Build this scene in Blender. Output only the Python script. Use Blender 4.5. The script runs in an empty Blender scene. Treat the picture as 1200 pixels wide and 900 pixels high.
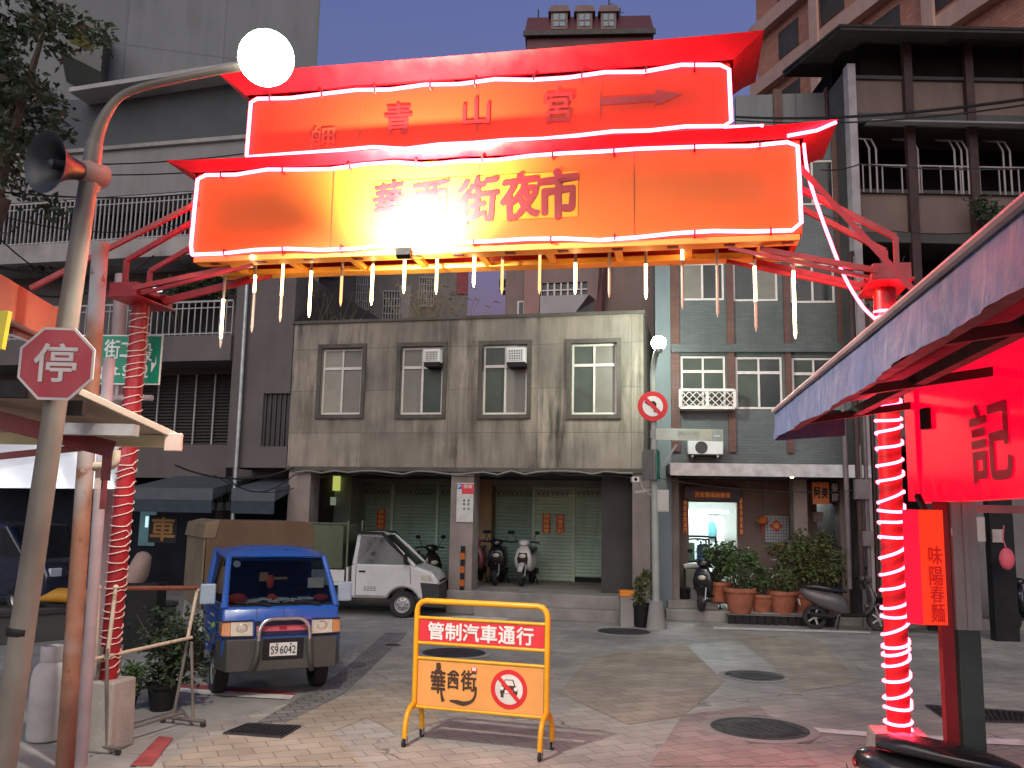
import bpy, math, random
from mathutils import Vector, Matrix
R = math.radians
scene = bpy.context.scene
COL = scene.collection
V = Vector

# ------------------------------------------------------------------ camera
EYE = V((0, 0, 2.1)); FPX = 1050.0
PITCH, ROLL = R(8.4), R(1.1)
_f = V((0, math.cos(PITCH), math.sin(PITCH)))
_r0, _u0 = V((1, 0, 0)), V((0, -math.sin(PITCH), math.cos(PITCH)))
_rt = _r0 * math.cos(ROLL) + _u0 * math.sin(ROLL)
_up = -_r0 * math.sin(ROLL) + _u0 * math.cos(ROLL)
cam = bpy.data.cameras.new("camera"); cam_o = bpy.data.objects.new("camera", cam); COL.objects.link(cam_o)
m = Matrix((_rt, _up, -_f)).transposed().to_4x4(); m.translation = EYE
cam_o.matrix_world = m
cam.sensor_fit = 'HORIZONTAL'; cam.sensor_width = 36.0; cam.lens = 36.0 * FPX / 1200.0
cam.clip_start = 0.1; cam.clip_end = 2000
scene.camera = cam_o

# ------------------------------------------------------------------ sky, exposure
EXPO = 2.0; LK = 2 ** -EXPO * 1.36      # dusk exposure; lamp strengths below are written for exposure 0 and scaled by LK
world = bpy.data.worlds.new("World"); scene.world = world; world.use_nodes = True
nt = world.node_tree; nt.nodes.clear()
sky = nt.nodes.new("ShaderNodeTexSky"); sky.sky_type = 'NISHITA'; sky.sun_disc = False
SUN_EL, SUN_ROT = R(-2.6), R(195)      # the sun is just below the horizon behind the camera
sky.sun_elevation = SUN_EL; sky.sun_rotation = SUN_ROT; sky.altitude = 0; sky.air_density = 1.0; sky.dust_density = .8; sky.ozone_density = 2.3
bg = nt.nodes.new("ShaderNodeBackground"); bg.inputs["Strength"].default_value = .95
ow = nt.nodes.new("ShaderNodeOutputWorld")
nt.links.new(sky.outputs[0], bg.inputs[0]); nt.links.new(bg.outputs[0], ow.inputs[0])
# added fill: one very soft sun lamp behind the camera to brighten the facade
added_fill = bpy.data.lights.new("added_fill", 'SUN'); added_fill.energy = .43; added_fill.angle = R(55); added_fill.color = (1., .85, .64)
added_fill_o = bpy.data.objects.new("added_fill", added_fill); COL.objects.link(added_fill_o); added_fill_o.rotation_euler = (R(58), 0, R(-12))
scene.view_settings.view_transform = 'Standard'; scene.view_settings.look = 'None'
scene.view_settings.exposure = EXPO; scene.view_settings.gamma = 1.0
scene.view_settings.use_curve_mapping = False
cy = scene.cycles
cy.use_denoising = True; cy.max_bounces = 6; cy.diffuse_bounces = 3; cy.glossy_bounces = 3; cy.transmission_bounces = 4
cy.transparent_max_bounces = 8; cy.sample_clamp_indirect = 4.0; cy.caustics_reflective = False; cy.caustics_refractive = False
cy.use_light_tree = True

# ------------------------------------------------------------------ pixel -> place helpers (photo pixels, 1200x900)
def ray(u, v):
    d = _f * FPX + _rt * (u - 600) + _up * (450 - v)
    return d.normalized()
def G(u, v, z=0.0):
    d = ray(u, v); t = (z - EYE.z) / d.z
    return EYE + d * t
def P(u, v, Y):
    d = ray(u, v); return EYE + d * (Y / d.y)
def PX(u, v, X):
    d = ray(u, v); return EYE + d * (X / d.x)

class Frame:
    """a wall line on the ground: a runs along it to the right, b into the building, z up"""
    def __init__(s, O, th):
        s.O = V((O[0], O[1], 0)); s.th = th
        s.ex = V((math.cos(th), -math.sin(th), 0)); s.n = V((math.sin(th), math.cos(th), 0))
    def hit(s, u, v, b=0.0):
        d = ray(u, v); o = s.O + s.n * b
        t = (o - EYE).dot(s.n) / d.dot(s.n); p = EYE + d * t - s.O
        return p.dot(s.ex), p.z
    def w(s, a, b, z=0.0): return s.O + s.ex * a + s.n * b + V((0, 0, z))

# ------------------------------------------------------------------ materials
def C(h):
    h = h.lstrip('#'); o = []
    for i in (0, 2, 4):
        c = int(h[i:i+2], 16) / 255; o.append(c / 12.92 if c < .04045 else ((c + .055) / 1.055) ** 2.4)
    return tuple(o)
_M = {}
def mat(name, col=(.5, .5, .5), rough=.7, metal=0., var=.18, scale=3., bump=0., bscale=40., streak=0., sscale=1.5, dirt=(.03, .028, .022),
        rust=0., sth=(.46, .78, .35, .7), bvar=(.86, 1.1), brick=None, mortar=.5, rot=0., coat=0., alpha=1., trans=0., spots=0., spec=.5, tint=None, crack=0.):
    if name in _M: return _M[name]
    M = bpy.data.materials.new(name); M.use_nodes = True; t = M.node_tree; N = t.nodes; L = t.links
    b = N["Principled BSDF"]; b.inputs["Roughness"].default_value = rough; b.inputs["Metallic"].default_value = metal
    b.inputs["Specular IOR Level"].default_value = spec
    if coat: b.inputs["Coat Weight"].default_value = coat; b.inputs["Coat Roughness"].default_value = .08
    if alpha < 1: b.inputs["Alpha"].default_value = alpha
    if trans: b.inputs["Transmission Weight"].default_value = trans
    tc = N.new("ShaderNodeTexCoord"); co = tc.outputs["Object"]
    def mix(a, c2, fac, bt='MIX'):
        x = N.new("ShaderNodeMix"); x.data_type = 'RGBA'; x.blend_type = bt
        if isinstance(fac, float): x.inputs[0].default_value = fac
        else: L.new(fac, x.inputs[0])
        for s, val in ((6, a), (7, c2)):
            if isinstance(val, tuple): x.inputs[s].default_value = (*val, 1)
            else: L.new(val, x.inputs[s])
        return x.outputs[2]
    def noise(sc, det=4., vec=None, ro=.55):
        n = N.new("ShaderNodeTexNoise"); n.inputs["Scale"].default_value = sc; n.inputs["Detail"].default_value = det; n.inputs["Roughness"].default_value = ro
        L.new(vec or co, n.inputs["Vector"]); return n.outputs[0]
    def ramp(f, lo, hi):
        r = N.new("ShaderNodeMapRange"); r.inputs[1].default_value = lo; r.inputs[2].default_value = hi; L.new(f, r.inputs[0]); return r.outputs[0]
    lo = tuple(c * (1 - var) for c in col); hi = tuple(min(1, c * (1 + var)) for c in col)
    out = mix(lo, hi, ramp(noise(scale), .3, .7))
    hgt = None
    if tint:   # a second colour in big soft patches
        out = mix(out, tint[0], ramp(noise(tint[1], 3.), tint[2], tint[3]))
    if brick:
        mp = N.new("ShaderNodeMapping"); L.new(co, mp.inputs[0]); mp.inputs["Rotation"].default_value = brick[3] if len(brick) > 3 else (0, 0, rot)
        bt = N.new("ShaderNodeTexBrick"); L.new(mp.outputs[0], bt.inputs["Vector"])
        bt.inputs["Scale"].default_value = 1.; bt.offset = brick[4] if len(brick) > 4 else .5; bt.inputs["Brick Width"].default_value = brick[0]; bt.inputs["Row Height"].default_value = brick[1]
        bt.inputs["Mortar Size"].default_value = brick[2]; bt.inputs["Mortar Smooth"].default_value = .2
        bt.inputs["Color1"].default_value = (*[bvar[0]] * 3, 1); bt.inputs["Color2"].default_value = (*[bvar[1]] * 3, 1); bt.inputs["Mortar"].default_value = (mortar,) * 3 + (1,)
        out = mix(out, bt.outputs[0], 1.0, 'MULTIPLY'); hgt = bt.outputs["Fac"]
    if streak:
        mp = N.new("ShaderNodeMapping"); mp.inputs["Scale"].default_value = (sscale, sscale, sscale * .12); L.new(co, mp.inputs[0])
        a = noise(1.6, 6., mp.outputs[0], .7); c2 = noise(.45, 3.)
        mm = N.new("ShaderNodeMath"); mm.operation = 'MULTIPLY'; L.new(ramp(a, sth[0], sth[1]), mm.inputs[0]); L.new(ramp(c2, sth[2], sth[3]), mm.inputs[1])
        m2 = N.new("ShaderNodeMath"); m2.operation = 'MULTIPLY'; L.new(mm.outputs[0], m2.inputs[0]); m2.inputs[1].default_value = streak
        out = mix(out, dirt, m2.outputs[0])
    if rust:
        out = mix(out, (.16, .06, .025), ramp(noise(scale * 2.2, 6., None, .7), .72 - rust, .80 - rust * .8))
    if spots:
        out = mix(out, dirt, ramp(noise(9., 5., None, .75), .80 - spots, .86 - spots * .6))
    if crack:
        dn = N.new("ShaderNodeTexNoise"); dn.inputs["Scale"].default_value = 2.5; dn.inputs["Detail"].default_value = 5.; L.new(co, dn.inputs["Vector"])
        vm = N.new("ShaderNodeVectorMath"); vm.operation = 'MULTIPLY_ADD'; L.new(dn.outputs[1], vm.inputs[0]); vm.inputs[1].default_value = (.5, .5, .5); L.new(co, vm.inputs[2])
        vo = N.new("ShaderNodeTexVoronoi"); vo.feature = 'DISTANCE_TO_EDGE'; vo.inputs["Scale"].default_value = crack; L.new(vm.outputs[0], vo.inputs["Vector"])
        cr = N.new("ShaderNodeMath"); cr.operation = 'MULTIPLY'; L.new(ramp(vo.outputs[0], .006, .002), cr.inputs[0]); L.new(ramp(noise(.8), .45, .6), cr.inputs[1]); out = mix(out, tuple(c * .3 for c in col), cr.outputs[0])
    L.new(out, b.inputs["Base Color"])
    if bump or hgt:
        bp = N.new("ShaderNodeBump"); bp.inputs["Strength"].default_value = bump or .4; bp.inputs["Distance"].default_value = .02
        h = noise(bscale, 5.)
        if hgt is not None:
            s = N.new("ShaderNodeMath"); s.operation = 'MULTIPLY_ADD'; L.new(hgt, s.inputs[0]); s.inputs[1].default_value = -.8; L.new(h, s.inputs[2]); h = s.outputs[0]
        L.new(h, bp.inputs["Height"]); L.new(bp.outputs[0], b.inputs["Normal"])
    rr = N.new("ShaderNodeMapRange"); L.new(noise(scale * 3), rr.inputs[0]); rr.inputs[1].default_value = .25; rr.inputs[2].default_value = .75
    rr.inputs[3].default_value = max(.03, rough - .12); rr.inputs[4].default_value = min(1, rough + .12)
    L.new(rr.outputs[0], b.inputs["Roughness"])
    _M[name] = M; return M
def emit(name, col, strength):
    if name in _M: return _M[name]
    M = bpy.data.materials.new(name); M.use_nodes = True; t = M.node_tree; t.nodes.clear()
    e = t.nodes.new("ShaderNodeEmission"); e.inputs[0].default_value = (*col, 1); e.inputs[1].default_value = strength * LK
    o = t.nodes.new("ShaderNodeOutputMaterial"); t.links.new(e.outputs[0], o.inputs[0]); _M[name] = M; return M
def added_glow(name, col, ecol, strength, rough=.15):
    """a sign face: coloured gloss with an added glow in place of light on it"""
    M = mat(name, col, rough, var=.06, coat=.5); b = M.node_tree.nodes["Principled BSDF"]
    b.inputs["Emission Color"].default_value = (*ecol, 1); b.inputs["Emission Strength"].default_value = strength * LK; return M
def glass(name, col=(.9, .95, .95), tr=.8, rough=.03):
    """thin pane: see-through with a gloss"""
    if name in _M: return _M[name]
    M = bpy.data.materials.new(name); M.use_nodes = True; t = M.node_tree; t.nodes.clear(); N = t.nodes
    a = N.new("ShaderNodeBsdfTransparent"); a.inputs[0].default_value = (*[c * tr for c in col], 1)
    g = N.new("ShaderNodeBsdfGlossy"); g.inputs["Roughness"].default_value = rough
    fr = N.new("ShaderNodeFresnel"); fr.inputs[0].default_value = 1.5
    mx = N.new("ShaderNodeMixShader"); o = N.new("ShaderNodeOutputMaterial")
    t.links.new(fr.outputs[0], mx.inputs[0]); t.links.new(a.outputs[0], mx.inputs[1]); t.links.new(g.outputs[0], mx.inputs[2]); t.links.new(mx.outputs[0], o.inputs[0])
    _M[name] = M; return M

# ------------------------------------------------------------------ mesh builder
_TX = {}
def text_geo(s, bold):
    k = (s, bold)
    if k not in _TX:
        c = bpy.data.curves.new("t", "FONT"); c.body = s; c.resolution_u = 3; c.offset = bold
        o = bpy.data.objects.new("t", c); COL.objects.link(o)
        me = bpy.data.meshes.new_from_object(o.evaluated_get(bpy.context.evaluated_depsgraph_get()))
        vs = [(v.co.x, v.co.y) for v in me.vertices]; fs = [tuple(p.vertices) for p in me.polygons]
        bpy.data.objects.remove(o); bpy.data.curves.remove(c); bpy.data.meshes.remove(me)
        x0 = min(v[0] for v in vs); x1 = max(v[0] for v in vs); y0 = min(v[1] for v in vs); y1 = max(v[1] for v in vs)
        _TX[k] = ([((x - x0) / (x1 - x0), (y - y0) / (y1 - y0)) for x, y in vs], fs, (x1 - x0) / (y1 - y0))
    return _TX[k]

class MB:
    def __init__(s, *mats): s.v = []; s.f = []; s.mi = []; s.mats = list(mats); s.cur = 0; s.X = Matrix.Identity(4)
    def m(s, M):
        if M not in s.mats: s.mats.append(M)
        s.cur = s.mats.index(M); return s
    def at(s, X=None): s.X = X or Matrix.Identity(4); return s
    def add(s, vs, fs):
        k = len(s.v); s.v += [s.X @ V(p) for p in vs]
        for f in fs: s.f.append(tuple(i + k for i in f)); s.mi.append(s.cur)
        return s
    def quad(s, *p): return s.add(p, [tuple(range(len(p)))])
    def box(s, x0, x1, y0, y1, z0, z1):
        return s.add([(x0, y0, z0), (x1, y0, z0), (x1, y1, z0), (x0, y1, z0), (x0, y0, z1), (x1, y0, z1), (x1, y1, z1), (x0, y1, z1)],
                     [(3, 2, 1, 0), (4, 5, 6, 7), (0, 1, 5, 4), (1, 2, 6, 5), (2, 3, 7, 6), (3, 0, 4, 7)])
    def hexa(s, p): return s.add(p, [(3, 2, 1, 0), (4, 5, 6, 7), (0, 1, 5, 4), (1, 2, 6, 5), (2, 3, 7, 6), (3, 0, 4, 7)])
    def prism(s, pts, ax, a0, a1):
        """pts 2-D polygon; ax the axis it is pushed along ('x': pts=(y,z), 'y': pts=(x,z), 'z': pts=(x,y))"""
        def mk(p, a): return {'x': (a, p[0], p[1]), 'y': (p[0], a, p[1]), 'z': (p[0], p[1], a)}[ax]
        n = len(pts); vs = [mk(p, a0) for p in pts] + [mk(p, a1) for p in pts]
        return s.add(vs, [tuple(range(n))[::-1], tuple(range(n, 2 * n))] + [(i, (i + 1) % n, n + (i + 1) % n, n + i) for i in range(n)])
    def bar(s, p0, p1, w, h=None, up=(0, 0, 1)):
        p0, p1 = V(p0), V(p1); d = (p1 - p0).normalized(); up = V(up)
        if abs(d.dot(up)) > .98: up = V((0, 1, 0))
        sx = d.cross(up).normalized() * (w / 2); sz = sx.normalized().cross(d).normalized() * ((h or w) / 2)
        return s.hexa([p0 - sx - sz, p0 + sx - sz, p1 + sx - sz, p1 - sx - sz, p0 - sx + sz, p0 + sx + sz, p1 + sx + sz, p1 - sx + sz])
    def tube(s, pts, r, seg=8, closed=False, cap=True):
        pts = [V(p) for p in pts]; n = len(pts); rs = r if isinstance(r, (list, tuple)) else [r] * n
        vs = []; fs = []; nrm = None
        for i, p in enumerate(pts):
            a = pts[i - 1] if (i > 0 or closed) else p; b = pts[(i + 1) % n] if (i < n - 1 or closed) else p
            d = (b - a).normalized()
            if nrm is None: nrm = d.cross(V((0, 0, 1)) if abs(d.z) < .9 else V((1, 0, 0))).normalized()
            else:
                nrm = nrm - d * nrm.dot(d)
                nrm = nrm.normalized() if nrm.length > 1e-6 else d.orthogonal().normalized()
            bn = d.cross(nrm)
            for k in range(seg):
                t = 2 * math.pi * k / seg; vs.append(p + (nrm * math.cos(t) + bn * math.sin(t)) * rs[i])
        for i in range(n if closed else n - 1):
            j = (i + 1) % n
            for k in range(seg): fs.append((i * seg + k, i * seg + (k + 1) % seg, j * seg + (k + 1) % seg, j * seg + k))
        if cap and not closed: fs += [tuple(range(seg))[::-1], tuple(range((n - 1) * seg, n * seg))]
        return s.add(vs, fs)
    def cyl(s, p0, p1, r, seg=16): return s.tube([p0, p1], r, seg)
    def lathe(s, prof, c=(0, 0, 0), axis=(0, 0, 1), seg=20, close=True):
        """prof = (radius, height) pairs along axis from c"""
        ax = V(axis).normalized(); u = ax.orthogonal().normalized(); w = ax.cross(u); c = V(c); vs = []; fs = []; n = len(prof)
        for r, h in prof:
            for k in range(seg):
                t = 2 * math.pi * k / seg; vs.append(c + ax * h + (u * math.cos(t) + w * math.sin(t)) * r)
        for i in range(n - 1):
            for k in range(seg): fs.append((i * seg + k, i * seg + (k + 1) % seg, (i + 1) * seg + (k + 1) % seg, (i + 1) * seg + k))
        if close: fs += [tuple(range(seg))[::-1], tuple(range((n - 1) * seg, n * seg))]
        return s.add(vs, fs)
    def ball(s, c, r, seg=14, rings=8):
        rx, ry, rz = (r, r, r) if not isinstance(r, (tuple, list)) else r; c = V(c); vs = [c + V((0, 0, -rz))]; fs = []
        for i in range(1, rings):
            a = -math.pi / 2 + math.pi * i / rings
            for k in range(seg):
                t = 2 * math.pi * k / seg; vs.append(c + V((rx * math.cos(a) * math.cos(t), ry * math.cos(a) * math.sin(t), rz * math.sin(a))))
        vs.append(c + V((0, 0, rz))); top = len(vs) - 1
        for k in range(seg):
            fs.append((0, 1 + (k + 1) % seg, 1 + k)); fs.append((top, top - seg + k, top - seg + (k + 1) % seg))
        for i in range(rings - 2):
            for k in range(seg): fs.append((1 + i * seg + k, 1 + i * seg + (k + 1) % seg, 1 + (i + 1) * seg + (k + 1) % seg, 1 + (i + 1) * seg + k))
        return s.add(vs, fs)
    def loft(s, secs, seg=12, e=2.6):
        """secs = (centre, half-vector u, half-vector w): rounded sections joined in order"""
        vs = []; fs = []
        for c, u, w in secs:
            c, u, w = V(c), V(u), V(w)
            for k in range(seg):
                t = 2 * math.pi * k / seg; a, b = math.cos(t), math.sin(t)
                vs.append(c + u * math.copysign(abs(a) ** (2 / e), a) + w * math.copysign(abs(b) ** (2 / e), b))
        n = len(secs)
        for i in range(n - 1):
            for k in range(seg): fs.append((i * seg + k, i * seg + (k + 1) % seg, (i + 1) * seg + (k + 1) % seg, (i + 1) * seg + k))
        fs += [tuple(range(seg))[::-1], tuple(range((n - 1) * seg, n * seg))]
        return s.add(vs, fs)
    def wall(s, x0, x1, z0, z1, ops=(), y=0., t=.2):
        """wall face in the XZ plane at y with openings (x0,x1,z0,z1) and their reveals t deep"""
        xs = sorted({x0, x1, *[o[0] for o in ops], *[o[1] for o in ops]}); zs = sorted({z0, z1, *[o[2] for o in ops], *[o[3] for o in ops]})
        xs = [x for x in xs if x0 <= x <= x1]; zs = [z for z in zs if z0 <= z <= z1]
        for i in range(len(xs) - 1):
            for j in range(len(zs) - 1):
                cx, cz = (xs[i] + xs[i + 1]) / 2, (zs[j] + zs[j + 1]) / 2
                if any(o[0] < cx < o[1] and o[2] < cz < o[3] for o in ops): continue
                s.quad((xs[i], y, zs[j]), (xs[i + 1], y, zs[j]), (xs[i + 1], y, zs[j + 1]), (xs[i], y, zs[j + 1]))
        for a, b, c, d in ops:
            s.quad((a, y, c), (b, y, c), (b, y + t, c), (a, y + t, c)); s.quad((a, y, d), (a, y + t, d), (b, y + t, d), (b, y, d))
            s.quad((a, y, c), (a, y + t, c), (a, y + t, d), (a, y, d)); s.quad((b, y, c), (b, y, d), (b, y + t, d), (b, y + t, c))
        return s
    def text(s, t, x0, x1, z0, z1, y=0., bold=.0, fit=True, wob=0.):
        """flat lettering in the XZ plane, read from -y"""
        vs, fs, asp = text_geo(t, 0.)
        if wob: vs = [(a + wob * (math.sin(b * 9 + a * 4) + .6 * math.sin(b * 23 + a * 11)), b + wob * (math.sin(a * 11 + 1) * .8 + .5 * math.sin(a * 27 + b * 7)) + wob * 1.2 * a) for a, b in vs]
        w, h = x1 - x0, z1 - z0
        if not fit:
            w2 = min(w, h * asp); x0 += (w - w2) / 2; w = w2
        d = bold * .75 * h; offs = [(0, 0)] if bold < .005 else [(0, 0), (d, 0), (-d, 0), (0, d), (0, -d), (d * .7, d * .7), (-d * .7, -d * .7), (d * .7, -d * .7), (-d * .7, d * .7)]
        for i, (ox, oz) in enumerate(offs): s.add([(x0 + ox + a * w, y - i * .0004, z0 + oz + b * h) for a, b in vs], fs)
        return s
    def disc(s, c, r, n, r0=0., seg=32):
        """flat disc or ring facing -y in the XZ plane"""
        x, y, z = c; vs = []; fs = []
        for k in range(seg):
            t = 2 * math.pi * k / seg; vs.append((x + r * math.cos(t), y, z + r * math.sin(t)))
        if not r0: return s.add(vs, [tuple(range(seg))])
        for k in range(seg):
            t = 2 * math.pi * k / seg; vs.append((x + r0 * math.cos(t), y, z + r0 * math.sin(t)))
        return s.add(vs, [(k, (k + 1) % seg, seg + (k + 1) % seg, seg + k) for k in range(seg)])
    def poly(s, pts, y): return s.add([(p[0], y, p[1]) for p in pts], [tuple(range(len(pts)))])
    def leaves(s, c, rad, n, size, rng, clumps=9, flat=.5):
        c = V(c); cl = [V((rng.gauss(0, .45), rng.gauss(0, .45), rng.gauss(0, .45))) for _ in range(clumps)]
        for _ in range(n):
            q = rng.choice(cl) + V((rng.gauss(0, .2), rng.gauss(0, .2), rng.gauss(0, .2)))
            if q.length > 1.15: q = q.normalized() * rng.uniform(.7, 1.1)
            p = c + V((q.x * rad[0], q.y * rad[1], q.z * rad[2]))
            d = V((rng.uniform(-1, 1), rng.uniform(-1, 1), rng.uniform(-.9, .5))).normalized(); w = d.orthogonal().normalized()
            w = (Matrix.Rotation(rng.uniform(0, 6.28), 3, d) @ w); l = size * rng.uniform(.6, 1.35); bw = l * flat * .5; up = d.cross(w) * l * .12
            s.add([p, p + d * l * .45 + w * bw + up, p + d * l, p + d * l * .45 - w * bw + up], [(0, 1, 2, 3)])
        return s
    def build(s, name, parent=None, bev=0., smooth=40., loc=None):
        me = bpy.data.meshes.new(name); me.from_pydata([tuple(p) for p in s.v], [], s.f); me.update()
        for M in s.mats: me.materials.append(M)
        me.polygons.foreach_set("material_index", s.mi)
        if smooth: me.shade_smooth(); me.set_sharp_from_angle(angle=R(smooth))
        o = bpy.data.objects.new(name, me); COL.objects.link(o)
        if parent: o.parent = parent
        if loc is not None: o.location = loc
        if bev:
            b = o.modifiers.new("edge", "BEVEL"); b.width = bev; b.segments = 2; b.limit_method = 'ANGLE'; b.angle_limit = R(38)
        return o
def islands(mb, name, parent=None, bev=0., smooth=0.):
    """build every separate piece of a builder as a part of its own"""
    n = len(mb.v); up = list(range(n))
    def find(i):
        while up[i] != i: up[i] = up[up[i]]; i = up[i]
        return i
    for f in mb.f:
        for i in f[1:]: up[find(i)] = find(f[0])
    gr = {}
    for f, k in zip(mb.f, mb.mi): gr.setdefault(find(f[0]), []).append((f, k))
    out = []
    for g in gr.values():
        q = MB(*mb.mats); idx = {}
        for f, k in g:
            for i in f:
                if i not in idx: idx[i] = len(q.v); q.v.append(mb.v[i])
            q.f.append(tuple(idx[i] for i in f)); q.mi.append(k)
        out.append(q.build(name, parent, bev, smooth))
    return out
def tag(o, label=None, cat=None, group=None, kind=None):
    if label: o['label'] = label
    if cat: o['category'] = cat
    if group: o['group'] = group
    if kind: o['kind'] = kind
    return o
def thing(name, label, cat, loc=(0, 0, 0), rz=0., group=None):
    o = bpy.data.objects.new(name, None); COL.objects.link(o); o.empty_display_size = .2
    o.location = loc; o.rotation_euler = (0, 0, rz); return tag(o, label, cat, group)
def T(loc, rz=0., rx=0., ry=0.): return Matrix.Translation(V(loc)) @ Matrix.Rotation(rz, 4, 'Z') @ Matrix.Rotation(ry, 4, 'Y') @ Matrix.Rotation(rx, 4, 'X')
def dup(root, loc, rz, label):
    """a copy of a thing with copies of its parts and sub-parts"""
    c = root.copy(); COL.objects.link(c); c.location = loc; c.rotation_euler = (0, 0, rz); c['label'] = label
    for ch in list(root.children):
        d = ch.copy(); COL.objects.link(d); d.parent = c
        for g in list(ch.children):
            e = g.copy(); COL.objects.link(e); e.parent = d
    return c
# ------------------------------------------------------------------ palette
rng = random.Random(7)
ASPH = mat("asphalt", (.31, .31, .285), .85, var=.22, scale=2., bump=.3, bscale=120, tint=((.19, .19, .18), .35, .45, .65), spots=.06, crack=.45)
PAVE = mat("grey_pavers", (.40, .38, .335), .5, var=.22, scale=1.3, brick=(.30, .20, .007), mortar=.55, rot=R(-24), bump=.35, bscale=60, tint=((.235, .225, .215), .35, .45, .70), spots=.07, crack=.4)
PTAN = mat("tan_pavers", (.37, .325, .255), .72, var=.2, scale=1.3, brick=(.30, .20, .007), mortar=.55, rot=R(-24), bump=.35, bscale=60, tint=((.27, .20, .14), .4, .5, .75), spots=.05)
PRED = mat("brick_pavers", (.34, .29, .26), .75, var=.25, scale=1.3, brick=(.30, .20, .007), mortar=.55, rot=R(-24), bump=.35, bscale=60, spots=.05)
PDRK = mat("dark_pavers", (.20, .195, .19), .72, var=.22, scale=1.5, brick=(.21, .15, .010), mortar=.4, rot=R(-24), bump=.35, bscale=60)
CEMENT = mat("cement", (.30, .29, .27), .85, var=.25, scale=1.2, bump=.3, bscale=30, streak=.6, spots=.06)
KERBM = mat("kerb_cement", (.27, .255, .235), .85, var=.25, scale=2., bump=.3, bscale=40, streak=.5, spots=.08)
WHITEPAINT = mat("road_paint_white", (.62, .61, .58), .7, var=.25, scale=6., spots=.12, dirt=(.2, .2, .2))
REDPAINT = mat("road_paint_red", (.30, .06, .06), .7, var=.3, scale=5., spots=.12, dirt=(.15, .12, .12))
FACADE = mat("stained_render", (.34, .295, .235), .88, var=.16, scale=.9, bump=.35, bscale=25, streak=1.0, sscale=2.2, sth=(.40, .66, .30, .58), dirt=(.05, .045, .035),
             brick=(2.05, .98, .010, (R(90), 0, 0), 0.), mortar=.68, tint=((.20, .182, .155), .6, .42, .66), spots=.08)
MAUVE = mat("mauve_render", (.12, .105, .102), .88, var=.14, scale=.7, bump=.3, bscale=20, streak=.7, sscale=1.0)
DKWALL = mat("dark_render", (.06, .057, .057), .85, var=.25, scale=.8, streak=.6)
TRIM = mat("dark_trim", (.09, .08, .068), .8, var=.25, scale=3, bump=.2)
ALU = mat("alu_frame", (.62, .60, .54), .45, var=.1, scale=5)
ALUW = mat("white_frame", (.66, .60, .58), .45, var=.12, scale=5)
PANE1 = mat("pane_grey", (.20, .19, .165), .3, var=.15, scale=1.2, spec=.2)
PANE4 = mat("pane_curtained", (.30, .28, .235), .3, var=.1, scale=2., spec=.2)
PANE2 = mat("pane_dark", (.03, .035, .033), .07, var=.3, scale=1.2, spec=.3)
PANE3 = mat("pane_green", (.065, .078, .065), .2, var=.25, scale=1.2, spec=.2)
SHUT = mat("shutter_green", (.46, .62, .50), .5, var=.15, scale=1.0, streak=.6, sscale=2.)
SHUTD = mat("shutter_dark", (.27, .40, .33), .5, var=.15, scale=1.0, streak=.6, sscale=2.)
SHUTH = mat("shutter_box", (.28, .35, .30), .55, var=.2, scale=1.5, streak=.6)
COLM = mat("column_render", (.27, .225, .20), .85, var=.2, scale=1.5, bump=.3, streak=.7, spots=.04)
TANP = mat("tan_pier", (.36, .25, .14), .75, var=.25, scale=2., streak=.6)
BLACK = mat("black", (.013, .013, .014), .6, var=.3, spec=.25)
BLACKG = mat("black_gloss", (.012, .012, .014), .25, var=.3, coat=.4)
RUBBER = mat("rubber", (.022, .022, .022), .8, var=.3)
STEEL = mat("galvanised", (.42, .43, .43), .42, metal=.7, var=.2, scale=6, rust=.03)
CHROME = mat("chrome", (.62, .62, .62), .22, metal=.9, var=.1)
POLEW = mat("pale_pole", (.19, .175, .145), .5, var=.15, scale=3, streak=.9, rust=.08, tint=((.12, .105, .085), 1.2, .42, .6))
POLEO = mat("rusty_pole", (.21, .10, .06), .7, var=.3, scale=3, rust=.15, tint=((.32, .36, .38), .9, .50, .62))
POLEP = mat("mauve_pole", (.30, .24, .25), .6, var=.2, scale=3, rust=.05)
REDST = mat("red_steel", (.27, .008, .014), .42, var=.15, scale=3, spots=.03)
REDP = mat("red_panel", (.46, .008, .018), .38, var=.1, scale=2)
DKRED = mat("dark_red_steel", (.16, .025, .028), .55, var=.2, scale=3, rust=.04)
YELLOWP = mat("sign_yellow", (.50, .115, .016), .45, spec=.22, var=.06, scale=.8)
YELLOW2 = mat("sign_yellow_patch", (.62, .25, .015), .45, spec=.22, var=.05, scale=.8)
YELLOWU = mat("sign_yellow_reddened", (.50, .040, .010), .45, spec=.22, var=.06, scale=.8)  # upper sign panel: the neon's red light is put into its colour
CHARR = mat("sign_lettering_red", (.20, .004, .008), .5, var=.1)
ORANGEB = mat("sign_underside", (.78, .34, .04), .5, var=.12, scale=1.5)
WHITE = mat("white_paint", (.72, .72, .70), .5, var=.06, scale=3)
WALLWHITE = mat("white_wall", (.72, .74, .72), .7, var=.05)
TERRA = mat("terracotta", (.40, .135, .075), .85, var=.28, scale=5, streak=.5, spots=.08, dirt=(.2, .16, .13))
SOIL = mat("soil", (.04, .03, .02), .95)
LEAF = mat("leaf_green", (.055, .10, .028), .55, var=.55, scale=5.)
LEAFD = mat("leaf_dark", (.025, .045, .018), .55, var=.5, scale=5.)
LEAFO = mat("leaf_olive", (.085, .105, .035), .6, var=.5, scale=5.)
DRYG = mat("dry_grass", (.24, .19, .115), .9, var=.35, scale=3.)
BARK = mat("bark", (.07, .055, .04), .9, var=.3, scale=6., bump=.4)
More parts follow.
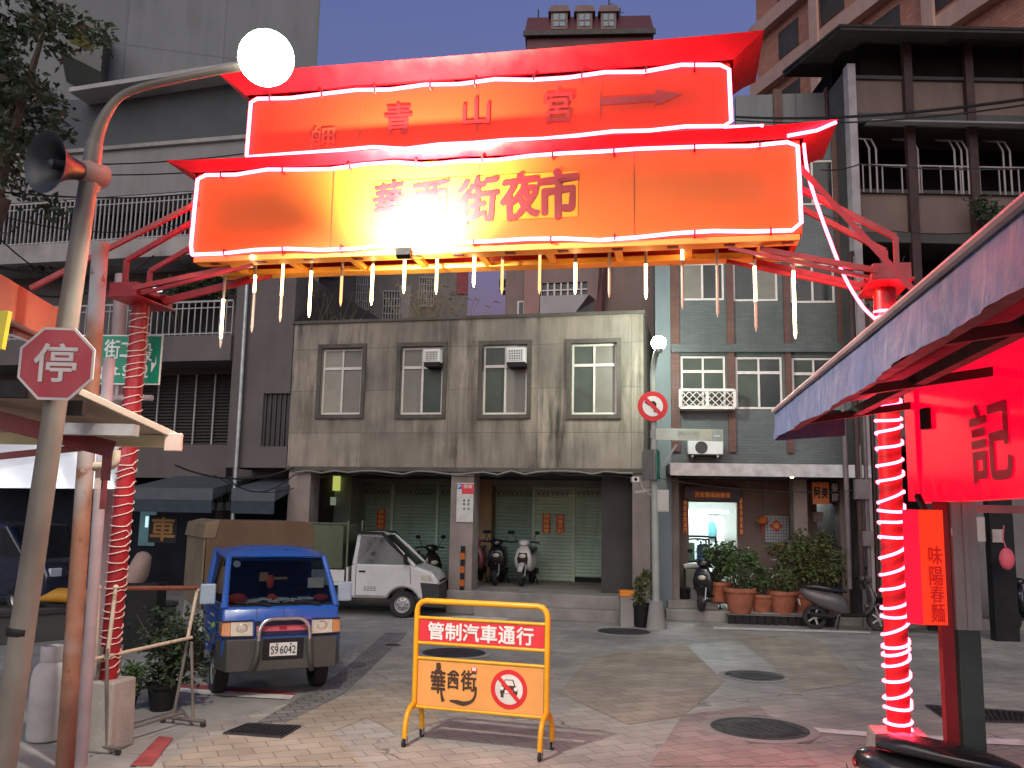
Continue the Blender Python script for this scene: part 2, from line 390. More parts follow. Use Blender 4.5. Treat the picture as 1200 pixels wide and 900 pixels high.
TILEB = mat("blue_grey_tile", (.095, .115, .12), .4, var=.14, scale=.8, brick=(.22, .06, .006, (R(90), 0, 0)), mortar=.7, streak=.5, bump=.2, tint=((.065, .08, .075), .4, .45, .7))
PILAST = mat("red_brown_tile", (.13, .055, .042), .5, var=.2, scale=1., brick=(.22, .06, .006, (R(90), 0, 0)), mortar=.7, streak=.4)
PILGREY = mat("pale_blue_render", (.17, .215, .23), .7, var=.1, scale=.8, streak=.6)
BEIGE = mat("beige_panel", (.16, .112, .095), .8, var=.12, scale=.9, streak=.8, sscale=1.2)
ORBRICK = mat("orange_tile", (.50, .225, .15), .7, var=.12, scale=.8, brick=(.5, .16, .02, (R(90), 0, 0)), mortar=.75, streak=.3)
ORBEAM = mat("pink_beam", (.52, .34, .28), .8, var=.1, scale=.6, streak=.4)
MAROON = mat("maroon_tile", (.14, .04, .045), .6, var=.12, scale=.15)
MAROONR = mat("maroon_roof", (.11, .03, .04), .5, var=.1, scale=.2)
BROWNW = mat("brown_pink_render", (.25, .18, .165), .8, var=.15, scale=.6, streak=.6)
GREYBLUE = mat("grey_blue_render", (.21, .225, .23), .85, var=.10, scale=.25, streak=.7, sscale=.5, brick=(3.6, 3.3, .03, (R(90), 0, 0), 0.), mortar=.78)
LTBAND = mat("pale_band", (.23, .222, .22), .85, var=.12, scale=.8, streak=.5)
RAILW = mat("white_rail", (.34, .33, .325), .55, var=.15, rust=.04)
RAILD = mat("dark_rail", (.05, .05, .05), .6)
WIRE = mat("cable_black", (.012, .012, .012), .7)
TARP = mat("blue_tarp", (.095, .155, .29), .62, var=.15, scale=3., bump=.5, bscale=12., streak=.6, sscale=9., sth=(.5, .72, .3, .6), dirt=(.34, .36, .42), spec=.25)
CREAM = mat("cream_sheet", (.38, .33, .26), .55, var=.12, scale=1.5, streak=.3)
NEON = emit("neon_red", (1., .035, .075), 42.)
NEONC = emit("rope_light_red", (1., .03, .07), 40.)
ROPEOFF = mat("rope_unlit", (.62, .42, .36), .4, var=.1)
LEDW = emit("led_warm", (1., .62, .26), 20.)
LEDD = emit("led_dim", (1., .55, .22), 1.3)
LEDOFF = mat("led_tube_off", (.52, .40, .32), .3, var=.1)
LAMPW = emit("lamp_white", (1., .95, .85), 14.)
LAMPG = emit("lamp_cool", (.90, 1., .84), 330.)
TUBEW = emit("shop_tube", (.88, 1., .98), 50.)
TUBEL = emit("assumed_stall_tube", (.70, .90, 1.), 20.)

# ------------------------------------------------------------------ ground
def sheet(name, pts, M, z, kind='structure'):
    mb = MB(M); mb.add([(p[0], p[1], z) for p in pts], [tuple(range(len(pts)))]); o = mb.build(name, smooth=0); tag(o, kind=kind); return o
sheet("ground", [(-300, -60), (300, -60), (300, 600), (-300, 600)], ASPH, 0.0)
def gp(*px): return [G(*p) for p in px]
sheet("plaza_paving", [(-3.2, .4), (9, .4), (14, 17.0), (-.9, 19.6), (-2.4, 14.6), (-2.0, 11.2), (-3.0, 9.1)], PAVE, .004)
# paved bands and patches of another colour
def band(name, M, z, *px): return sheet(name, gp(*px), M, z)
band("tan_paving", PTAN, .008, (236, 868), (345, 842), (410, 812), (470, 800), (520, 845), (470, 862), (430, 842), (390, 858), (430, 899), (190, 899))
band("tan_paving", PTAN, .008, (690, 772), (800, 752), (850, 800), (800, 840), (735, 850), (655, 812))
band("tan_paving", PTAN, .008, (860, 745), (960, 752), (1010, 800), (930, 812), (905, 780))
band("brick_paving", PRED, .009, (800, 838), (890, 828), (925, 862), (960, 899), (760, 899))
band("dark_paving_band", PDRK, .0095, (300, 848), (335, 848), (405, 812), (478, 742), (452, 742), (392, 794))
band("dark_paving_band", PDRK, .010, (824, 848), (890, 838), (962, 856), (950, 872), (880, 873))
band("road_marking", WHITEPAINT, .012, (185, 805), (250, 810), (345, 816), (340, 821), (240, 815), (184, 809))
band("road_marking", REDPAINT, .013, (190, 801), (255, 805), (345, 812), (345, 816), (250, 810), (185, 805))
band("road_marking", REDPAINT, .012, (152, 899), (178, 899), (203, 866), (186, 864))
band("road_marking", WHITEPAINT, .012, (940, 853), (1060, 862), (1200, 868), (1200, 875), (1060, 868), (944, 858))
band("road_marking", WHITEPAINT, .012, (836, 735), (1020, 741), (1020, 743), (836, 738))
band("road_marking", WHITEPAINT, .012, (540, 722), (600, 724), (592, 728), (470, 726))
IRON = mat("cast_iron", (.05, .05, .055), .55, metal=.4, var=.3, scale=5, bump=.5, bscale=60)
def manhole(u, v, rpx, label, ringmat=None):
    c = G(u, v); d = c.y; r = rpx * d / FPX
    t = thing("manhole_cover", label, "manhole cover", (c.x, c.y, .010), rng.uniform(0, 3), "manhole covers in the paving")
    mb = MB(IRON); mb.lathe([(r, .0), (r, .008), (r * .93, .008), (r * .92, .005), (r * .78, .005), (r * .77, .009), (r * .45, .009), (r * .44, .006), (r * .1, .006), (.001, .007)], seg=40, close=False)
    for k in range(-3, 4): mb.box(-r * .7, r * .7, k * r * .2 - .012, k * r * .2 + .012, .006, .0115)
    mb.build("cover", t)
    mb = MB(ringmat or CEMENT); mb.lathe([(r * 1.0, .0), (r * 1.0, .0045), (r * 1.18, .0045), (r * 1.2, 0)], seg=40, close=False); mb.build("surround", t)
manhole(532, 766, 36, "large dark manhole cover seen through the gap in the yellow barrier")
manhole(884, 793, 33, "round manhole cover with a pale cement ring out on the open grey paving")
manhole(890, 855, 54, "biggest manhole cover, set in the dark paving diamond nearest the red light column")
manhole(731, 741, 30, "flat manhole cover just in front of the street lamp foot")
manhole(460, 757, 9, "tiny valve cover between the blue truck and the barrier")
def grate(px, label, n, M=IRON):
    q = gp(*px); t = thing("drain_grate", label, "drain grate", (*q[0].xy, .008)); o = q[0]
    mb = MB(BLACK); mb.add([(p.x - o.x, p.y - o.y, .001) for p in q], [(0, 1, 2, 3)]); mb.build("pit", t, smooth=0)
    mb = MB(M); L2 = lambda a, b, s: a.lerp(b, s) - o
    for k in range(n + 1):
        s = k / n; a, b = L2(q[0], q[1], s), L2(q[3], q[2], s); mb.bar((a.x, a.y, .008), (b.x, b.y, .008), .018, .012)
    for a, b in ((q[0], q[1]), (q[3], q[2])): a, b = a - o, b - o; mb.bar((a.x, a.y, .009), (b.x, b.y, .009), .03, .014)
    mb.build("grille", t, smooth=0)
grate([(262, 861), (330, 866), (352, 853), (290, 850)], "square iron drain grate in the paving in front of the blue truck", 12)
grate([(1085, 828), (1200, 836), (1200, 848), (1110, 846)], "long dark drain grate behind the right hand stall post", 16)

# ------------------------------------------------------------------ frames of the wall lines
o_ = G(740, 728); FC = Frame((o_.x, o_.y), R(13))
def hz(u, v, b=0., F=FC): return F.hit(u, v, b)

def window(parent, a0, a1, z0, z1, y, kind="two", trimw=.0, M=ALU, panes=(PANE1, PANE3), transom=.28, sub=True):
    """frame set in an opening whose face is at y; glass 2 cm behind the frame's face"""
    w = .045
    fb = MB(M); yf = y + .06
    fb.box(a0, a1, yf, yf + .06, z0, z0 + w); fb.box(a0, a1, yf, yf + .06, z1 - w, z1)
    fb.box(a0, a0 + w, yf, yf + .06, z0 + w, z1 - w); fb.box(a1 - w, a1, yf, yf + .06, z0 + w, z1 - w)
    zt = z1 - (z1 - z0) * transom; am = (a0 + a1) / 2
    if transom: fb.box(a0 + w, a1 - w, yf - .004, yf + .055, zt - w * .7, zt + w * .7)
    fb.box(am - w * .5, am + w * .5, yf - .006, yf + .05, z0 + w, zt - w * .7 if transom else z1 - w)
    if transom: fb.box(am - w * .45, am + w * .45, yf - .006, yf + .05, zt + w * .7, z1 - w)
    f = fb.build("window", parent, smooth=0)
    pb = MB(*panes)
    for k, (x0, x1) in enumerate(((a0 + w, am), (am, a1 - w))):
        pb.m(panes[k % len(panes)]); pb.box(x0, x1, yf + .025, yf + .04, z0 + w, z1 - w)
    pb.build("pane", f, smooth=0)
    return f

def shutter(parent, a0, a1, z0, z1, y, M, name="roll_shutter", slat=.085):
    mb = MB(M); n = max(4, int((z1 - z0) / slat)); vs = []; fs = []
    for k in range(n):
        za = z0 + (z1 - z0) * k / n; zb = z0 + (z1 - z0) * (k + 1) / n; h = zb - za
        for zz, dy in ((za, .012), (za + h * .12, .0), (za + h * .5, -.012), (za + h * .85, -.004)):
            vs += [(a0, y + dy, zz), (a1, y + dy, zz)]
    vs += [(a0, y + .012, z1), (a1, y + .012, z1)]
    for i in range(len(vs) // 2 - 1): fs.append((2 * i, 2 * i + 1, 2 * i + 3, 2 * i + 2))
    mb.add(vs, fs)
    # ventilated top course: a lattice band
    mb.m(TRIM)
    k = 0; x = a0 + .05
    while x < a1 - .1:
        mb.bar((x, y - .014, z1 - .26), (x + .09, y - .014, z1 - .12), .012); mb.bar((x + .09, y - .017, z1 - .26), (x, y - .017, z1 - .12), .012); x += .12
    return mb.build(name, parent, smooth=60)

# ------------------------------------------------------------------ the grey two-storey building
aL = hz(341, 460)[0]; aR = hz(754, 460)[0]; zB = (hz(340, 543)[1] + hz(742, 553)[1]) / 2; zT = (hz(345, 378)[1] + hz(760, 370)[1]) / 2
print("facade", aL, aR, zB, zT)
bld = thing("old_building", "soot-stained grey two-storey building with four upper windows and green roll shutters", "building", (*FC.O.xy, 0), -FC.th)
ops = []
for (u0, u1, v0, v1) in ((376, 424, 408, 486), (469, 519, 406, 486), (565, 618, 404, 486), (669, 723, 402, 486)):
    a0 = hz(u0, (v0 + v1) / 2)[0]; a1 = hz(u1, (v0 + v1) / 2)[0]; z1 = hz((u0 + u1) / 2, v0)[1]; z0 = hz((u0 + u1) / 2, v1)[1]; ops.append((a0, a1, z0, z1))
mb = MB(FACADE); DEEP = 9.0
mb.wall(aL, aR, zB, zT, ops, 0, .16)
mb.quad((aR, 0, zB), (aR, DEEP, zB), (aR, DEEP, zT), (aR, 0, zT)); mb.quad((aL, 0, zB), (aL, 0, zT), (aL, DEEP, zT), (aL, DEEP, zB)); mb.quad((aL, DEEP, 0), (aL, DEEP, zT), (aR, DEEP, zT), (aR, DEEP, 0))
mb.build("upper_wall", bld, smooth=0)
mb = MB(CEMENT); mb.quad((aL, .25, zT - .9), (aR, .25, zT - .9), (aR, DEEP, zT - .9), (aL, DEEP, zT - .9)); mb.wall(aL, aR, zT - .9, zT, (), .22); mb.build("roof", bld, smooth=0)
mb = MB(FACADE); mb.m(TRIM); mb.box(aL - .04, aR + .04, -.05, .26, zT, zT + .07); mb.build("parapet_cap", bld, smooth=0)
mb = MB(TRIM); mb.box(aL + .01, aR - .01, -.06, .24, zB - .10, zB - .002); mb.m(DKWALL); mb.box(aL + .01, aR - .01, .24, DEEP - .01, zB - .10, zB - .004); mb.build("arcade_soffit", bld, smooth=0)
for k, (a0, a1, z0, z1) in enumerate(ops):
    t = .09; tb = MB(TRIM)
    tb.box(a0 - t, a1 + t, -.05, .02, z1, z1 + t); tb.box(a0 - t, a1 + t, -.06, .02, z0 - t, z0); tb.box(a0 - t, a0, -.05, .02, z0, z1); tb.box(a1, a1 + t, -.05, .02, z0, z1)
    tb.build("window_surround", bld, smooth=0)
    window(bld, a0 + .012, a1 - .012, z0 + .012, z1 - .012, .01, panes=[(PANE4, PANE1), (PANE1, PANE3), (PANE3, PANE1), (PANE3, PANE1)][k], transom=.3)
# ground floor
FLZ = .5; BK = 3.7
cols = [(hz(335, 620)[0], hz(361, 620)[0], .0, COLM), (hz(527, 620)[0], hz(554, 620)[0], .0, COLM), (hz(741, 640)[0], hz(762, 640)[0], .0, COLM)]
for a0, a1, z0, M in cols:
    mb = MB(M); mb.box(a0, a1, .0, .5, z0, zB - .10); mb.build("column", bld, bev=.012, smooth=0)
aM = cols[1][1]
mb = MB(KERBM); mb.box(cols[1][0], aR - .02, -.12, BK, 0, FLZ); mb.box(cols[1][1] + .2, aR - .1, -.5, -.12, 0, .24); mb.box(aL, cols[1][0], 1.6, BK, 0, .2); mb.build("porch_floor", bld, bev=.02, smooth=0)
# back wall with shutters
def b3(u, v): return hz(u, v, BK)
zsh = b3(640, 570)[1]
mb = MB(SHUTH); mb.box(b3(565, 560)[0], b3(721, 560)[0], BK - .22, BK + .1, zsh, zB - .11); mb.box(b3(412, 560)[0], b3(530, 560)[0], BK - .22, BK + .1, zsh, zB - .11); islands(mb, "shutter_box", bld, .01)
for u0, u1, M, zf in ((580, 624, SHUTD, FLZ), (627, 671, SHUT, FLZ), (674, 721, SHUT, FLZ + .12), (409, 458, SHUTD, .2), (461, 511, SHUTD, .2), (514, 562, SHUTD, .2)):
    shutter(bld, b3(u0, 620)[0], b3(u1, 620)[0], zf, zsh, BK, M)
mb = MB(SHUT)
for u in (625.5, 672.5, 459.5, 512.5, 722): a = b3(u, 620)[0]; mb.box(a - .035, a + .035, BK - .06, BK + .04, .2, zsh)
islands(mb, "shutter_guide", bld)
mb = MB(TANP); mb.box(b3(563, 620)[0], b3(579, 620)[0], BK - .3, BK + .1, .0, zB - .11); mb.build("pier", bld, bev=.01, smooth=0)
mb = MB(BLACK, DKWALL); mb.box(b3(674, 620)[0], b3(721, 620)[0], BK + .01, BK + .05, FLZ, FLZ + .13); mb.m(DKWALL)
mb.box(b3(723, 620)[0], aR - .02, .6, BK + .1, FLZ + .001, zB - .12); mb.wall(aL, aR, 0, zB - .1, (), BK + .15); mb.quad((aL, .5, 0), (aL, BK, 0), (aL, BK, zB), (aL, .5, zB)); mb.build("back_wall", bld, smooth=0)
# lit side shop in the left bay
SIGNY = emit("shop_sign_yellow", (.62, .66, .16), .55); DOORY = emit("lit_doorway", (.75, .80, .38), .5); SIGNP = emit("pale_sign", (.42, .50, .36), .28)
def bq(u0, u1, v0, v1, b): a0, z1 = hz(u0, v0, b); a1, z0 = hz(u1, v1, b); return a0, a1, z0, z1
mb = MB(SIGNY); a0, a1, z0, z1 = bq(362, 397, 549, 575, 2.6); mb.box(a0, a1, 2.6, 2.68, z0, z1); mb.m(emit("shop_sign_green", (.12, .42, .14), .5)); mb.poly([(a0, z1 - .06), (a1 - .22, z1 - .03), (a0 + .42, z1 - .3), (a0, z1 - .22)], 2.594); mb.build("shop_sign_board", bld, smooth=0)
mb = MB(SIGNP); a0, a1, z0, z1 = bq(359, 392, 582, 592, 2.5); mb.box(a0, a1, 2.5, 2.58, z0, z1); mb.build("awning_board", bld, smooth=0)
mb = MB(DOORY); a0, a1, z0, z1 = bq(366, 391, 595, 640, 2.9); mb.box(a0, a1, 2.9, 2.95, z0, z1); mb.m(BLACK); mb.box(a0 + .18, a0 + .24, 2.86, 2.9, z0, z1); mb.box(a0 + .36, a0 + .4, 2.86, 2.9, z0, z1); mb.build("lit_door", bld, smooth=0)
mb = MB(SHUTH); a0, a1, z0, z1 = bq(392, 409, 575, 640, 2.7); mb.box(a0, a1, 2.7, BK, .1, zB - .12); mb.build("side_pier", bld, smooth=0)
# red couplets on the shutters
REDPAPER = mat("red_paper", (.55, .05, .05), .6, var=.1); GOLD = mat("gold_ink", (.75, .45, .10), .4, metal=.3, var=.1)
def couplet(u0, u1, v0, v1, b, txt, label, F=FC, root_b=None):
    a0, z1 = hz(u0, v0, b, F); a1, z0 = hz(u1, v1, b, F)
    p = F.w(a0, b, z0); t = thing("paper_couplet", label, "paper couplet", p, -F.th, "red paper couplets on shutters and door posts")
    w, h = a1 - a0, z1 - z0; mb = MB(REDPAPER); mb.box(0, w, -.008, 0, 0, h); mb.build("paper", t, smooth=0)
    mb = MB(GOLD); n = len(txt); s = h / n
    for i, ch in enumerate(txt): mb.text(ch, w * .16, w * .84, h - s * (i + .9), h - s * (i + .1), -.011, .02)
    mb.build("lettering", t, smooth=0)
couplet(636, 645, 602, 625, BK - .03, "招財進寶", "red paper couplet, the one nearer the scooters of the pair on the middle green shutter")
couplet(652, 661, 603, 625, BK - .03, "大吉大利", "red paper couplet, the one farther from the scooters of the pair on the middle shutter")
couplet(442, 451, 597, 620, BK - .03, "恭喜發財", "lone red paper couplet on the dark shutter behind the white truck")
# wires clipped under the first floor
def wire(label, pts, r=.012, sag=0., cat="cable", name="cable", M=WIRE, group="overhead cables"):
    if sag and len(pts) == 2:
        a, b = V(pts[0]), V(pts[1]); pts = [a.lerp(b, k / 14) - V((0, 0, sag * 4 * (k / 14) * (1 - k / 14))) for k in range(15)]
    mb = MB(M); mb.tube(pts, r, 6); o = mb.build(name); return tag(o, label, cat, group)
q = []
for k in range(26):
    u = 345 + (742 - 345) * k / 25; a, z = hz(u, 553 + rng.uniform(-1.5, 3.5), -.09); q.append(FC.w(a, -.09, z))
wire("pale bundled wire looping along under the first floor of the grey building", q, .02, M=mat("pale_cable", (.22, .21, .18), .7))
wire("thin slack black wire under the first floor of the grey building", [p + V((0, -.03, -.06 + rng.uniform(-.05, .05))) for p in q], .009)
# window air conditioners
def win_ac(u0, u1, v0, v1, label, grillM):
    a0, a1, z0, z1 = bq(u0, u1, v0, v1, -.25); t = thing("window_air_conditioner", label, "air conditioner", FC.w(a0, -.25, z0), -FC.th, "window air conditioners")
    w, h = a1 - a0, z1 - z0; mb = MB(WHITE); mb.box(0, w, 0, .42, 0, h); mb.build("case", t, bev=.015)
    mb = MB(BLACK); mb.box(.05, w - .05, -.004, .01, .04, h - .05); mb.m(grillM)
    for k in range(9): x = .06 + (w - .12) * k / 8; mb.box(x - .008, x + .008, -.014, 0, .045, h - .055)
    for k in range(5): z = .05 + (h - .11) * k / 4; mb.box(.05, w - .05, -.02, -.013, z - .007, z + .007)
    mb.build("grille", t, smooth=0)
    mb = MB(BLACK); mb.box(.03, w, .0, .36, -.1, -.004); mb.build("bracket", t, smooth=0)
win_ac(496, 515, 409, 424, "small window air conditioner with dark grille in the second upper window from the stall side", ALU)
win_ac(593, 615, 407, 424, "window air conditioner with bright dirty grille in the third upper window, above the barrier", WHITE)
# dry weeds on the roof
def weeds(u0, u1, v0, v1, n, label, M=DRYG):
    a0, a1, z0, z1 = bq(u0, u1, v0, v1, 1.2); c = FC.w((a0 + a1) / 2, 1.2, zT - .9); t = thing("dry_weeds", label, "weeds", c, -FC.th)
    mb = MB(M); hw = (a1 - a0) / 2; H = z1 - c.z
    for _ in range(n):
        x = rng.gauss(0, hw * .5); y = rng.uniform(-.5, .5); h = H * rng.uniform(.35, 1.05); lx = rng.uniform(-.6, .6); p = [V((x, y, 0)), V((x + lx * .25, y, h * .55)), V((x + lx, y + rng.uniform(-.2, .2), h * rng.uniform(.75, 1.)))]
        mb.tube(p, [.012, .008, .003], 3)
        if rng.random() < .5: mb.tube([p[2], p[2] + V((lx * .3, 0, -.06))], [.02, .004], 3)
    mb.build("stalks", t, smooth=0)
weeds(470, 548, 318, 378, 190, "tall dry yellow weeds on the roof of the grey building beside the sky gap")
weeds(350, 420, 340, 378, 90, "greenish dry weeds on the roof of the grey building over its first window", LEAFO)
# ------------------------------------------------------------------ buildings behind and beside
def fr_px(F, u0, u1, v0, v1, b=0.):
    a0, z1 = F.hit(u0, v0, b); a1, z0 = F.hit(u1, v1, b); return a0, a1, z0, z1
def frame_at(u, v, Y, th): p = P(u, v, Y); return Frame((p.x, p.y), th)
def root_for(name, label, F, cat="building"): return thing(name, label, cat, (*F.O.xy, 0), -F.th)
def shell(mb, a0, a1, z1, depth, b=0., ops=(), z0=0., t=.2):
    mb.wall(a0, a1, z0, z1, ops, b, t)
    mb.quad((a1, b, z0), (a1, b + depth, z0), (a1, b + depth, z1), (a1, b, z1)); mb.quad((a0, b, z0), (a0, b, z1), (a0, b + depth, z1), (a0, b + depth, z0))
    mb.quad((a0, b, z1), (a1, b, z1), (a1, b + depth, z1), (a0, b + depth, z1)); mb.quad((a0, b + depth, z0), (a0, b + depth, z1), (a1, b + depth, z1), (a1, b + depth, z0))
    return mb
def railing(parent, a0, a1, z0, z1, b, M, step=.12, r=.012, name="railing"):
    mb = MB(M); mb.bar((a0, b, z1), (a1, b, z1), .045); mb.bar((a0, b, z0 + .05), (a1, b, z0 + .05), .03); mb.bar((a0, b, z1 - .16), (a1, b, z1 - .16), .025)
    n = int((a1 - a0) / step)
    for k in range(n + 1): x = a0 + (a1 - a0) * k / n; mb.box(x - r, x + r, b - r, b + r, z0, z1 - .02)
    return mb.build(name, parent, smooth=0)

# --- right: blue-grey tiled block (same wall line as the grey building)
FB = Frame((G(764, 728) + V((0, .75, 0))).xy, R(6.6))
bb = root_for("tiled_building", "blue-grey tiled block with red-brown pilasters and white windows, right of the grey building", FB)
def q4(u0, u1, v0, v1, b=0.): return fr_px(FB, u0, u1, v0, v1, b)
aR1 = FB.hit(1003, 450)[0]; zBt = FB.hit(900, 148)[1]; zBb = FB.hit(880, 553)[1]
ops = []; rows = []
for (u0, u1, v0, v1) in ((797, 851, 417, 478), (861, 918, 418, 480), (927, 981, 419, 482), (797, 849, 308, 352), (858, 912, 308, 353), (925, 979, 309, 355), (797, 849, 188, 240), (858, 912, 188, 240), (925, 979, 188, 240)):
    rows.append(q4(u0, u1, v0, v1))
mb = MB(TILEB); shell(mb, FB.hit(786, 450)[0], aR1, zBt, 9, 0, rows, zBb); mb.build("upper_wall", bb, smooth=0)
mb = MB(PILGREY); a0, a1 = FB.hit(768, 450)[0], FB.hit(786, 450)[0]; mb.box(a0, a1, -.06, .6, 0, zBt + .3); mb.build("corner_pier", bb, smooth=0)
mb = MB(PILAST)
for u0, u1 in ((786, 796), (852, 860), (919, 926), (982, 992)):
    a0, a1 = FB.hit(u0, 400)[0], FB.hit(u1, 400)[0]; mb.box(a0, a1, -.07, -.002, FB.hit(850, 530)[1], zBt)
islands(mb, "pilaster", bb)
mb = MB(TILEB); z0, z1 = FB.hit(850, 414)[1], FB.hit(850, 404)[1]; mb.box(FB.hit(786, 410)[0], aR1, -.14, -.074, z0, z1); mb.build("ledge", bb, bev=.01, smooth=0)
for k, (a0, a1, z0, z1) in enumerate(rows):
    window(bb, a0 + .01, a1 - .01, z0 + .01, z1 - .01, -.05, M=ALUW, panes=[(PANE3, PANE3), (PANE3, PANE2), (PANE3, PANE2), (PANE1, PANE2), (PANE2, PANE1), (PANE2, PANE2)][k % 6], transom=.3 if k < 3 else 0)
# white lattice box hung under the first window
a0, a1, z0, z1 = q4(797, 861, 457, 478, -.35)
gb = MB(ALUW)
def lattice(x0, x1, y, z0, z1, st=.16):
    gb.bar((x0, y, z0), (x1, y, z0), .06); gb.bar((x0, y, z1), (x1, y, z1), .06)
    for x in (x0, (x0 + x1) / 2, x1): gb.bar((x, y, z0), (x, y, z1), .06)
    h = z1 - z0; n = int((x1 - x0) / st)
    for k in range(-3, n + 1):
        for s in (1, -1):
            xa, xb = x0 + k * st, x0 + k * st + h; za, zb = (z0, z1) if s > 0 else (z1, z0)
            if xa < x0: za += (zb - za) * (x0 - xa) / h; xa = x0
            if xb > x1: zb = za + (zb - za) * (x1 - xa) / (xb - xa); xb = x1
            if xb - xa > .02: gb.bar((xa, y, za), (xb, y, zb), .018)
lattice(a0, a1, -.35, z0, z1)
gb.box(a0, a1, -.35, 0, z0 - .03, z0); gb.bar((a0, -.35, z1), (a0, 0, z1), .04); gb.bar((a1, -.35, z1), (a1, 0, z1), .04)
gb.build("window_cage", bb, smooth=0)
mb = MB(PILGREY); mb.box(FB.hit(950, 480)[0], FB.hit(997, 480)[0], -.4, -.08, FB.hit(970, 483)[1], FB.hit(970, 472)[1]); mb.build("window_box", bb, smooth=0)
# roof-top screen walls seen right of the sign
mb = MB(GREYBLUE); a0, a1, z0, z1 = q4(862, 968, 112, 150, .8); mb.box(a0, a1, .8, 1.0, zBt, z1); mb.m(PILAST)
for u in (911, 972): a = FB.hit(u, 130, .8)[0]; mb.box(a - .1, a + .1, .72, 1.04, zBt, z1 + .1)
mb.build("roof_screen", bb, smooth=0)
# ground floor: canopy, piers, lit shop, side wall, second lit shop
FZ = .22
mb = MB(DKWALL); z0, z1 = FB.hit(880, 562)[1], FB.hit(880, 548)[1]; mb.box(FB.hit(780, 555)[0], aR1 - .02, -1.0, -.08, z0 + .05, z1); mb.m(STEEL); mb.box(FB.hit(782, 555)[0], aR1 - .04, -1.06, -1.0, z0 + .02, z1 + .02); mb.m(DKWALL); mb.box(FB.hit(788, 555)[0], aR1, .0, 9., zBb - .14, zBb - .003); mb.build("canopy", bb, smooth=0)
mb = MB(KERBM); mb.box(FB.hit(779, 700)[0], aR1 + 6, -.55, 5.8, 0, FZ); mb.box(FB.hit(782, 700)[0], FB.hit(840, 700)[0], -.2, 1.2, FZ, FZ + .17); mb.build("raised_walk", bb, bev=.015, smooth=0)
SB = 1.3   # shop fronts stand back under the first floor
def s4(u0, u1, v0, v1, b=SB): return fr_px(FB, u0, u1, v0, v1, b)
d1 = s4(807, 865, 588, 690); d1 = (d1[0], d1[1], FZ, d1[3]); d2 = s4(957, 984, 590, 690); d2 = (d2[0], d2[1], 1.05, d2[3])
mb = MB(mat("shop_wall", (.22, .165, .14), .8, var=.12, scale=1., streak=.5)); mb.wall(FB.hit(790, 640, SB)[0], aR1, FZ, zBb - .14, (d1, d2), SB, .15)
mb.build("shop_wall", bb, smooth=0)
mb = MB(COLM)
for u0, u1 in ((778, 796), (931, 947), (985, 1001)):
    a0, a1 = FB.hit(u0, 620, .1)[0], FB.hit(u1, 620, .1)[0]; mb.box(a0, a1, .1, .6, 0, zBb - .14)
islands(mb, "pier", bb, .01)
mb = MB(WALLWHITE)
for (a0, a1, z0, z1), dp in ((d1, 2.6), (d2, 2.2)):
    y0, y1 = SB + .16, SB + .16 + dp; x0, x1 = a0 - .35, a1 + .35; zt = z1 + .25
    mb.quad((x0, y1, z0), (x1, y1, z0), (x1, y1, zt), (x0, y1, zt)); mb.quad((x0, y0, z0), (x0, y1, z0), (x0, y1, zt), (x0, y0, zt)); mb.quad((x1, y0, z0), (x1, y0, zt), (x1, y1, zt), (x1, y1, z0))
    mb.quad((x0, y0, zt), (x0, y1, zt), (x1, y1, zt), (x1, y0, zt)); mb.quad((x0, y0, z0), (x1, y0, z0), (x1, y1, z0), (x0, y1, z0))
mb.build("shop_room", bb, smooth=0)
mb = MB(TUBEW)
for (a0, a1, z0, z1), dp in ((d1, 2.6), (d2, 2.2)): mb.box((a0 + a1) / 2 - .5, (a0 + a1) / 2 + .5, SB + .9, SB + 1.15, z1 + .17, z1 + .22)
islands(mb, "ceiling_tube", bb)
mb = MB(WHITE); PALEG = mat("frosted_door", (.66, .74, .75), .5, var=.05); a0, a1, z0, z1 = d1
yb = SB + 1.5
mb.m(PALEG); mb.box(a0, (a0 + a1) / 2 - .03, yb, yb + .04, z0, z1 - .25); mb.m(WHITE); mb.box((a0 + a1) / 2 - .03, (a0 + a1) / 2 + .04, yb - .02, yb + .06, z0, z1 - .2); mb.m(PALEG); mb.box((a0 + a1) / 2 + .04, a1 - .12, yb + .06, yb + .1, z0, z1 - .25); mb.m(WHITE); mb.box(a0, a1, yb - .01, yb + .1, z1 - .25, z1 - .17)
mb.m(mat("teal_glass", (.10, .30, .34), .4)); mb.ball((a1 - .42, yb + .02, z1 - .65), (.13, .02, .24)); mb.m(REDPAPER); mb.poly([(a1 - .42 + .16 * math.cos(k * math.pi / 2), z1 - 1.3 + .16 * math.sin(k * math.pi / 2)) for k in range(4)], yb + .035)
mb.build("inner_door", bb, smooth=30)
# banner over the door with a gilded red strip
a0, a1, z0, z1 = s4(802, 868, 570, 586, SB - .25); mb = MB(mat("navy_board", (.02, .026, .05), .4)); mb.box(a0, a1, SB - .25, SB - .01, z0, z1); mb.build("door_header", bb, smooth=0)
a0, a1, z0, z1 = s4(814, 856, 576, 584, SB - .27); p = FB.w(a0, SB - .258, z0); t = thing("door_banner", "narrow red banner with gold characters over the bright shop door", "banner", p, -FB.th)
mb = MB(REDPAPER); mb.box(0, a1 - a0, -.012, 0, 0, z1 - z0); mb.build("cloth", t, smooth=0); mb = MB(GOLD)
for i, ch in enumerate("天官賜福迎春接福"[:7]): s = (a1 - a0) / 7; mb.text(ch, s * (i + .1), s * (i + .9), .02, z1 - z0 - .02, -.015, .03)
mb.build("lettering", t, smooth=0)
couplet(800, 806, 586, 625, SB - .03, "福星高照滿門", "dull red couplet on the left hand post of the bright shop door", FB)
couplet(866, 871, 583, 627, SB - .03, "春風得意家興", "gold lettered couplet on the right hand post of the bright shop door", FB)
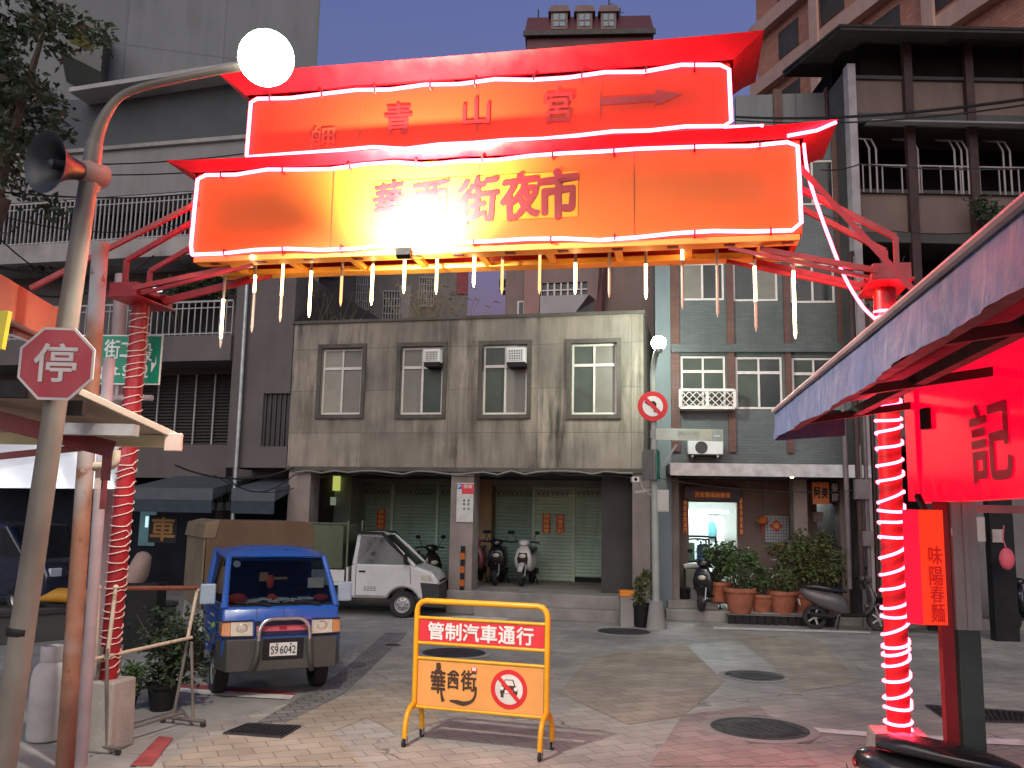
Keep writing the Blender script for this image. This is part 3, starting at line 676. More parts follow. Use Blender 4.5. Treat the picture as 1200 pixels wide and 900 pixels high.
# white gridded board with a red diamond on the side wall
a0, a1, z0, z1 = s4(896, 925, 604, 636, SB - .05); t = thing("grid_board", "white gridded board with red diamond paper hanging on the brown shop wall", "notice board", FB.w(a0, SB - .05, z0), -FB.th)
w, h = a1 - a0, z1 - z0; mb = MB(mat("pale_board", (.48, .53, .57), .5, var=.05)); mb.box(0, w, 0, .045, 0, h); mb.build("board", t, smooth=0)
mb = MB(mat("grid_blue", (.16, .20, .26), .5))
for k in range(10): mb.box(w * k / 9 - .006, w * k / 9 + .006, -.009, 0, 0, h); mb.box(0, w, -.013, -.0095, h * k / 9 - .006, h * k / 9 + .006)
mb.build("wire_grid", t, smooth=0)
mb = MB(REDPAPER); mb.poly([(w * .47 + .15 * math.cos(k * math.pi / 2), h * .62 + .15 * math.sin(k * math.pi / 2)) for k in range(4)], -.02); mb.m(GOLD); mb.text("福", w * .47 - .06, w * .47 + .06, h * .62 - .06, h * .62 + .06, -.024, .02); mb.build("diamond_paper", t, smooth=0)
a0, a1, z0, z1 = s4(903, 922, 637, 650, SB - .04); mb = MB(mat("red_cloth", (.5, .05, .04), .8)); mb.at(Matrix.Identity(4)); mb.prism([(a0, z0), (a1, z0 + .04), (a1 - .06, z1), ((a0 + a1) / 2, z1 + .05), (a0 + .05, z1 - .05)], 'y', SB - .06, SB - .01); o = mb.build("red_cloth", None, smooth=0, loc=(0, 0, 0)); o.matrix_world = Matrix.Translation(FB.O) @ Matrix.Rotation(-FB.th, 4, 'Z'); tag(o, "red cloth hung on the brown shop wall below the gridded board", "cloth")
# round lantern ornament
c = FB.w(*[FB.hit(894, 610, SB - .3)[0], SB - .3], FB.hit(894, 610, SB - .3)[1]); t = thing("paper_lantern", "small orange lantern ornament hanging left of the gridded board", "lantern", c)
mb = MB(mat("orange_paper", (.55, .13, .03), .7)); mb.ball((0, 0, 0), (.12, .12, .1)); mb.build("shade", t); mb = MB(REDPAPER); mb.cyl((0, 0, -.1), (0, 0, -.36), .02, 6); mb.build("tassel", t); mb = MB(WIRE); mb.cyl((0, 0, .1), (0, 0, 1.0), .005, 5); mb.build("string", t)
# bare bulb and inclined strip light stick under the canopy
c = FB.hit(928, 557, -.9); t = thing("canopy_lamp", "tiny warm lamp under the dark canopy of the tiled block", "lamp", FB.w(c[0], -.9, c[1])); mb = MB(emit("bulb_warm", (1., .72, .42), 12.)); mb.ball((0, 0, -.02), .045, 10, 6); mb.build("bulb", t); mb = MB(BLACK); mb.cyl((0, 0, .02), (0, 0, .12), .03, 8); mb.build("socket", t)
# orange shop sign
a0, a1, z0, z1 = s4(952, 972, 565, 591, .0); t = thing("shop_sign", "orange square sign with two dark characters above the second lit shop", "shop sign", FB.w(a0, 0, z0), -FB.th)
w, h = a1 - a0, z1 - z0; mb = MB(mat("orange_sign", (.60, .16, .03), .5, var=.1)); mb.box(0, w, 0, .08, 0, h); mb.build("panel", t, smooth=0); mb = MB(BLACK); mb.text("阿", w * .10, w * .46, h * .28, h * .78, -.004, .035); mb.text("美", w * .54, w * .92, h * .28, h * .78, -.004, .035); mb.build("lettering", t, smooth=0)
a0, a1, z0, z1 = s4(973, 984, 565, 589, .0); t = thing("shop_sign", "dark narrow sign with pale characters right of the orange one", "shop sign", FB.w(a0, 0, z0), -FB.th)
w, h = a1 - a0, z1 - z0; mb = MB(BLACK); mb.box(0, w, 0, .08, 0, h); mb.build("panel", t, smooth=0); mb = MB(mat("pale_ink", (.4, .33, .35), .6)); mb.text("髮", w * .12, w * .88, h * .52, h * .94, -.004, .02); mb.text("廊", w * .12, w * .88, h * .06, h * .46, -.004, .02); mb.build("lettering", t, smooth=0)
a0, a1, z0, z1 = s4(952, 964, 600, 612, SB - .05); mb = MB(mat("grey_box_paint", (.42, .37, .36), .6)); mb.box(0, a1 - a0, 0, .12, 0, z1 - z0); mb.box(.03, a1 - a0 - .03, -.012, -.001, .03, z1 - z0 - .03); o = mb.build("meter_box", smooth=0, loc=FB.w(a0, SB - .13, z0)); o.rotation_euler = (0, 0, -FB.th); tag(o, "grey meter box on the dark wall under the orange sign", "meter box")
# air-conditioner outdoor unit on the tiled wall
a0, a1, z0, z1 = q4(806, 848, 516, 533, -.4); t = thing("outdoor_unit", "white split air conditioner outdoor unit hung below the lattice window cage", "air conditioner", FB.w(a0, -.4, z0), -FB.th)
w, h = a1 - a0, z1 - z0; mb = MB(WHITE); mb.box(0, w, 0, .3, 0, h); mb.build("case", t, bev=.02)
mb = MB(BLACK); mb.disc((w * .38, -.004, h * .5), h * .44, 0); mb.m(mat("fan_grey", (.12, .10, .11), .5))
for k in range(1, 6): mb.disc((w * .38, -.007, h * .5), h * .44 * k / 5, 0, h * .44 * k / 5 - .012, 24)
mb.build("fan_grille", t, smooth=0); mb = MB(STEEL)
for x in (.1, w - .12): mb.bar((x, .02, -.03), (x, .4, -.03), .04); mb.bar((x, .05, -.04), (x, .4, -.35), .03)
mb.build("bracket", t, smooth=0)

# --- left: old mauve building with balconies, pipe and louvres
FL = Frame(FC.w(aL, 0).xy, FC.th)
lb = root_for("balcony_building", "old mauve-grey building with balconies and louvres on the left", FL)
def l4(u0, u1, v0, v1, b=0.): return fr_px(FL, u0, u1, v0, v1, b)
zLt = FL.hit(200, 178, 1.2)[1]; aLL = FL.hit(-40, 400, 1.2)[0]
mb = MB(MAUVE); wn = l4(309, 340, 461, 523); z0 = FL.hit(300, 548)[1]; zW = FL.hit(300, 318)[1]
a_w = FL.hit(272, 430)[0]; mb.wall(a_w, -.02, z0, zW, (wn,), 0, .2); mb.quad((a_w, 0, z0), (a_w, 0, zW), (a_w, 2.5, zW), (a_w, 2.5, z0)); mb.quad((a_w, 0, zW), (-.02, 0, zW), (-.02, 9, zW), (a_w, 9, zW)); mb.quad((-.02, 0, zT), (-.02, 9, zT), (-.02, 9, zW), (-.02, 0, zW)); mb.build("corner_wall", lb, smooth=0)
mb = MB(DKWALL); n = 12; a0, a1, z0_, z1_ = wn
for k in range(n): x = a0 + (a1 - a0) * k / n; mb.box(x + .01, x + (a1 - a0) / n - .01, .06 + .03 * (k % 2), .12 + .03 * (k % 2), z0_, z1_)
mb.m(BLACK); mb.box(a0, a1, .17, .2, z0_, z1_); mb.build("window_grille", lb, smooth=0)
lou = l4(166, 270, 440, 521, 1.2)
mb = MB(MAUVE); mb.wall(aLL, -.02, FL.hit(200, 560, 1.2)[1], zLt, (lou,), 1.2, .2); mb.quad((aLL, 1.2, zLt), (-.02, 1.2, zLt), (-.02, 9, zLt), (aLL, 9, zLt)); mb.build("main_wall", lb, smooth=0)
mb = MB(DKWALL); a0, a1, z0, z1 = lou; nb = 5
mb.box(a0, a1, 1.33, 1.38, z0, z1)
n = 22
for k in range(n):
    z = z0 + (z1 - z0) * (k + .5) / n; mb.hexa([(a0, 1.24, z - .03), (a1, 1.24, z - .03), (a1, 1.32, z + .02), (a0, 1.32, z + .02), (a0, 1.24, z - .02), (a1, 1.24, z - .02), (a1, 1.32, z + .03), (a0, 1.32, z + .03)])
mb.m(RAILW)
for k in range(nb + 1): x = a0 + (a1 - a0) * k / nb; mb.box(x - .02, x + .02, 1.19, 1.23, z0, z1)
mb.build("louvre_window", lb, smooth=0)
# pale parapet band, then dark storeys above
mb = MB(LTBAND); z0, z1 = FL.hit(190, 226, -.1)[1], FL.hit(190, 172, -.1)[1]; mb.box(aLL, FL.hit(300, 200, -.1)[0], -.1, 1.2, z0, z1); mb.m(CEMENT); mb.box(aLL, FL.hit(306, 200, -.1)[0], -.2, 1.25, z1, z1 + .1); mb.build("balcony_front", lb, smooth=0)
mb = MB(CEMENT); zs0, zs1 = FL.hit(190, 300, -.15)[1], FL.hit(190, 278, -.15)[1]; mb.box(aLL, FL.hit(296, 300, -.15)[0], -.15, 1.2, zs0, zs1)
zt0, zt1 = FL.hit(220, 423, -.1)[1], FL.hit(220, 393, -.1)[1]; mb.m(MAUVE); mb.box(aLL, a_w - .01, -.1, 1.2, zt0, zt1); islands(mb, "balcony_slab", lb)
railing(lb, aLL, FL.hit(296, 250, -.1)[0], zs1, FL.hit(190, 228, -.1)[1], -.08, RAILW, .13, .016)
railing(lb, aLL, a_w - .05, zt1, FL.hit(220, 354, -.05)[1], -.04, RAILW, .17, .012)
mb = MB(BLACK); zz = FL.hit(190, 330, 1.19)[1]; mb.box(FL.hit(170, 330, 1.17)[0], FL.hit(262, 330, 1.17)[0], 1.15, 1.198, zt1, zz); mb.m(emit("far_window", (.62, .85, 1.), 1.2)); 
for u0, u1, v0, v1 in ((157, 161, 337, 343), (180, 190, 337, 342), (182, 188, 357, 365), (163, 165, 372, 380)): a0, a1, z0, z1 = l4(u0, u1, v0, v1, 1.14); mb.box(a0, a1, 1.12, 1.148, z0, z1)
mb.build("balcony_door", lb, smooth=0)
mb = MB(BLACK); mb.box(FL.hit(100, 250, 1.17)[0], FL.hit(300, 250, 1.17)[0], 1.16, 1.199, zs1, FL.hit(190, 226, 1.16)[1]); mb.build("upper_recess", lb, smooth=0)
# dark upper storey under a pale roof lip
zu0, zu1 = FL.hit(200, 176, .9)[1], FL.hit(240, 102, .9)[1]
mb = MB(mat("slate_render", (.07, .08, .085), .8, var=.2, scale=.5, streak=.5)); shell(mb, aLL, FL.hit(372, 140, .9)[0], zu1, 8, .9, (), zLt - .02); mb.m(RAILW); a0 = FL.hit(84, 105, .2)[0]; z = FL.hit(84, 107, .2)[1]; mb.hexa([(a0, .1, z - .06), (FL.hit(330, 90, .2)[0], .1, z + .25), (FL.hit(330, 90, .2)[0], 1., z + .25), (a0, 1., z - .06), (a0, .1, z + .06), (FL.hit(330, 90, .2)[0], .1, z + .37), (FL.hit(330, 90, .2)[0], 1., z + .37), (a0, 1., z + .06)]); mb.build("upper_storey", lb, smooth=0)
# ground floor: dark shop under two slate-blue awnings
zaw = FL.hit(220, 572, -.7)[1]; zab = FL.hit(220, 586, -.7)[1]
AWN = mat("slate_awning", (.075, .09, .105), .6, var=.15, scale=2.); AWND = mat("slate_awning_valance", (.02, .035, .05), .6, var=.2)
mb = MB(AWN)
for u0, u1 in ((150, 249), (271, 322)):
    a0, a1 = FL.hit(u0, 580, -.7)[0], FL.hit(u1, 580, -.7)[0]; mb.m(AWN); mb.hexa([(a0, -.7, zab), (a1, -.7, zab), (a1, 1.2, zaw + .3), (a0, 1.2, zaw + .3), (a0, -.7, zaw), (a1, -.7, zaw), (a1, 1.2, zaw + .36), (a0, 1.2, zaw + .36)]); mb.m(AWND); mb.box(a0 + .01, a1 - .01, -.69, -.66, zab - .28, zab - .002)
islands(mb, "awning", lb)
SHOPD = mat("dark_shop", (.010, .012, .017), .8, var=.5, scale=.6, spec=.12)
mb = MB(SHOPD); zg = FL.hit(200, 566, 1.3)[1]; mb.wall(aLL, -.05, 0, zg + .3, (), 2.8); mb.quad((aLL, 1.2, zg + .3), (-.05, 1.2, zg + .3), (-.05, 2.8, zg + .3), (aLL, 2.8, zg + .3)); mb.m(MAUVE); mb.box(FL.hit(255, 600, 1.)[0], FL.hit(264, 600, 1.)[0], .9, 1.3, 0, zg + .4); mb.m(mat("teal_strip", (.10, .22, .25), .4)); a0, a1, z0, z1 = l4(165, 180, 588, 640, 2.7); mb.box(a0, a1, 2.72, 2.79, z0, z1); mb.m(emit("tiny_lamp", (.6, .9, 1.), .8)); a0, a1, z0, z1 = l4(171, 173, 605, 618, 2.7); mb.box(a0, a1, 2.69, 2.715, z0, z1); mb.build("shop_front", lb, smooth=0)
# pale low wall / counter on the far side of the lane
mb = MB(mat("low_wall", (.10, .10, .095), .8, var=.2, scale=1., streak=.5)); p = [G(-60, 762), G(205, 738)]; d = (p[1] - p[0]); t = thing("low_wall", "low pale cement wall crossing behind the poles at far left", "wall", p[0], math.atan2(d.y, d.x)); mb.box(0, d.length, 0, .25, 0, .42); mb.m(DKWALL); mb.box(-.02, d.length + .02, -.03, .28, .42, .5); mb.build("wall", t, smooth=0, bev=.01)
# gold sign in the dark shop
c = l4(178, 204, 606, 634, -.2); t = thing("gold_sign", "dull gold character sign hanging in the dark shop left of the truck canopy", "shop sign", FL.w(c[0], -.2, c[2]), -FL.th)
mb = MB(mat("gold_frame", (.26, .13, .035), .5, metal=.3)); w, h = c[1] - c[0], c[3] - c[2]; mb.text("車", 0, w, 0, h, -.004, .03); mb.m(BLACK); mb.box(-.06, w + .06, 0, .03, -.05, h + .05); mb.build("panel", t, smooth=0)
# down-pipes and hanging meters
def pipe(label, a, b, pts, r, M=STEEL):
    mb = MB(M); mb.tube(pts, r, 10); o = mb.build("drain_pipe"); return tag(o, label, "pipe", "drain pipes on the facades")
a, z1 = FL.hit(290, 325, -.12); a_, z0 = FL.hit(273, 608, -.12)
pipe("long pale down-pipe on the mauve wall beside the balconies", 0, 0, [FL.w(a, -.12, z1), FL.w((a + a_) / 2, -.12, (z0 + z1) / 2), FL.w(a_, -.12, z0 - 2.2 if z0 > 2.4 else 0.0)], .05)
for u, lab in ((248, "first"), (258, "middle"), (268, "last")):
    a0, a1, z0, z1 = l4(u - 3, u + 3, 588, 598, .8); mb = MB(mat("meter_paint", (.40, .42, .43), .5)); mb.box(0, a1 - a0, 0, .12, 0, z1 - z0); mb.cyl(((a1 - a0) / 2, .05, z1 - z0), ((a1 - a0) / 2, .05, z1 - z0 + .5), .015, 6)
    o = mb.build("electric_meter", bev=.008, loc=FL.w(a0, .78, z0)); o.rotation_euler = (0, 0, -FL.th); tag(o, lab + " small grey meter of three in a row between the slate awnings", "electric meter", "electric meters between the awnings")
# balcony shrubs
def shrub(label, c, rad, n, size, M, name="shrub", stems=5, base=None, cat="plant", group=None, clumps=9):
    base = base if base is not None else V((c[0], c[1], c[2] - rad[2])); t = thing(name, label, cat, base, 0, group); cc = V(c) - V(base)
    mb = MB(BARK)
    for _ in range(stems): mb.tube([(rng.uniform(-.04, .04), rng.uniform(-.04, .04), 0), cc * .6 + V((rng.gauss(0, rad[0] * .2), rng.gauss(0, rad[1] * .2), 0)), cc + V((rng.gauss(0, rad[0] * .5), rng.gauss(0, rad[1] * .4), rng.uniform(0, rad[2] * .7)))], [.018, .012, .004], 5)
    mb.build("stem", t)
    mb = MB(M); mb.leaves(cc, rad, n, size, rng, clumps); mb.build("foliage", t, smooth=0); return t
c = FL.w(FL.hit(215, 345, .4)[0], .4, FL.hit(215, 345, .4)[1]); shrub("dark shrub on the lower balcony behind the white railing", c, (1.2, .4, .55), 520, .16, LEAFD, base=V((c.x, c.y, FL.w(0, 0, zt1).z)))
c = FL.w(FL.hit(40, 300, .4)[0], .4, FL.hit(40, 285, .4)[1]); shrub("tangle of dark creepers on the upper balcony behind the loudspeaker", c, (1.6, .5, .8), 700, .16, LEAFD, base=V((c.x, c.y, FL.w(0, 0, zs1).z)))

# --- far apartment blocks behind the grey building
FH = frame_at(548, 360, 27.5, R(-3.5)); hb = root_for("apartment_block", "dim grey apartment block with barred windows seen over the roof, left of the sky gap", FH)
def h4(u0, u1, v0, v1, b=0.): return fr_px(FH, u0, u1, v0, v1, b)
wins = [h4(419, 432, 325, 364), h4(450, 468, 342, 378), h4(378, 396, 300, 326), h4(492, 508, 326, 360)]
a0 = FH.hit(250, 360)[0]; zt = FH.hit(450, 205)[1]
mb = MB(mat("block_render", (.20, .185, .175), .85, var=.15, scale=.5, streak=.6)); shell(mb, a0, 0, zt, 10, 0, wins); mb.build("wall", hb, smooth=0)
for k, (a, b, c, d) in enumerate(wins):
    mb = MB(RAILW)
    n = 6
    for i in range(n + 1): x = a + (b - a) * i / n; mb.box(x - .018, x + .018, -.12, -.08, c, d)
    for i in range(5): z = c + (d - c) * i / 4; mb.box(a - .02, b + .02, -.14, -.122, z - .018, z + .018)
    mb.m(PANE2); mb.box(a, b, .12, .16, c, d); mb.build("barred_window", hb, smooth=0)
mb = MB(mat("pale_strip", (.33, .32, .32), .8)); a, b, c, d = h4(468, 480, 335, 378); mb.box(a, b, -.05, -.002, c, d); mb.m(mat("dull_red_strip", (.28, .05, .06), .7)); a, b, c, d = h4(536, 548, 310, 345); mb.box(a, b, -.05, -.002, c, d); islands(mb, "wall_panel", hb)
FG = frame_at(592, 360, 26.5, R(13)); gb_ = root_for("apartment_block", "brownish pink apartment block with window bay right of the sky gap over the roof", FG)
def g4(u0, u1, v0, v1, b=0.): return fr_px(FG, u0, u1, v0, v1, b)
zt = FG.hit(680, 190)[1]; a1 = FG.hit(775, 360)[0]
ow_ = [g4(606, 615, 352, 372), g4(634, 688, 332, 347)]
mb = MB(BROWNW); shell(mb, 0, a1, zt, 11, 0, ow_); mb.build("wall", gb_, smooth=0)
mb = MB(mat("pink_pier", (.36, .21, .19), .75, var=.12, scale=.6)); a, b, c, d = g4(616, 633, 310, 372); mb.box(a, b, -.16, -.002, c - .5, zt); mb.build("pier", gb_, smooth=0)
a, b, c, d = g4(634, 689, 332, 347); mb = MB(ALUW); n = 7
for i in range(n + 1): x = a + (b - a) * i / n; mb.box(x - .025, x + .025, .02, .07, c, d)
mb.box(a, b, .015, .075, (c + d) / 2 - .02, (c + d) / 2 + .02); mb.m(PANE2); mb.box(a, b, .09, .12, c, d); mb.build("window", gb_, smooth=0)
a, b, c, d = g4(606, 615, 352, 372); mb = MB(ALUW); mb.box(a, b, .02, .06, c, d); mb.m(PANE2); mb.box(a + .06, b - .06, .0, .018, c + .1, d - .06); mb.build("window", gb_, smooth=0)
a, b, c, d = g4(633, 690, 347, 366, -.7); mb = MB(mat("bay_white", (.42, .41, .41), .7, var=.1, scale=1., streak=.5)); mb.hexa([(a, -.7, c), (b - .4, -.7, c), (b, 0, c), (a, 0, c), (a, -.7, d), (b, -.7, d), (b + .1, 0, d), (a, 0, d)]); mb.m(DKWALL); mb.box(a - .02, b - .1, -.72, -.01, c - .12, c - .003); mb.build("bay_balcony", gb_, smooth=0)
mb = MB(MAROON); a, b, c, d = g4(690, 706, 310, 372, -.1); mb.hexa([(a + .2, -.3, c), (b, -.3, c), (b, 0, c), (a + .2, 0, c), (a + .9, -.3, d + 2), (b, -.3, d + 2), (b, 0, d + 2), (a + .9, 0, d + 2)]); mb.build("raking_wall", gb_, smooth=0)
mb = MB(ALU, BLACK); a, b, c, d = g4(583, 592, 322, 338); mb.m(mat("unit_grey", (.3, .29, .27), .6)); mb.box(a, -.002, .2, .8, c, d); mb.m(BLACK); mb.box(a + .03, -.03, .15, .198, c + .1, d - .1); mb.build("wall_unit", gb_, smooth=0)

# maroon tower with mansard roof and dormers
FT = frame_at(616, 40, 72, R(4)); tw = root_for("tower_block", "distant maroon tower with steep roof and three dormers above the sign", FT)
def t4(u0, u1, v0, v1, b=0.): return fr_px(FT, u0, u1, v0, v1, b)
a0, a1, _, zt = t4(618, 764, 17, 60); ze = FT.hit(690, 39)[1]
mb = MB(MAROON); shell(mb, a0, a1, ze, 12); mb.build("wall", tw, smooth=0)
mb = MB(MAROONR); mb.hexa([(a0 - .2, -.25, ze), (a1 + .2, -.25, ze), (a1 + .2, 12.2, ze), (a0 - .2, 12.2, ze), (a0, .5, zt), (a1 - .1, .5, zt), (a1 - .5, 11.5, zt), (a0 + .4, 11.5, zt)]); mb.m(TRIM); mb.box(a0 - .3, a1 + .3, -.5, -.26, ze - .35, ze + .1); mb.build("roof", tw, smooth=0)
for u0, u1 in ((646, 665), (676, 694), (704, 722)):
    a, b, c, d = t4(u0, u1, 17, 36); mb = MB(mat("dormer_stone", (.22, .14, .13), .7)); mb.box(a, b, -.3, 1.2, c, d); mb.prism([(a - .25, d), (b + .25, d), ((a + b) / 2 + .7, d + .55), ((a + b) / 2 - .7, d + .55)], 'y', -.5, 1.2)
    w_ = mb.build("dormer", tw, smooth=0); mb = MB(mat("tower_glass", (.14, .24, .27), .2)); mb.box(a + .22, b - .22, -.36, -.302, c + .25, d - .15); mb.m(mat("dormer_stone", ())); x = (a + b) / 2; mb.box(x - .05, x + .05, -.40, -.362, c + .25, d - .15); mb.box(a + .22, b - .22, -.405, -.366, (c + d) / 2 - .05, (c + d) / 2 + .05); mb.build("pane", w_, smooth=0)
mb = MB(RAILD)
for u, v0, h in ((630, 38, 2.6), (714, 10, 1.5), (727, 16, 1.)): a = FT.hit(u, v0)[0]; z = FT.hit(u, v0)[1]; mb.cyl((a, .8, ze), (a, .8, z + h), .07, 6); mb.bar((a, .8, z + h * .6), (a + .35, .8, z + h * .6), .05)
mb.build("antenna", tw, smooth=0)
a, b, c, d = t4(638, 664, 59, 75, -.3); mb = MB(RAILW)
for k in range(6): x = a + (b - a) * k / 5; mb.box(x - .04, x + .04, -.3, -.22, c, d)
mb.box(a, b, -.3, -.22, d - .08, d); mb.build("roof_rail", tw, smooth=0)

# tall plain block top left
FQ = frame_at(370, 100, 34, R(-13.5)); qb = root_for("tall_building", "tall plain blue-grey building filling the top left sky", FQ)
mb = MB(GREYBLUE); shell(mb, FQ.hit(-330, 100)[0], 0, 36, 14); mb.build("wall", qb, smooth=0)
a, b, c, d = fr_px(FQ, 74, 118, 24, 84, -1.2); mb = MB(mat("bay_dark", (.10, .11, .10), .6, var=.3, scale=.5)); mb.hexa([(a, -.02, c), (b, -.02, c - .6), (b, -1.2, c), (a, -1.2, c + .6), (a, -.02, d + .8), (b, -.02, d), (b, -1.2, d), (a, -1.2, d + .8)]); mb.m(emit("dim_yellow", (.5, .42, .14), .10)); mb.quad((a + .3, -1.24, c + 1.0), (a + 1.1, -1.24, c + .75), (a + 1.1, -1.24, c + 1.3), (a + .3, -1.24, c + 1.6)); mb.build("window_bay", qb, smooth=0)

# --- right: dark balconied building and the orange-tiled tower behind it
FD = frame_at(1000, 300, 18.5, R(0)); db = root_for("dark_building", "dark building with beige parapet panels and caged balconies behind the right awning", FD)
def d4(u0, u1, v0, v1, b=0.): return fr_px(FD, u0, u1, v0, v1, b)
aD0 = FD.hit(1003, 300)[0]; aD1 = FD.hit(1330, 300)[0]; zD = FD.hit(1100, 40)[1]
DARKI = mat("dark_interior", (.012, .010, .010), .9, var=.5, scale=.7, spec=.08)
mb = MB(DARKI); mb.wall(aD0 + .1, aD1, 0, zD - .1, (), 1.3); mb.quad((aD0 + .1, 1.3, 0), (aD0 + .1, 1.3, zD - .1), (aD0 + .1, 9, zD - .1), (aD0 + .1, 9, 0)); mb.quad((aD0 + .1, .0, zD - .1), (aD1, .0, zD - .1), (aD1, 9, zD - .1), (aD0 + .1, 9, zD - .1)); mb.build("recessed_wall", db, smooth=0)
mb = MB(BEIGE)
rowsD = [(95, 136), (228, 275), (352, 396), (470, 512)]
zrows = [(FD.hit(1100, b)[1], FD.hit(1100, a)[1]) for a, b in rowsD]
for z0, z1 in zrows: mb.box(aD0 + .05, aD1, .02, .2, z0, z1)
islands(mb, "parapet_panel", db)
mb = MB(DKWALL)
for z0, z1 in zrows: mb.box(aD0 + .05, aD1, -.1, 1.3, z0 - .22, z0 - .002); mb.box(aD0 + .05, aD1, -.05, .25, z1 + .002, z1 + .08)
islands(mb, "floor_slab", db)
PILD = mat("dark_red_pier", (.045, .02, .019), .7, var=.3)
mb = MB(PILD)
for u in (1069, 1142, 1215, 1290): a = FD.hit(u, 250)[0]; mb.box(a - .09, a + .09, -.14, .018, 0, zD - .1)
islands(mb, "pier", db)
mb = MB(mat("pale_pipe", (.34, .31, .32), .6, streak=.5)); a = FD.hit(1001, 250)[0]; mb.box(a - .07, a + .10, -.12, .15, 0, zD - .8); mb.m(DKWALL); mb.box(a - .02, a + .08, .152, 1.2, 0, zD - .8); mb.build("corner_column", db, smooth=0)
# tangle of pipes and boxes on the corner between the two blocks
for k, (u, v0, v1, r) in enumerate(((988, 470, 690, .05), (996, 300, 690, .06), (1009, 420, 700, .045), (1016, 360, 700, .03), (1024, 450, 700, .04), (1033, 300, 660, .035))):
    a, z1 = FD.hit(u, v0, -.18); z0 = max(.05, FD.hit(u, v1, -.18)[1]); pts = [FD.w(a, -.18, z0), FD.w(a + .01, -.18, (z0 + z1) / 2), FD.w(a, -.18, z1), FD.w(a + .1, -.02, z1 + .1)]
    pipe(("pale dull pipe ending below the lattice cage, nearest the tiled block", "thick dark red pipe beside the window edge of the tiled block", "pale dull pipe between the dark pipes on the block corner", "thin dark red pipe in the middle of the pipe corner", "short pale dull pipe just left of the red light column", "thin tall dark pipe closest behind the red light column")[k], 0, 0, pts, r, PILD if k % 2 else mat("pipe_dull", (.13, .105, .105), .6, var=.3, streak=.5))
for k, (u, v, w_, h_) in enumerate(((1003, 585, .3, .4), (1012, 640, .22, .3), (1030, 560, .35, .5))):
    a, z = FD.hit(u, v, -.3); mb = MB(mat("corner_box_paint", (.16, .13, .13), .6, var=.25)); mb.box(0, w_, 0, .14, 0, h_); mb.box(.03, w_ - .03, -.01, -.001, .03, h_ - .03); mb.cyl((w_ / 2, .07, h_), (w_ / 2, .07, h_ + .7), .02, 6); o = mb.build("electric_box", bev=.006, smooth=0, loc=FD.w(a, -.3, z)); tag(o, ("dark electric box level with the orange sign on the pipe corner", "small low electric box on the pipe corner", "largest electric box on the pipe corner beside the red column")[k], "electric box", "electric boxes on the pipe corner")
# corrugated roof lip
a0, a1, z0, z1 = d4(985, 1330, 30, 62, -.9); z1 = FD.hit(1100, 34, -.9)[1]; mb = MB(mat("rusty_roof", (.035, .028, .026), .8, var=.3)); n = 90
mb.hexa([(a0, -.9, z1 - .06), (a1, -.9, z1 - .06), (a1, 3, z1 + .9), (a0, 3, z1 + .9), (a0, -.9, z1), (a1, -.9, z1), (a1, 3, z1 + 1), (a0, 3, z1 + 1)])
for k in range(n): x = a0 + (a1 - a0) * k / n; mb.bar((x, -.93, z1 + .03), (x, 3, z1 + 1.03), .06, .05)
mb.build("roof", db, smooth=0)
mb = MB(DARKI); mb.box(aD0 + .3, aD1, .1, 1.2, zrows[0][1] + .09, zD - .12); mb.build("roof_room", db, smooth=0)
# cage bars of the balcony
mb = MB(mat("cage_bar", (.30, .26, .26), .5))
z0, z1 = zrows[1][1], zrows[0][0] - .3
for u in (1019, 1027, 1067, 1076, 1119, 1127, 1134, 1176, 1184): a = FD.hit(u, 190, -.05)[0]; mb.tube([(a, -.05, z0), (a, -.05, z1 - .5), (a - .05, .05, z1 - .25), (a - .22, .3, z1 - .12)], .022, 6)
zz = z0 + .62; mb.bar((aD0 + .2, -.05, zz), (aD1, -.05, zz), .03)
for k in range(40): a = aD0 + .2 + k * .42; mb.box(a - .012, a + .012, -.062, -.038, z0, zz)
mb.m(LTBAND); mb.hexa([(FD.hit(1022, 138, -.6)[0], -.6, zrows[0][0] - .42), (aD1, -.6, zrows[0][0] - .42), (aD1, .1, zrows[0][0] - .23), (aD0 + .3, .1, zrows[0][0] - .23), (FD.hit(1022, 138, -.6)[0], -.6, zrows[0][0] - .38), (aD1, -.6, zrows[0][0] - .38), (aD1, .1, zrows[0][0] - .225), (aD0 + .3, .1, zrows[0][0] - .225)]); mb.build("balcony_grille", db, smooth=0)
# ground floor of the dark building: pale wall and doorway strip
mb = MB(mat("grey_lane_wall", (.22, .20, .20), .8, var=.2, scale=.8)); a0, a1 = FD.hit(1140, 680, 1.)[0], FD.hit(1166, 680, 1.)[0]; mb.box(a0, a1, .9, 1.29, 0, 3.0); a0 = FD.hit(1186, 680, 1.)[0]; mb.box(a0, aD1, .9, 1.29, 0, 3.2); islands(mb, "ground_wall", db)
c = d4(1108, 1160, 228, 275, -.5); cc = FD.w(FD.hit(1160, 252, -.5)[0], -.5, FD.hit(1160, 250, -.5)[1]); shrub("leafy dark climber hanging off the balcony of the dark building", cc, (.55, .3, .42), 420, .13, LEAFD, base=V((cc.x, cc.y + .45, zrows[1][1] - .3)))
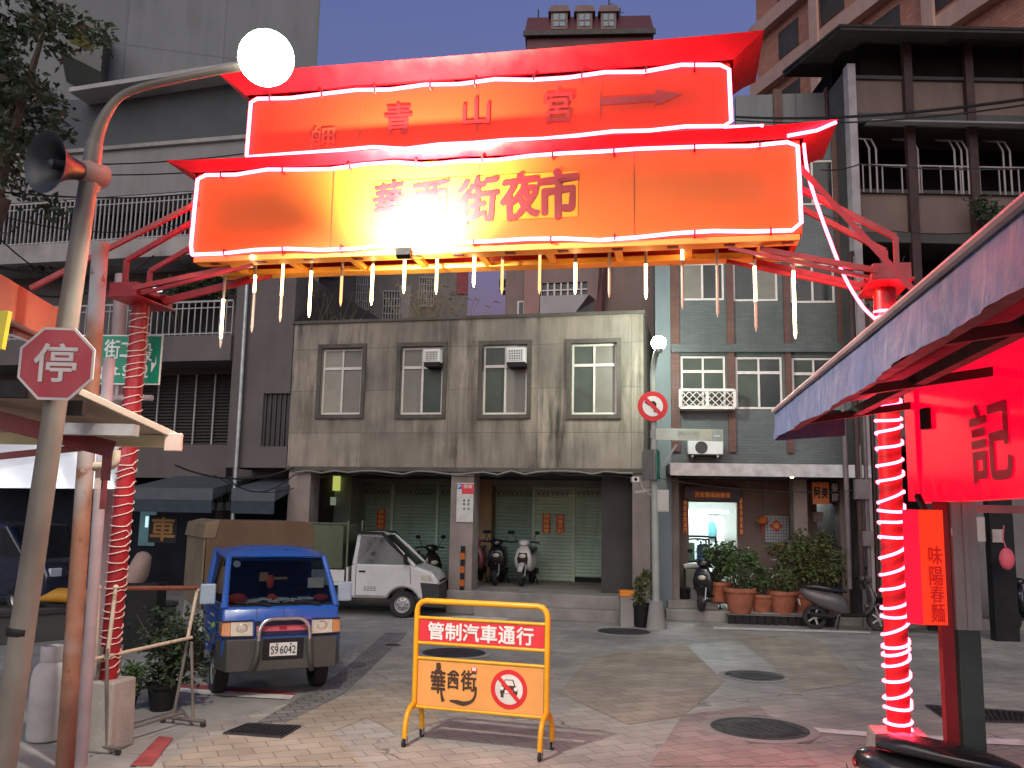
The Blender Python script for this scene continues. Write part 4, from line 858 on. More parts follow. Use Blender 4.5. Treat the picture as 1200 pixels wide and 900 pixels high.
# orange tower: a long side seen in steep perspective
pa = P(888, 100, 46.0); ORDIR = V((.325, -1, 0)).normalized(); thE = -math.atan2(ORDIR.y, ORDIR.x)
FE = Frame((pa.x, pa.y), thE); eb = root_for("orange_building", "tall orange-tiled building with pale bands rising behind the dark one", FE)
mb = MB(ORBRICK); shell(mb, 0, 34, 48, 14); mb.build("wall", eb, smooth=0)
mb = MB(ORBEAM)
for z in (21.5, 24.8, 28.1, 31.4, 34.7, 38, 41.3): mb.box(-.1, 34, -.45, -.002, z, z + .8)
islands(mb, "band", eb)
mb = MB(DKWALL)
for z in (22.3, 25.6, 28.9, 32.2, 35.5, 38.8):
    for k in range(9): a = 2.0 + k * 3.5; mb.box(a, a + 1.7, -.03, -.001, z + .5, z + 2.0)
mb.m(PANE2)
for z in (22.3, 25.6, 28.9, 32.2, 35.5):
    for k in range(3): a = 15 + k * 6.; mb.box(a, a + 3.6, -.05, -.031, z + .1, z + 2.3)
islands(mb, "window_recess", eb)
mb = MB(ORBEAM)
for a in (5.3, 12.5, 20., 27.): mb.box(a, a + .6, -.6, -.46, 17, 48)
islands(mb, "rib", eb)
# ------------------------------------------------------------------ the street gate sign
SL = P(225, 300, 7.9); SR_dir = None
# right end depth from the ratio of the sign's heights at both ends
SRp = P(938, 275, 6.9); dS = SRp - SL; thS = -math.atan2(dS.y, dS.x)
FS = Frame((SL.x, SL.y), thS)
def sp(u, v, b=0.): return FS.hit(u, v, b)
LSN = sp(938, 200)[0]
# lower panel
def mean(*x): return sum(x) / len(x)
z0L = mean(sp(225, 299)[1], sp(938, 276)[1]); z1L = mean(sp(230, 203)[1], sp(938, 166)[1])
a0U = sp(292, 150)[0]; a1U = sp(856, 110)[0]; z0U = mean(sp(290, 190)[1], sp(855, 153)[1]); z1U = mean(sp(297, 117)[1], sp(852, 72)[1])
print("sign", LSN, z0L, z1L, a0U, a1U, z0U, z1U)
gate = thing("street_gate", "big red and yellow neon-edged street gate sign carried on two red columns", "street gate", (*FS.O.xy, 0), -FS.th)
DP = .62
mb = MB(YELLOWP); mb.box(0, LSN, 0, .05, z0L, z1L); mb.build("lower_panel", gate, bev=.004)
mb = MB(YELLOWU); mb.box(a0U, a1U, 0, .05, z0U + .01, z1U); mb.build("upper_panel", gate, bev=.004)
a0, z1 = sp(437, 211); a1, z0 = sp(677, 258); zc = mean(sp(556, 233)[1])
mb = MB(YELLOW2); mb.box(a0, a1, -.006, -.001, zc - .20, zc + .20); mb.build("name_patch", gate, smooth=0)
mb = MB(CHARR)
for ch, u0, u1, v0, v1 in (("華", 440, 472, 216, 252), ("西", 485, 525, 216, 252), ("街", 537, 583, 211, 260), ("夜", 588, 632, 206, 255), ("市", 632, 677, 201, 255)):
    b0, t1 = sp(u0, v0); b1, t0 = sp(u1, v1); s = (b1 - b0) * .10
    mb.at(Matrix.Translation((b0, 0, t0)) @ Matrix(((1, 0, 0, 0), (0, 1, 0, 0), (.10, 0, 1, 0), (0, 0, 0, 1)))); mb.text(ch, 0, b1 - b0, 0 - s * .5, t1 - t0 - s * .5, -.010, .05, wob=.018)
mb.at(); mb.build("lettering", gate, smooth=0)
mb = MB(CHARR)
for ch, u0, u1, v0, v1 in (("青", 452, 482, 124, 156), ("山", 543, 574, 117, 146), ("宮", 638, 671, 107, 143)):
    b0, t1 = sp(u0, v0); b1, t0 = sp(u1, v1); mb.m(mat("upper_ink", (.30, .006, .008), .5)); mb.text(ch, b0, b1, t0, t1, -.006, .03, wob=.012)
b0, t1 = sp(364, 150); b1, t0 = sp(392, 178); mb.m(mat("faint_ink", (.44, .035, .012), .5)); mb.text("舺", b0, b1, t0, t1, -.006, .012, wob=.012)  # this character is drawn in a fainter red than the others
q = [sp(703, 115), sp(768, 111), sp(768, 105), sp(800, 111), sp(768, 124), sp(768, 119), sp(703, 124)]; mb.m(mat("arrow_red", (.22, .004, .010), .5)); mb.poly(q, -.006)
mb.build("lettering", gate, smooth=0)
# back panels and bottom flanges (a box sign open underneath)
mb = MB(REDP); mb.box(0, LSN, DP - .05, DP, z0L, z1L); mb.box(a0U, a1U, DP - .05, DP, z0U, z1U); mb.box(0, .05, .052, DP - .052, z0L, z1L); mb.box(LSN - .05, LSN, .052, DP - .052, z0L, z1L); mb.build("back_panel", gate, smooth=0)
mb = MB(ORANGEB); mb.box(.02, LSN - .02, .0, .16, z0L - .05, z0L - .002); mb.box(.02, LSN - .02, DP - .16, DP, z0L - .05, z0L - .002)
for k in range(9): a = .3 + (LSN - .6) * k / 8; mb.box(a - .03, a + .03, .162, DP - .162, z0L - .045, z0L - .004)
mb.m(DKRED)
for k in range(12): a = .15 + (LSN - .3) * k / 11; mb.box(a, a + .09, .04, .10, z0L - .055, z0L - .0505)
mb.build("bottom_frame", gate, smooth=0)
mb = MB(mat("sign_inner", (.10, .05, .03), .8)); mb.box(.06, LSN - .06, .06, DP - .06, z0L + .25, z0L + .27); mb.build("inner_tray", gate, smooth=0)
def eave(a0, a1, z, outx, out, rise, name, tip):
    """flared roof: slopes outwards and up on all sides, with upturned corners"""
    mb = MB(REDP); y0, y1 = -.02, DP + .02; vs = []; n = 24
    rows_ = []
    for s, o_r, zr in ((0, .015, 0), (.5, out * .42, rise * .55), (1, out, rise)):
        row = []
        for k in range(n + 1):
            x = a0 + (a1 - a0) * k / n; e = abs(2 * k / n - 1) ** 8; row.append((x + (2 * k / n - 1) * s * outx, y0 - o_r, z + zr + tip * e * s))
        rows_.append(row)
    for row in rows_: vs += row
    nb = n + 1; fs = [(i * nb + k, i * nb + k + 1, (i + 1) * nb + k + 1, (i + 1) * nb + k) for i in range(2) for k in range(n)]
    mb.add(vs, fs)
    back = [(x, y1 + (y0 - y), zz) for x, y, zz in vs]; mb.add(back, [f[::-1] for f in fs])
    for side in (0, n):
        for i in range(2): f_, g_ = rows_[i][side], rows_[i + 1][side]; mb.quad(f_, g_, (g_[0], y1 + y0 - g_[1], g_[2]), (f_[0], y1 + y0 - f_[1], f_[2]))
    for k in range(n): f_, g_ = rows_[2][k], rows_[2][k + 1]; mb.quad(f_, g_, (g_[0], y1 + y0 - g_[1], g_[2]), (f_[0], y1 + y0 - f_[1], f_[2]))
    return mb.build(name, gate, smooth=30)
eave(a0U - .03, a1U + .03, z1U + .012, .24, .12, sp(700, 62)[1] - sp(700, 84)[1] , "roof", .01)
eave(-.03, LSN + .03, z1L + .004, .26, .07, max(.03, (z0U - z1L) * .9), "lower_eave", .02)
# neon tubes
def neon(pts, r=.016, M=NEON, name="neon_tube"):
    mb = MB(M); out = []
    for i in range(len(pts) - 1):
        a, b = V(pts[i]), V(pts[i + 1]); n = max(1, int((b - a).length / .3))
        for k in range(n): out.append(a.lerp(b, k / n) + V((0, rng.uniform(-.006, .006), rng.uniform(-.022, .022) if 0 < k else 0)))
    out.append(V(pts[-1])); mb.tube(out, r, 8); return mb.build(name, gate)
yN = -.034
mb = MB(mat("seam_dark", (.16, .04, .012), .6))
for k in range(1, 4): a = LSN * k / 4; mb.box(a - .004, a + .004, -.0025, .0, z0L + .002, z1L - .002); a = a0U + (a1U - a0U) * k / 4; mb.box(a - .004, a + .004, -.0025, .0, z0U + .012, z1U - .002)
islands(mb, "panel_seam", gate)
mb = MB(mat("clip_dark", (.05, .02, .02), .6))
for k in range(9):
    for zz, aa, bb in ((z0L + .02, 0, LSN), (z1L - .025, 0, LSN), (z1U - .025, a0U, a1U)): a = aa + (bb - aa) * (k + .5) / 9 + rng.uniform(-.06, .06); mb.box(a - .008, a + .008, -.055, -.001, zz - .026, zz + .026)
islands(mb, "tube_bracket", gate)
neon([(.02, yN, z0L + .01), (.0, yN, z0L + .1), (.02, yN, z1L - .06), (.1, yN, z1L - .025), (LSN - .1, yN, z1L - .025), (LSN - .02, yN, z1L - .06), (LSN - .01, yN, z0L + .08), (LSN - .08, yN, z0L + .02), (.02, yN, z0L + .01)])
neon([(a0U + .01, yN, z0U + .03), (a0U + .02, yN, z1U - .06), (a0U + .08, yN, z1U - .025), (a1U - .08, yN, z1U - .025), (a1U - .01, yN, z1U - .07), (a1U, yN, z0U + .08), (a1U - .06, yN, z0U + .04), (a0U + .01, yN, z0U + .02)])
neon([(LSN - .1, yN - .02, z1L + .02), (LSN + .12, yN - .07, z1L + .03), (LSN + .27, yN - .07, z1L + .09)], .014)
neon([(a1U - .06, yN, z0U + .03), (a1U + .25, yN - .05, z0U + .0)], .012)
# columns
CLb = G(140, 866); cl = FS.hit(140, 866); 
def on_plane(u, v, b): a, z = FS.hit(u, v, b); return a, z
BC = .31
aCL, zCLt = on_plane(166, 352, BC); aCLb, zCLb = on_plane(126, 795, BC)
aCR, zCRt = on_plane(1036, 334, BC); aCRb, zCRb = on_plane(1053, 857, BC)
print("cols", aCL, zCLt, aCLb, zCLb, aCR, zCRt, aCRb, zCRb)
RCOL = .082
mb = MB(REDST); mb.cyl((aCLb, BC, 0.0), (aCL, BC, zCLt), RCOL, 20); mb.build("column", gate)
mb = MB(REDST); mb.cyl((aCRb, BC, 0.0), (aCR, BC, zCRt), RCOL + .004, 20); mb.build("column", gate)
def helix(aB, zB_, aT, zT_, z0, z1, turns, r, wr, M, name, seed, jit=.5):
    rg = random.Random(seed); mb = MB(M); pts = []; zs = [0]
    for k in range(turns): zs.append(zs[-1] + 1 + rg.uniform(-jit, jit))
    n = 14
    for k in range(turns):
        ph = rg.uniform(-.3, .3)
        for j in range(n):
            t = (zs[k] + (zs[k + 1] - zs[k]) * (j / n)) / zs[-1]; z = z0 + (z1 - z0) * t; s = (z - zB_) / (zT_ - zB_); a = aB + (aT - aB) * s; th = 2 * math.pi * j / n
            pts.append((a + math.cos(th) * r, BC + math.sin(th) * r, z + (.016 + .03 * abs(ph)) * math.sin(th + ph * 4)))
    mb.tube(pts, wr, 6); return mb.build(name, gate)
zr0 = zCRb + .02; zr1 = on_plane(1040, 452, BC)[1]
helix(aCRb, zCRb, aCR, zCRt, zr0, zr1, 24, RCOL + .016, .0108, NEONC, "rope_light", 3, .55)
pts = []
for k in range(30): t = 2 * math.pi * k / 14; pts.append((aCR + .02 + math.cos(t) * (RCOL + .018), BC + math.sin(t) * (RCOL + .018), on_plane(1038, 362, BC)[1] - .1 * (k / 29) + .0))
mb = MB(NEONC); mb.tube(pts, .0125, 6); mb.build("rope_light", gate)
a, z = sp(942, 168, -.05); q = [(a, -.05, z)]
for u, v, b in ((946, 200, -.02), (956, 235, .03), (972, 280, .1), (990, 325, .16), (1010, 358, .22), (1026, 374, .235)): aa, zz = sp(u, v, b); q.append((aa, b, zz))
def smooth_path(q, n=5):
    q = [V(p) for p in q]; out = []
    for i in range(len(q) - 1):
        p0, p1, p2, p3 = q[max(i - 1, 0)], q[i], q[i + 1], q[min(i + 2, len(q) - 1)]
        for k in range(n):
            t = k / n; out.append(.5 * ((2 * p1) + (p2 - p0) * t + (2 * p0 - 5 * p1 + 4 * p2 - p3) * t * t + (3 * p1 - p0 - 3 * p2 + p3) * t ** 3))
    return out + [q[-1]]
mb = MB(NEONC); mb.tube(smooth_path(q), .0125, 6); mb.build("rope_light", gate)
zl0 = zCLb + .05
helix(aCLb, zCLb, aCL, zCLt, zl0, zCLt - .12, 46, RCOL + .010, .006, ROPEOFF, "unlit_rope", 9, .45)
# heads, struts and stays
mb = MB(REDST)
for a, zt, s in ((aCL, zCLt, 1), (aCR, zCRt, -1)):
    mb.box(a - .14, a + .14, BC - .30, BC - .22, zt - .02, zt + .10); mb.box(a - .14, a + .14, BC + .22, BC + .30, zt - .02, zt + .10)
    mb.box(a - .16, a + .16, BC - .32, BC + .32, zt - .035, zt - .021); mb.box(a - .10, a + .10, BC - .215, BC + .215, zt + .04, zt + .10)
islands(mb, "column_head", gate)
mb = MB(REDST)
for a, zt, s, ae in ((aCL, zCLt, 1, .32), (aCR, zCRt, -1, LSN - .32)):
    for b in (.12, .50):
        mb.bar((a + .1 * s, b if b > .3 else .02, zt + .04), (ae, b, z0L - .08), .036, .045); mb.bar((a + .16 * s, b - .06, zt - .0), (ae + .25 * s, b - .06, z0L - .08), .03, .03)
        mb.bar((a - .06 * s, b, zt + .34), (0 if s > 0 else LSN, b, z0L + .42), .036, .045); mb.bar((a - .06 * s, b, zt + .34), (a - .06 * s, b, zt + .05), .036, .045)
islands(mb, "strut", gate)
mb = MB(REDST); e0 = sp(36, 338, -.35); e1 = sp(1076, 346, -.35)
mb.bar((.02, .0, sp(226, 238)[1]), (e0[0], -.35, e0[1]), .042, .042); mb.bar((LSN - .0, .0, sp(944, 196)[1]), (e1[0], -.35, e1[1]), .045, .045); islands(mb, "stay", gate)
# concrete feet
mb = MB(mat("white_block", (.33, .305, .27), .85, var=.2, scale=3., streak=.8, bump=.3)); b0, b1 = aCLb - .20, aCLb + .20
mb.hexa([(b0, BC - .18, 0), (b1, BC - .18, 0), (b1, BC + .18, 0), (b0, BC + .18, 0), (b0 + .02, BC - .17, zCLb), (b1 - .02, BC - .17, zCLb), (b1 - .02, BC + .17, zCLb), (b0 + .02, BC + .17, zCLb)]); mb.build("concrete_foot", gate, bev=.02, smooth=0)
mb = MB(mat("grey_block", (.30, .28, .26), .85, var=.2, scale=3., streak=.7, bump=.3)); mb.hexa([(aCRb - .25, BC - .25, 0), (aCRb + .25, BC - .25, 0), (aCRb + .25, BC + .25, 0), (aCRb - .25, BC + .25, 0), (aCRb - .19, BC - .19, zCRb), (aCRb + .19, BC - .19, zCRb), (aCRb + .19, BC + .19, zCRb), (aCRb - .19, BC + .19, zCRb)]); mb.build("concrete_foot", gate, bev=.02, smooth=0)

# hanging light tubes under the sign
TUB = [(258, 408, .25, .85, 1), (295, 390, .12, .38, 1), (328, 378, .0, .60, .6), (362, 372, .3, 1, 1), (399, 359, .55, 1, .5), (435, 358, .4, 1, 1), (473, 344, .5, 1, .9), (511, 345, .45, 1, .7), (555, 337, .2, 1, 1),
       (588, 345, .5, .95, .4), (632, 345, .1, 1, .5), (674, 345, .55, 1, .9), (714, 349, 0, 0, 0), (757, 351, .5, 1, 1), (800, 363, .0, .3, 1), (841, 372, 0, 0, 0), (886, 389, .1, .58, 1), (932, 397, .08, 1, 1)]
names = ["first", "second", "third", "fourth", "fifth", "sixth", "seventh", "eighth", "ninth", "tenth", "eleventh", "twelfth", "thirteenth", "fourteenth", "fifteenth", "sixteenth", "seventeenth", "last"]
for k, (u, v, l0, l1, br) in enumerate(TUB):
    a, z = FS.hit(u, v, DP * .5); L_ = .62; base = FS.w(a, DP * .5, z)
    how = "dark unlit tube" if br == 0 else ("glowing along nearly its whole length" if l1 - l0 > .75 else "lit only in its upper part" if l1 < .7 else "lit only in its lower part")
    t = thing("light_tube", f"{names[k]} hanging light tube from the left under the sign, {how}", "light tube", base, -FS.th, "warm light tubes hanging under the gate sign")
    mb = MB(LEDOFF); zt = L_; r = .013
    za, zb = L_ * (1 - l1), L_ * (1 - l0)
    if br == 0: mb.lathe([(.002, 0), (r * .6, .02), (r, .045), (r, L_)], seg=10)
    else:
        if za > .06: mb.lathe([(.002, 0), (r * .6, .02), (r, .045), (r, za - .001)], seg=10)
        if zb < L_ - .01: mb.lathe([(r, zb + .001), (r, L_)], seg=10)
    if len(mb.v): mb.build("tube", t)
    if br:
        mb = MB(LEDW if br >= .9 else emit("led_mid", (1., .60, .24), 7.) if br >= .6 else LEDD)
        mb.lathe(([(.002, 0), (r * .6, .02), (r, .045)] if za <= .06 else [(r, za)]) + [(r, zb)], seg=10); mb.build("lit_tube", t)
    mb = MB(REDST if k > 14 else STEEL); mb.cyl((0, 0, L_ + .001), (0, 0, L_ + .05), .014, 8); top = z0L + .2 - z; mb.cyl((0, 0, L_ + .05), (0, 0, max(L_ + .08, top)), .003, 5); mb.build("cord", t)
# added flood lamp, no fixture seen; makes the bright patch on the name
a, z = sp(478, 300, -.30); t = thing("added_sign_spotlight", "added small spotlight on an arm under the sign washing its name with light", "spotlight", FS.w(a, -.42, z0L - .16), -FS.th)
mb = MB(BLACK); mb.hexa([(-.06, -.03, -.03), (.06, -.03, -.03), (.06, .03, -.05), (-.06, .03, -.05), (-.07, -.03, .03), (.07, -.03, .03), (.07, .05, .02), (-.07, .05, .02)]); mb.bar((0, .03, -.02), (0, .45, .10), .02); mb.build("housing", t, smooth=0)
mb = MB(emit("added_spot_glass", (1., .93, .75), 30.)); mb.quad((-.055, -.02, .0305), (.055, -.02, .0305), (.055, .04, .0305), (-.055, .04, .0305)); mb.build("lens", t, smooth=0)
ld = bpy.data.lights.new("added_spot_beam", 'SPOT'); ld.energy = 1900 * LK; ld.color = (1., .90, .66); ld.spot_size = R(128); ld.spot_blend = 1.; ld.shadow_soft_size = .05
lo = bpy.data.objects.new("added_spot_beam", ld); COL.objects.link(lo); lo.parent = t; lo.location = (0, 0, .06); lo.rotation_euler = (R(180 - 40), 0, 0)
# short lamp bracket visible on the bottom edge at the left
a, z = sp(298, 303, .02); o = MB(emit("clip_lamp", (1., .9, .6), 6.)).ball((0, 0, 0), .025, 8, 6).build("clip_lamp", loc=FS.w(a, -.02, z)); tag(o, "tiny bright clip lamp on the bottom edge of the sign above the second light tube", "lamp")

# ------------------------------------------------------------------ street lamps, poles and signs
def octagon(r): return [(r * math.cos(R(22.5 + 45 * k)) / math.cos(R(22.5)), r * math.sin(R(22.5 + 45 * k)) / math.cos(R(22.5))) for k in range(8)]
YP = 5.9
p0, p1, p2 = P(-8, 965, YP), P(64, 480, YP), P(106, 200, YP)
t = thing("street_lamp", "leaning pale street lamp pole in the left foreground with a curved arm and blinding globe built as wide as its glare", "street lamp", (p0.x, p0.y, 0))
o = V((p0.x, p0.y, 0)); mb = MB(POLEW)
cpx = [(112, 165), (122, 138), (138, 116), (160, 104), (200, 94), (250, 84), (296, 76)]
pts = [p0 - o, p1 - o, p2 - o] + [P(u, v, YP - .1 * i / 6) - o for i, (u, v) in enumerate(cpx)]; pts[0].z = 0
path = smooth_path(pts, 5); rs = [.082 - .054 * min(1, i / (len(path) * .55)) for i in range(len(path))]
mb.tube(path, rs, 16); mb.m(BLACK)
for v in (738, 742): q = P(25, v, YP) - o
pp = P(24, 740, YP) - o; mb.lathe([(.080, -.025), (.084, -.02), (.084, .02), (.080, .025)], pp, (p1 - p0), 16); mb.build("pole", t)
g = P(312, 68, YP - .1) - o; mb = MB(LAMPW); mb.ball(g, .19, 24, 14); mb.build("globe", t)  # small lamp enlarged to a globe, its glare put into the shape
ld = bpy.data.lights.new("lamp_beam", 'SPOT'); ld.energy = 700 * LK; ld.color = (1., .93, .80); ld.spot_size = R(146); ld.spot_blend = .45; ld.shadow_soft_size = .09
lo = bpy.data.objects.new("lamp_beam", ld); COL.objects.link(lo); lo.parent = t; lo.location = g - V((0, 0, .24)); lo.rotation_euler = V((.34, .22, -.92)).to_track_quat('-Z', 'Y').to_euler()
mb = MB(STEEL); mb.tube([pts[-1] - V((.02, 0, 0)), g - V((.165, 0, -.02))], [.03, .05], 12); mb.build("globe_collar", t)
# roof sheet edge above it belongs to the stall: a thin canopy sheet
# loudspeaker horn
c = P(54, 190, 5.6); ax = (V((-.42, -.86, -.12))).normalized(); t = thing("horn_speaker", "dark round horn loudspeaker clamped to the leaning lamp pole", "loudspeaker", c)
mb = MB(mat("horn_grey", (.018, .024, .03), .45, var=.15)); prof = [(.045, -.30), (.06, -.26), (.085, -.15), (.14, -.05), (.20, .0), (.205, .008), (.195, .006), (.13, -.05), (.07, -.14), (.045, -.2)]; mb.lathe(prof, (0, 0, 0), ax, 28, close=False); mb.build("horn", t)
mb = MB(mat("horn_throat", (.03, .035, .04), .5)); mb.lathe([(.001, -.02), (.03, -.03), (.05, -.2)], (0, 0, 0), ax, 14, close=False); mb.build("throat", t)
mb = MB(mat("horn_body", (.30, .20, .16), .6, var=.2, rust=.06)); mb.lathe([(.05, -.46), (.085, -.44), (.09, -.30), (.07, -.27), (.05, -.25)], (0, 0, 0), ax, 18); e = P(108, 226, YP) - c; b_ = -ax * .40; mb.bar(b_, e, .06, .02); mb.bar(b_ + V((.02, 0, -.06)), e + V((0, 0, -.05)), .03, .02); mb.build("driver", t)
# stop sign
c = P(66, 426, YP - .13); t = thing("stop_sign", "dark red octagonal stop sign with white character on the leaning lamp pole", "road sign", c, R(3))
r = 44 * c.y / FPX * .99; mb = MB(mat("sign_white_edge", (.50, .47, .46), .5)); mb.prism(octagon(r), 'y', 0, .012); mb.m(mat("stop_red", (.33, .018, .035), .45, var=.08)); mb.poly(octagon(r * .93), -.002); mb.build("plate", t, smooth=0)
mb = MB(mat("sign_white_edge", ())); mb.text("停", -r * .58, r * .54, -r * .50, r * .54, -.005, .022); mb.build("lettering", t, smooth=0)
mb = MB(STEEL); mb.box(-.05, .05, .013, .10, -.03, .03); mb.build("bracket", t, smooth=0)
# rusty poles beside it
def pole(label, px0, px1, Y, r0, r1, M, cap=False, name="metal_pole", z0=None):
    a, b = P(*px0, Y), P(*px1, Y); t0 = 1 if z0 is None else 0
    if z0 is None: s = a.z / (a.z - b.z); a = a.lerp(b, s)
    mb = MB(M); n = 6; mb.tube([a.lerp(b, k / n) - a for k in range(n + 1)], [r0 + (r1 - r0) * k / n for k in range(n + 1)], 14); o = mb.build(name, loc=a); return tag(o, label, "pole")
pole("thick rusty pole with pale blue flaking paint, left of the red column", (77, 882), (118, 285), 7.45, .070, .068, POLEO)
pole("thin mauve pole close behind the rusty blue one", (97, 865), (128, 420), 7.75, .05, .05, POLEP)
pole("lilac pole rising behind the green street sign", (122, 690), (143, 322), 9.2, .075, .07, POLEP)
# green street-name sign
c0 = P(108, 396, 8.6); c1 = P(190, 405, 8.6); t = thing("street_name_sign", "green street name sign with white characters half hidden behind the red column", "street sign", P(84, 450, 8.6), R(-4))
w = (P(190, 450, 8.6) - P(84, 450, 8.6)).x; h = (P(150, 400, 8.6) - P(150, 458, 8.6)).z; SGREEN = mat("sign_green", (.005, .20, .12), .45, var=.08)
mb = MB(mat("sign_white", (.62, .64, .62), .5)); mb.box(0, w, 0, .012, 0, h); mb.m(SGREEN); mb.box(.012, w - .012, -.002, -.0005, .012, h - .012); mb.build("plate", t, smooth=0, bev=.0)
mb = MB(mat("sign_white", ())); x = lambda u: (u - 84) / (190 - 84) * w
mb.text("街", x(120.5), x(139), h * .52, h * .90, -.005, .02); mb.text("二", x(140), x(152), h * .56, h * .84, -.005, .03); mb.text("段", x(163), x(178.5), h * .47, h * .84, -.005, .02)
mb.text("ng", x(113), x(124), h * .10, h * .38, -.005, .03); mb.text("St.", x(127), x(142), h * .19, h * .40, -.005, .03); mb.text("Sec.", x(145), x(163), h * .17, h * .38, -.005, .02); mb.text("2", x(169), x(175), h * .14, h * .40, -.005, .03)
mb.poly([(x(179), h * .24), (x(184.5), h * .42), (x(183.8), h * .60), (x(183), h * .42), (x(178.5), h * .46)], -.005); mb.build("lettering", t, smooth=0)
mb = MB(POLEP); mb.cyl((w * .05, .06, -.12), (w * .9, .06, -.12), .03, 10); mb.bar((w * .5, .05, -.1), (w * .5, .05, h * .8), .03); mb.build("bracket", t)

# central street lamp with its signs
b_ = G(769, 737); t = thing("street_lamp", "pale green street lamp with round globe standing before the grey building's corner", "street lamp", b_)
top = P(766, 440, b_.y); mb = MB(CEMENT); mb.lathe([(.2, 0), (.19, .05), (.13, .52), (.12, .53)], seg=12); mb.build("concrete_foot", t, smooth=30)
LPG = mat("lamp_pole", (.36, .40, .36), .5, var=.2, scale=2., streak=.4, rust=.06)
mb = MB(LPG); q = [V((0, 0, .5)), P(767, 560, b_.y) - b_, P(765.5, 470, b_.y) - b_, P(765, 440, b_.y) - b_, P(767, 422, b_.y - .1) - b_, P(770, 411, b_.y - .25) - b_]; mb.tube(smooth_path(q, 4), [.075] * 6 + [.06] * 15, 12); mb.build("pole", t)
g = P(772, 402, b_.y - .3) - b_; mb = MB(LAMPG); mb.ball(g, .145, 18, 10); mb.build("globe", t); mb = MB(LPG); mb.lathe([(.05, -.2), (.09, -.13), (.10, -.10)], g, seg=12); mb.build("globe_collar", t)
YS = b_.y - .12
c = P(765, 476, YS); r = 17.8 * YS / FPX; t = thing("no_turn_sign", "round white and red no left turn sign on the street lamp", "road sign", c)
SRED = mat("sign_red", (.62, .02, .025), .45, var=.05)
mb = MB(SRED); mb.lathe([(r, 0), (r, .02)], axis=(0, 1, 0), seg=32); mb.m(WHITE); mb.disc((0, -.003, 0), r * .68, 0); mb.build("disc", t, smooth=30)
mb = MB(BLACK); mb.prism([(-.06 * r / .3, -.0), (.03, 0), (.03, 0), (.03, 0)], 'y', -.001, -.0005) if False else None
mb.poly([(.02, -.12), (.07, -.12), (.07, .06), (.03, .10), (-.08, .10), (-.08, .14), (-.17, .075), (-.08, .01), (-.08, .05), (.01, .05), (.02, .04)], -.006); mb.m(SRED); s = r * .70 * .707; w_ = .028; mb.poly([(-s - w_, s - w_), (-s + w_, s + w_), (s + w_, -s + w_), (s - w_, -s - w_)], -.009); mb.build("symbol", t, smooth=0)
mb = MB(STEEL); mb.box(-.04, .04, .021, .06, -.03, .03); mb.build("bracket", t, smooth=0)
a, b = P(766, 509, b_.y - .05), P(848, 509, b_.y - .05); t = thing("street_name_sign", "long pale street name plate sticking out from the street lamp", "street sign", (a.x, a.y, a.z - .11), R(1.5))
w = b.x - a.x; h = .235; mb = MB(mat("plate_pale", (.55, .62, .55), .5, var=.06, tint=((.48, .55, .40), 1.2, .4, .6))); mb.box(0, w, 0, .03, 0, h); mb.build("plate", t, bev=.004, smooth=0)
mb = MB(mat("plate_ink", (.36, .42, .40), .6)); mb.text("廣州街", w * .34, w * .66, h * .45, h * .85, -.003, .02); mb.text("Guangzhou St.", w * .34, w * .66, h * .16, h * .34, -.003); mb.box(w * .84, w * .985, -.004, -.001, h * .06, h * .94); mb.m(mat("plate_pink", (.62, .42, .36), .6)); mb.disc((w * .77, -.004, h * .5), h * .36, 0, h * .29); mb.m(WHITE); mb.bar((w * .865, -.006, h * .45), (w * .955, -.006, h * .45), .004, .03); mb.build("lettering", t, smooth=0)
mb = MB(RAILW); q0 = P(776, 546, b_.y) ; q1 = P(793, 521, b_.y); mb.bar(q0 - V((a.x, a.y, a.z - .11)), q1 - V((a.x, a.y, a.z - .11)), .04); mb.bar((-.02, .02, .03), (-.02, .02, h - .03), .08); mb.build("brace", t, smooth=0)
for k, (u0, lab) in enumerate(((758, "edge-on grey plate on the street side of the lamp pole"), (769, "edge-on dark green plate on the shop side of the lamp pole"))):
    c = P(u0 + 2, 545, b_.y); mb = MB(SGREEN if k else mat("plate_grey", (.25, .24, .22), .5)); mb.box(-.012, .012, -.35, .35, -.30, .30); o = mb.build("side_plate", loc=c, bev=.004); o.rotation_euler = (0, 0, R(-14 if k else 12)); tag(o, "small " + lab, "sign")
a, z1, = P(770, 574, b_.y - .1), 0; b = P(784, 600, b_.y - .1); mb = MB(mat("box_paint", (.50, .50, .46), .5, var=.08)); mb.box(0, b.x - a.x, 0, .16, 0, a.z - b.z); mb.box(.02, b.x - a.x - .02, -.01, -.001, .02, a.z - b.z - .02); o = mb.build("junction_box", bev=.008, loc=(a.x, a.y, b.z)); tag(o, "pale grey junction box fixed to the street lamp pole at head height", "junction box")
c = P(745, 562, b_.y + .2); t = thing("security_camera", "small white security camera and cables on the column beside the street lamp", "camera", c); mb = MB(WHITE); mb.box(-.09, .05, -.14, .06, -.05, .05); mb.m(BLACK); mb.disc((-.02, -.142, 0), .035, 0); mb.build("body", t, smooth=0); mb = MB(mat("conduit_white", (.42, .38, .36), .5)); mb.tube([(.05, 0, 0), (.15, .02, -.18), (.3, .0, -.30), (.36, 0, -.34)], .03, 8); mb.bar((-.02, 0, -.25), (.34, 0, -.2), .05); mb.build("conduit", t)
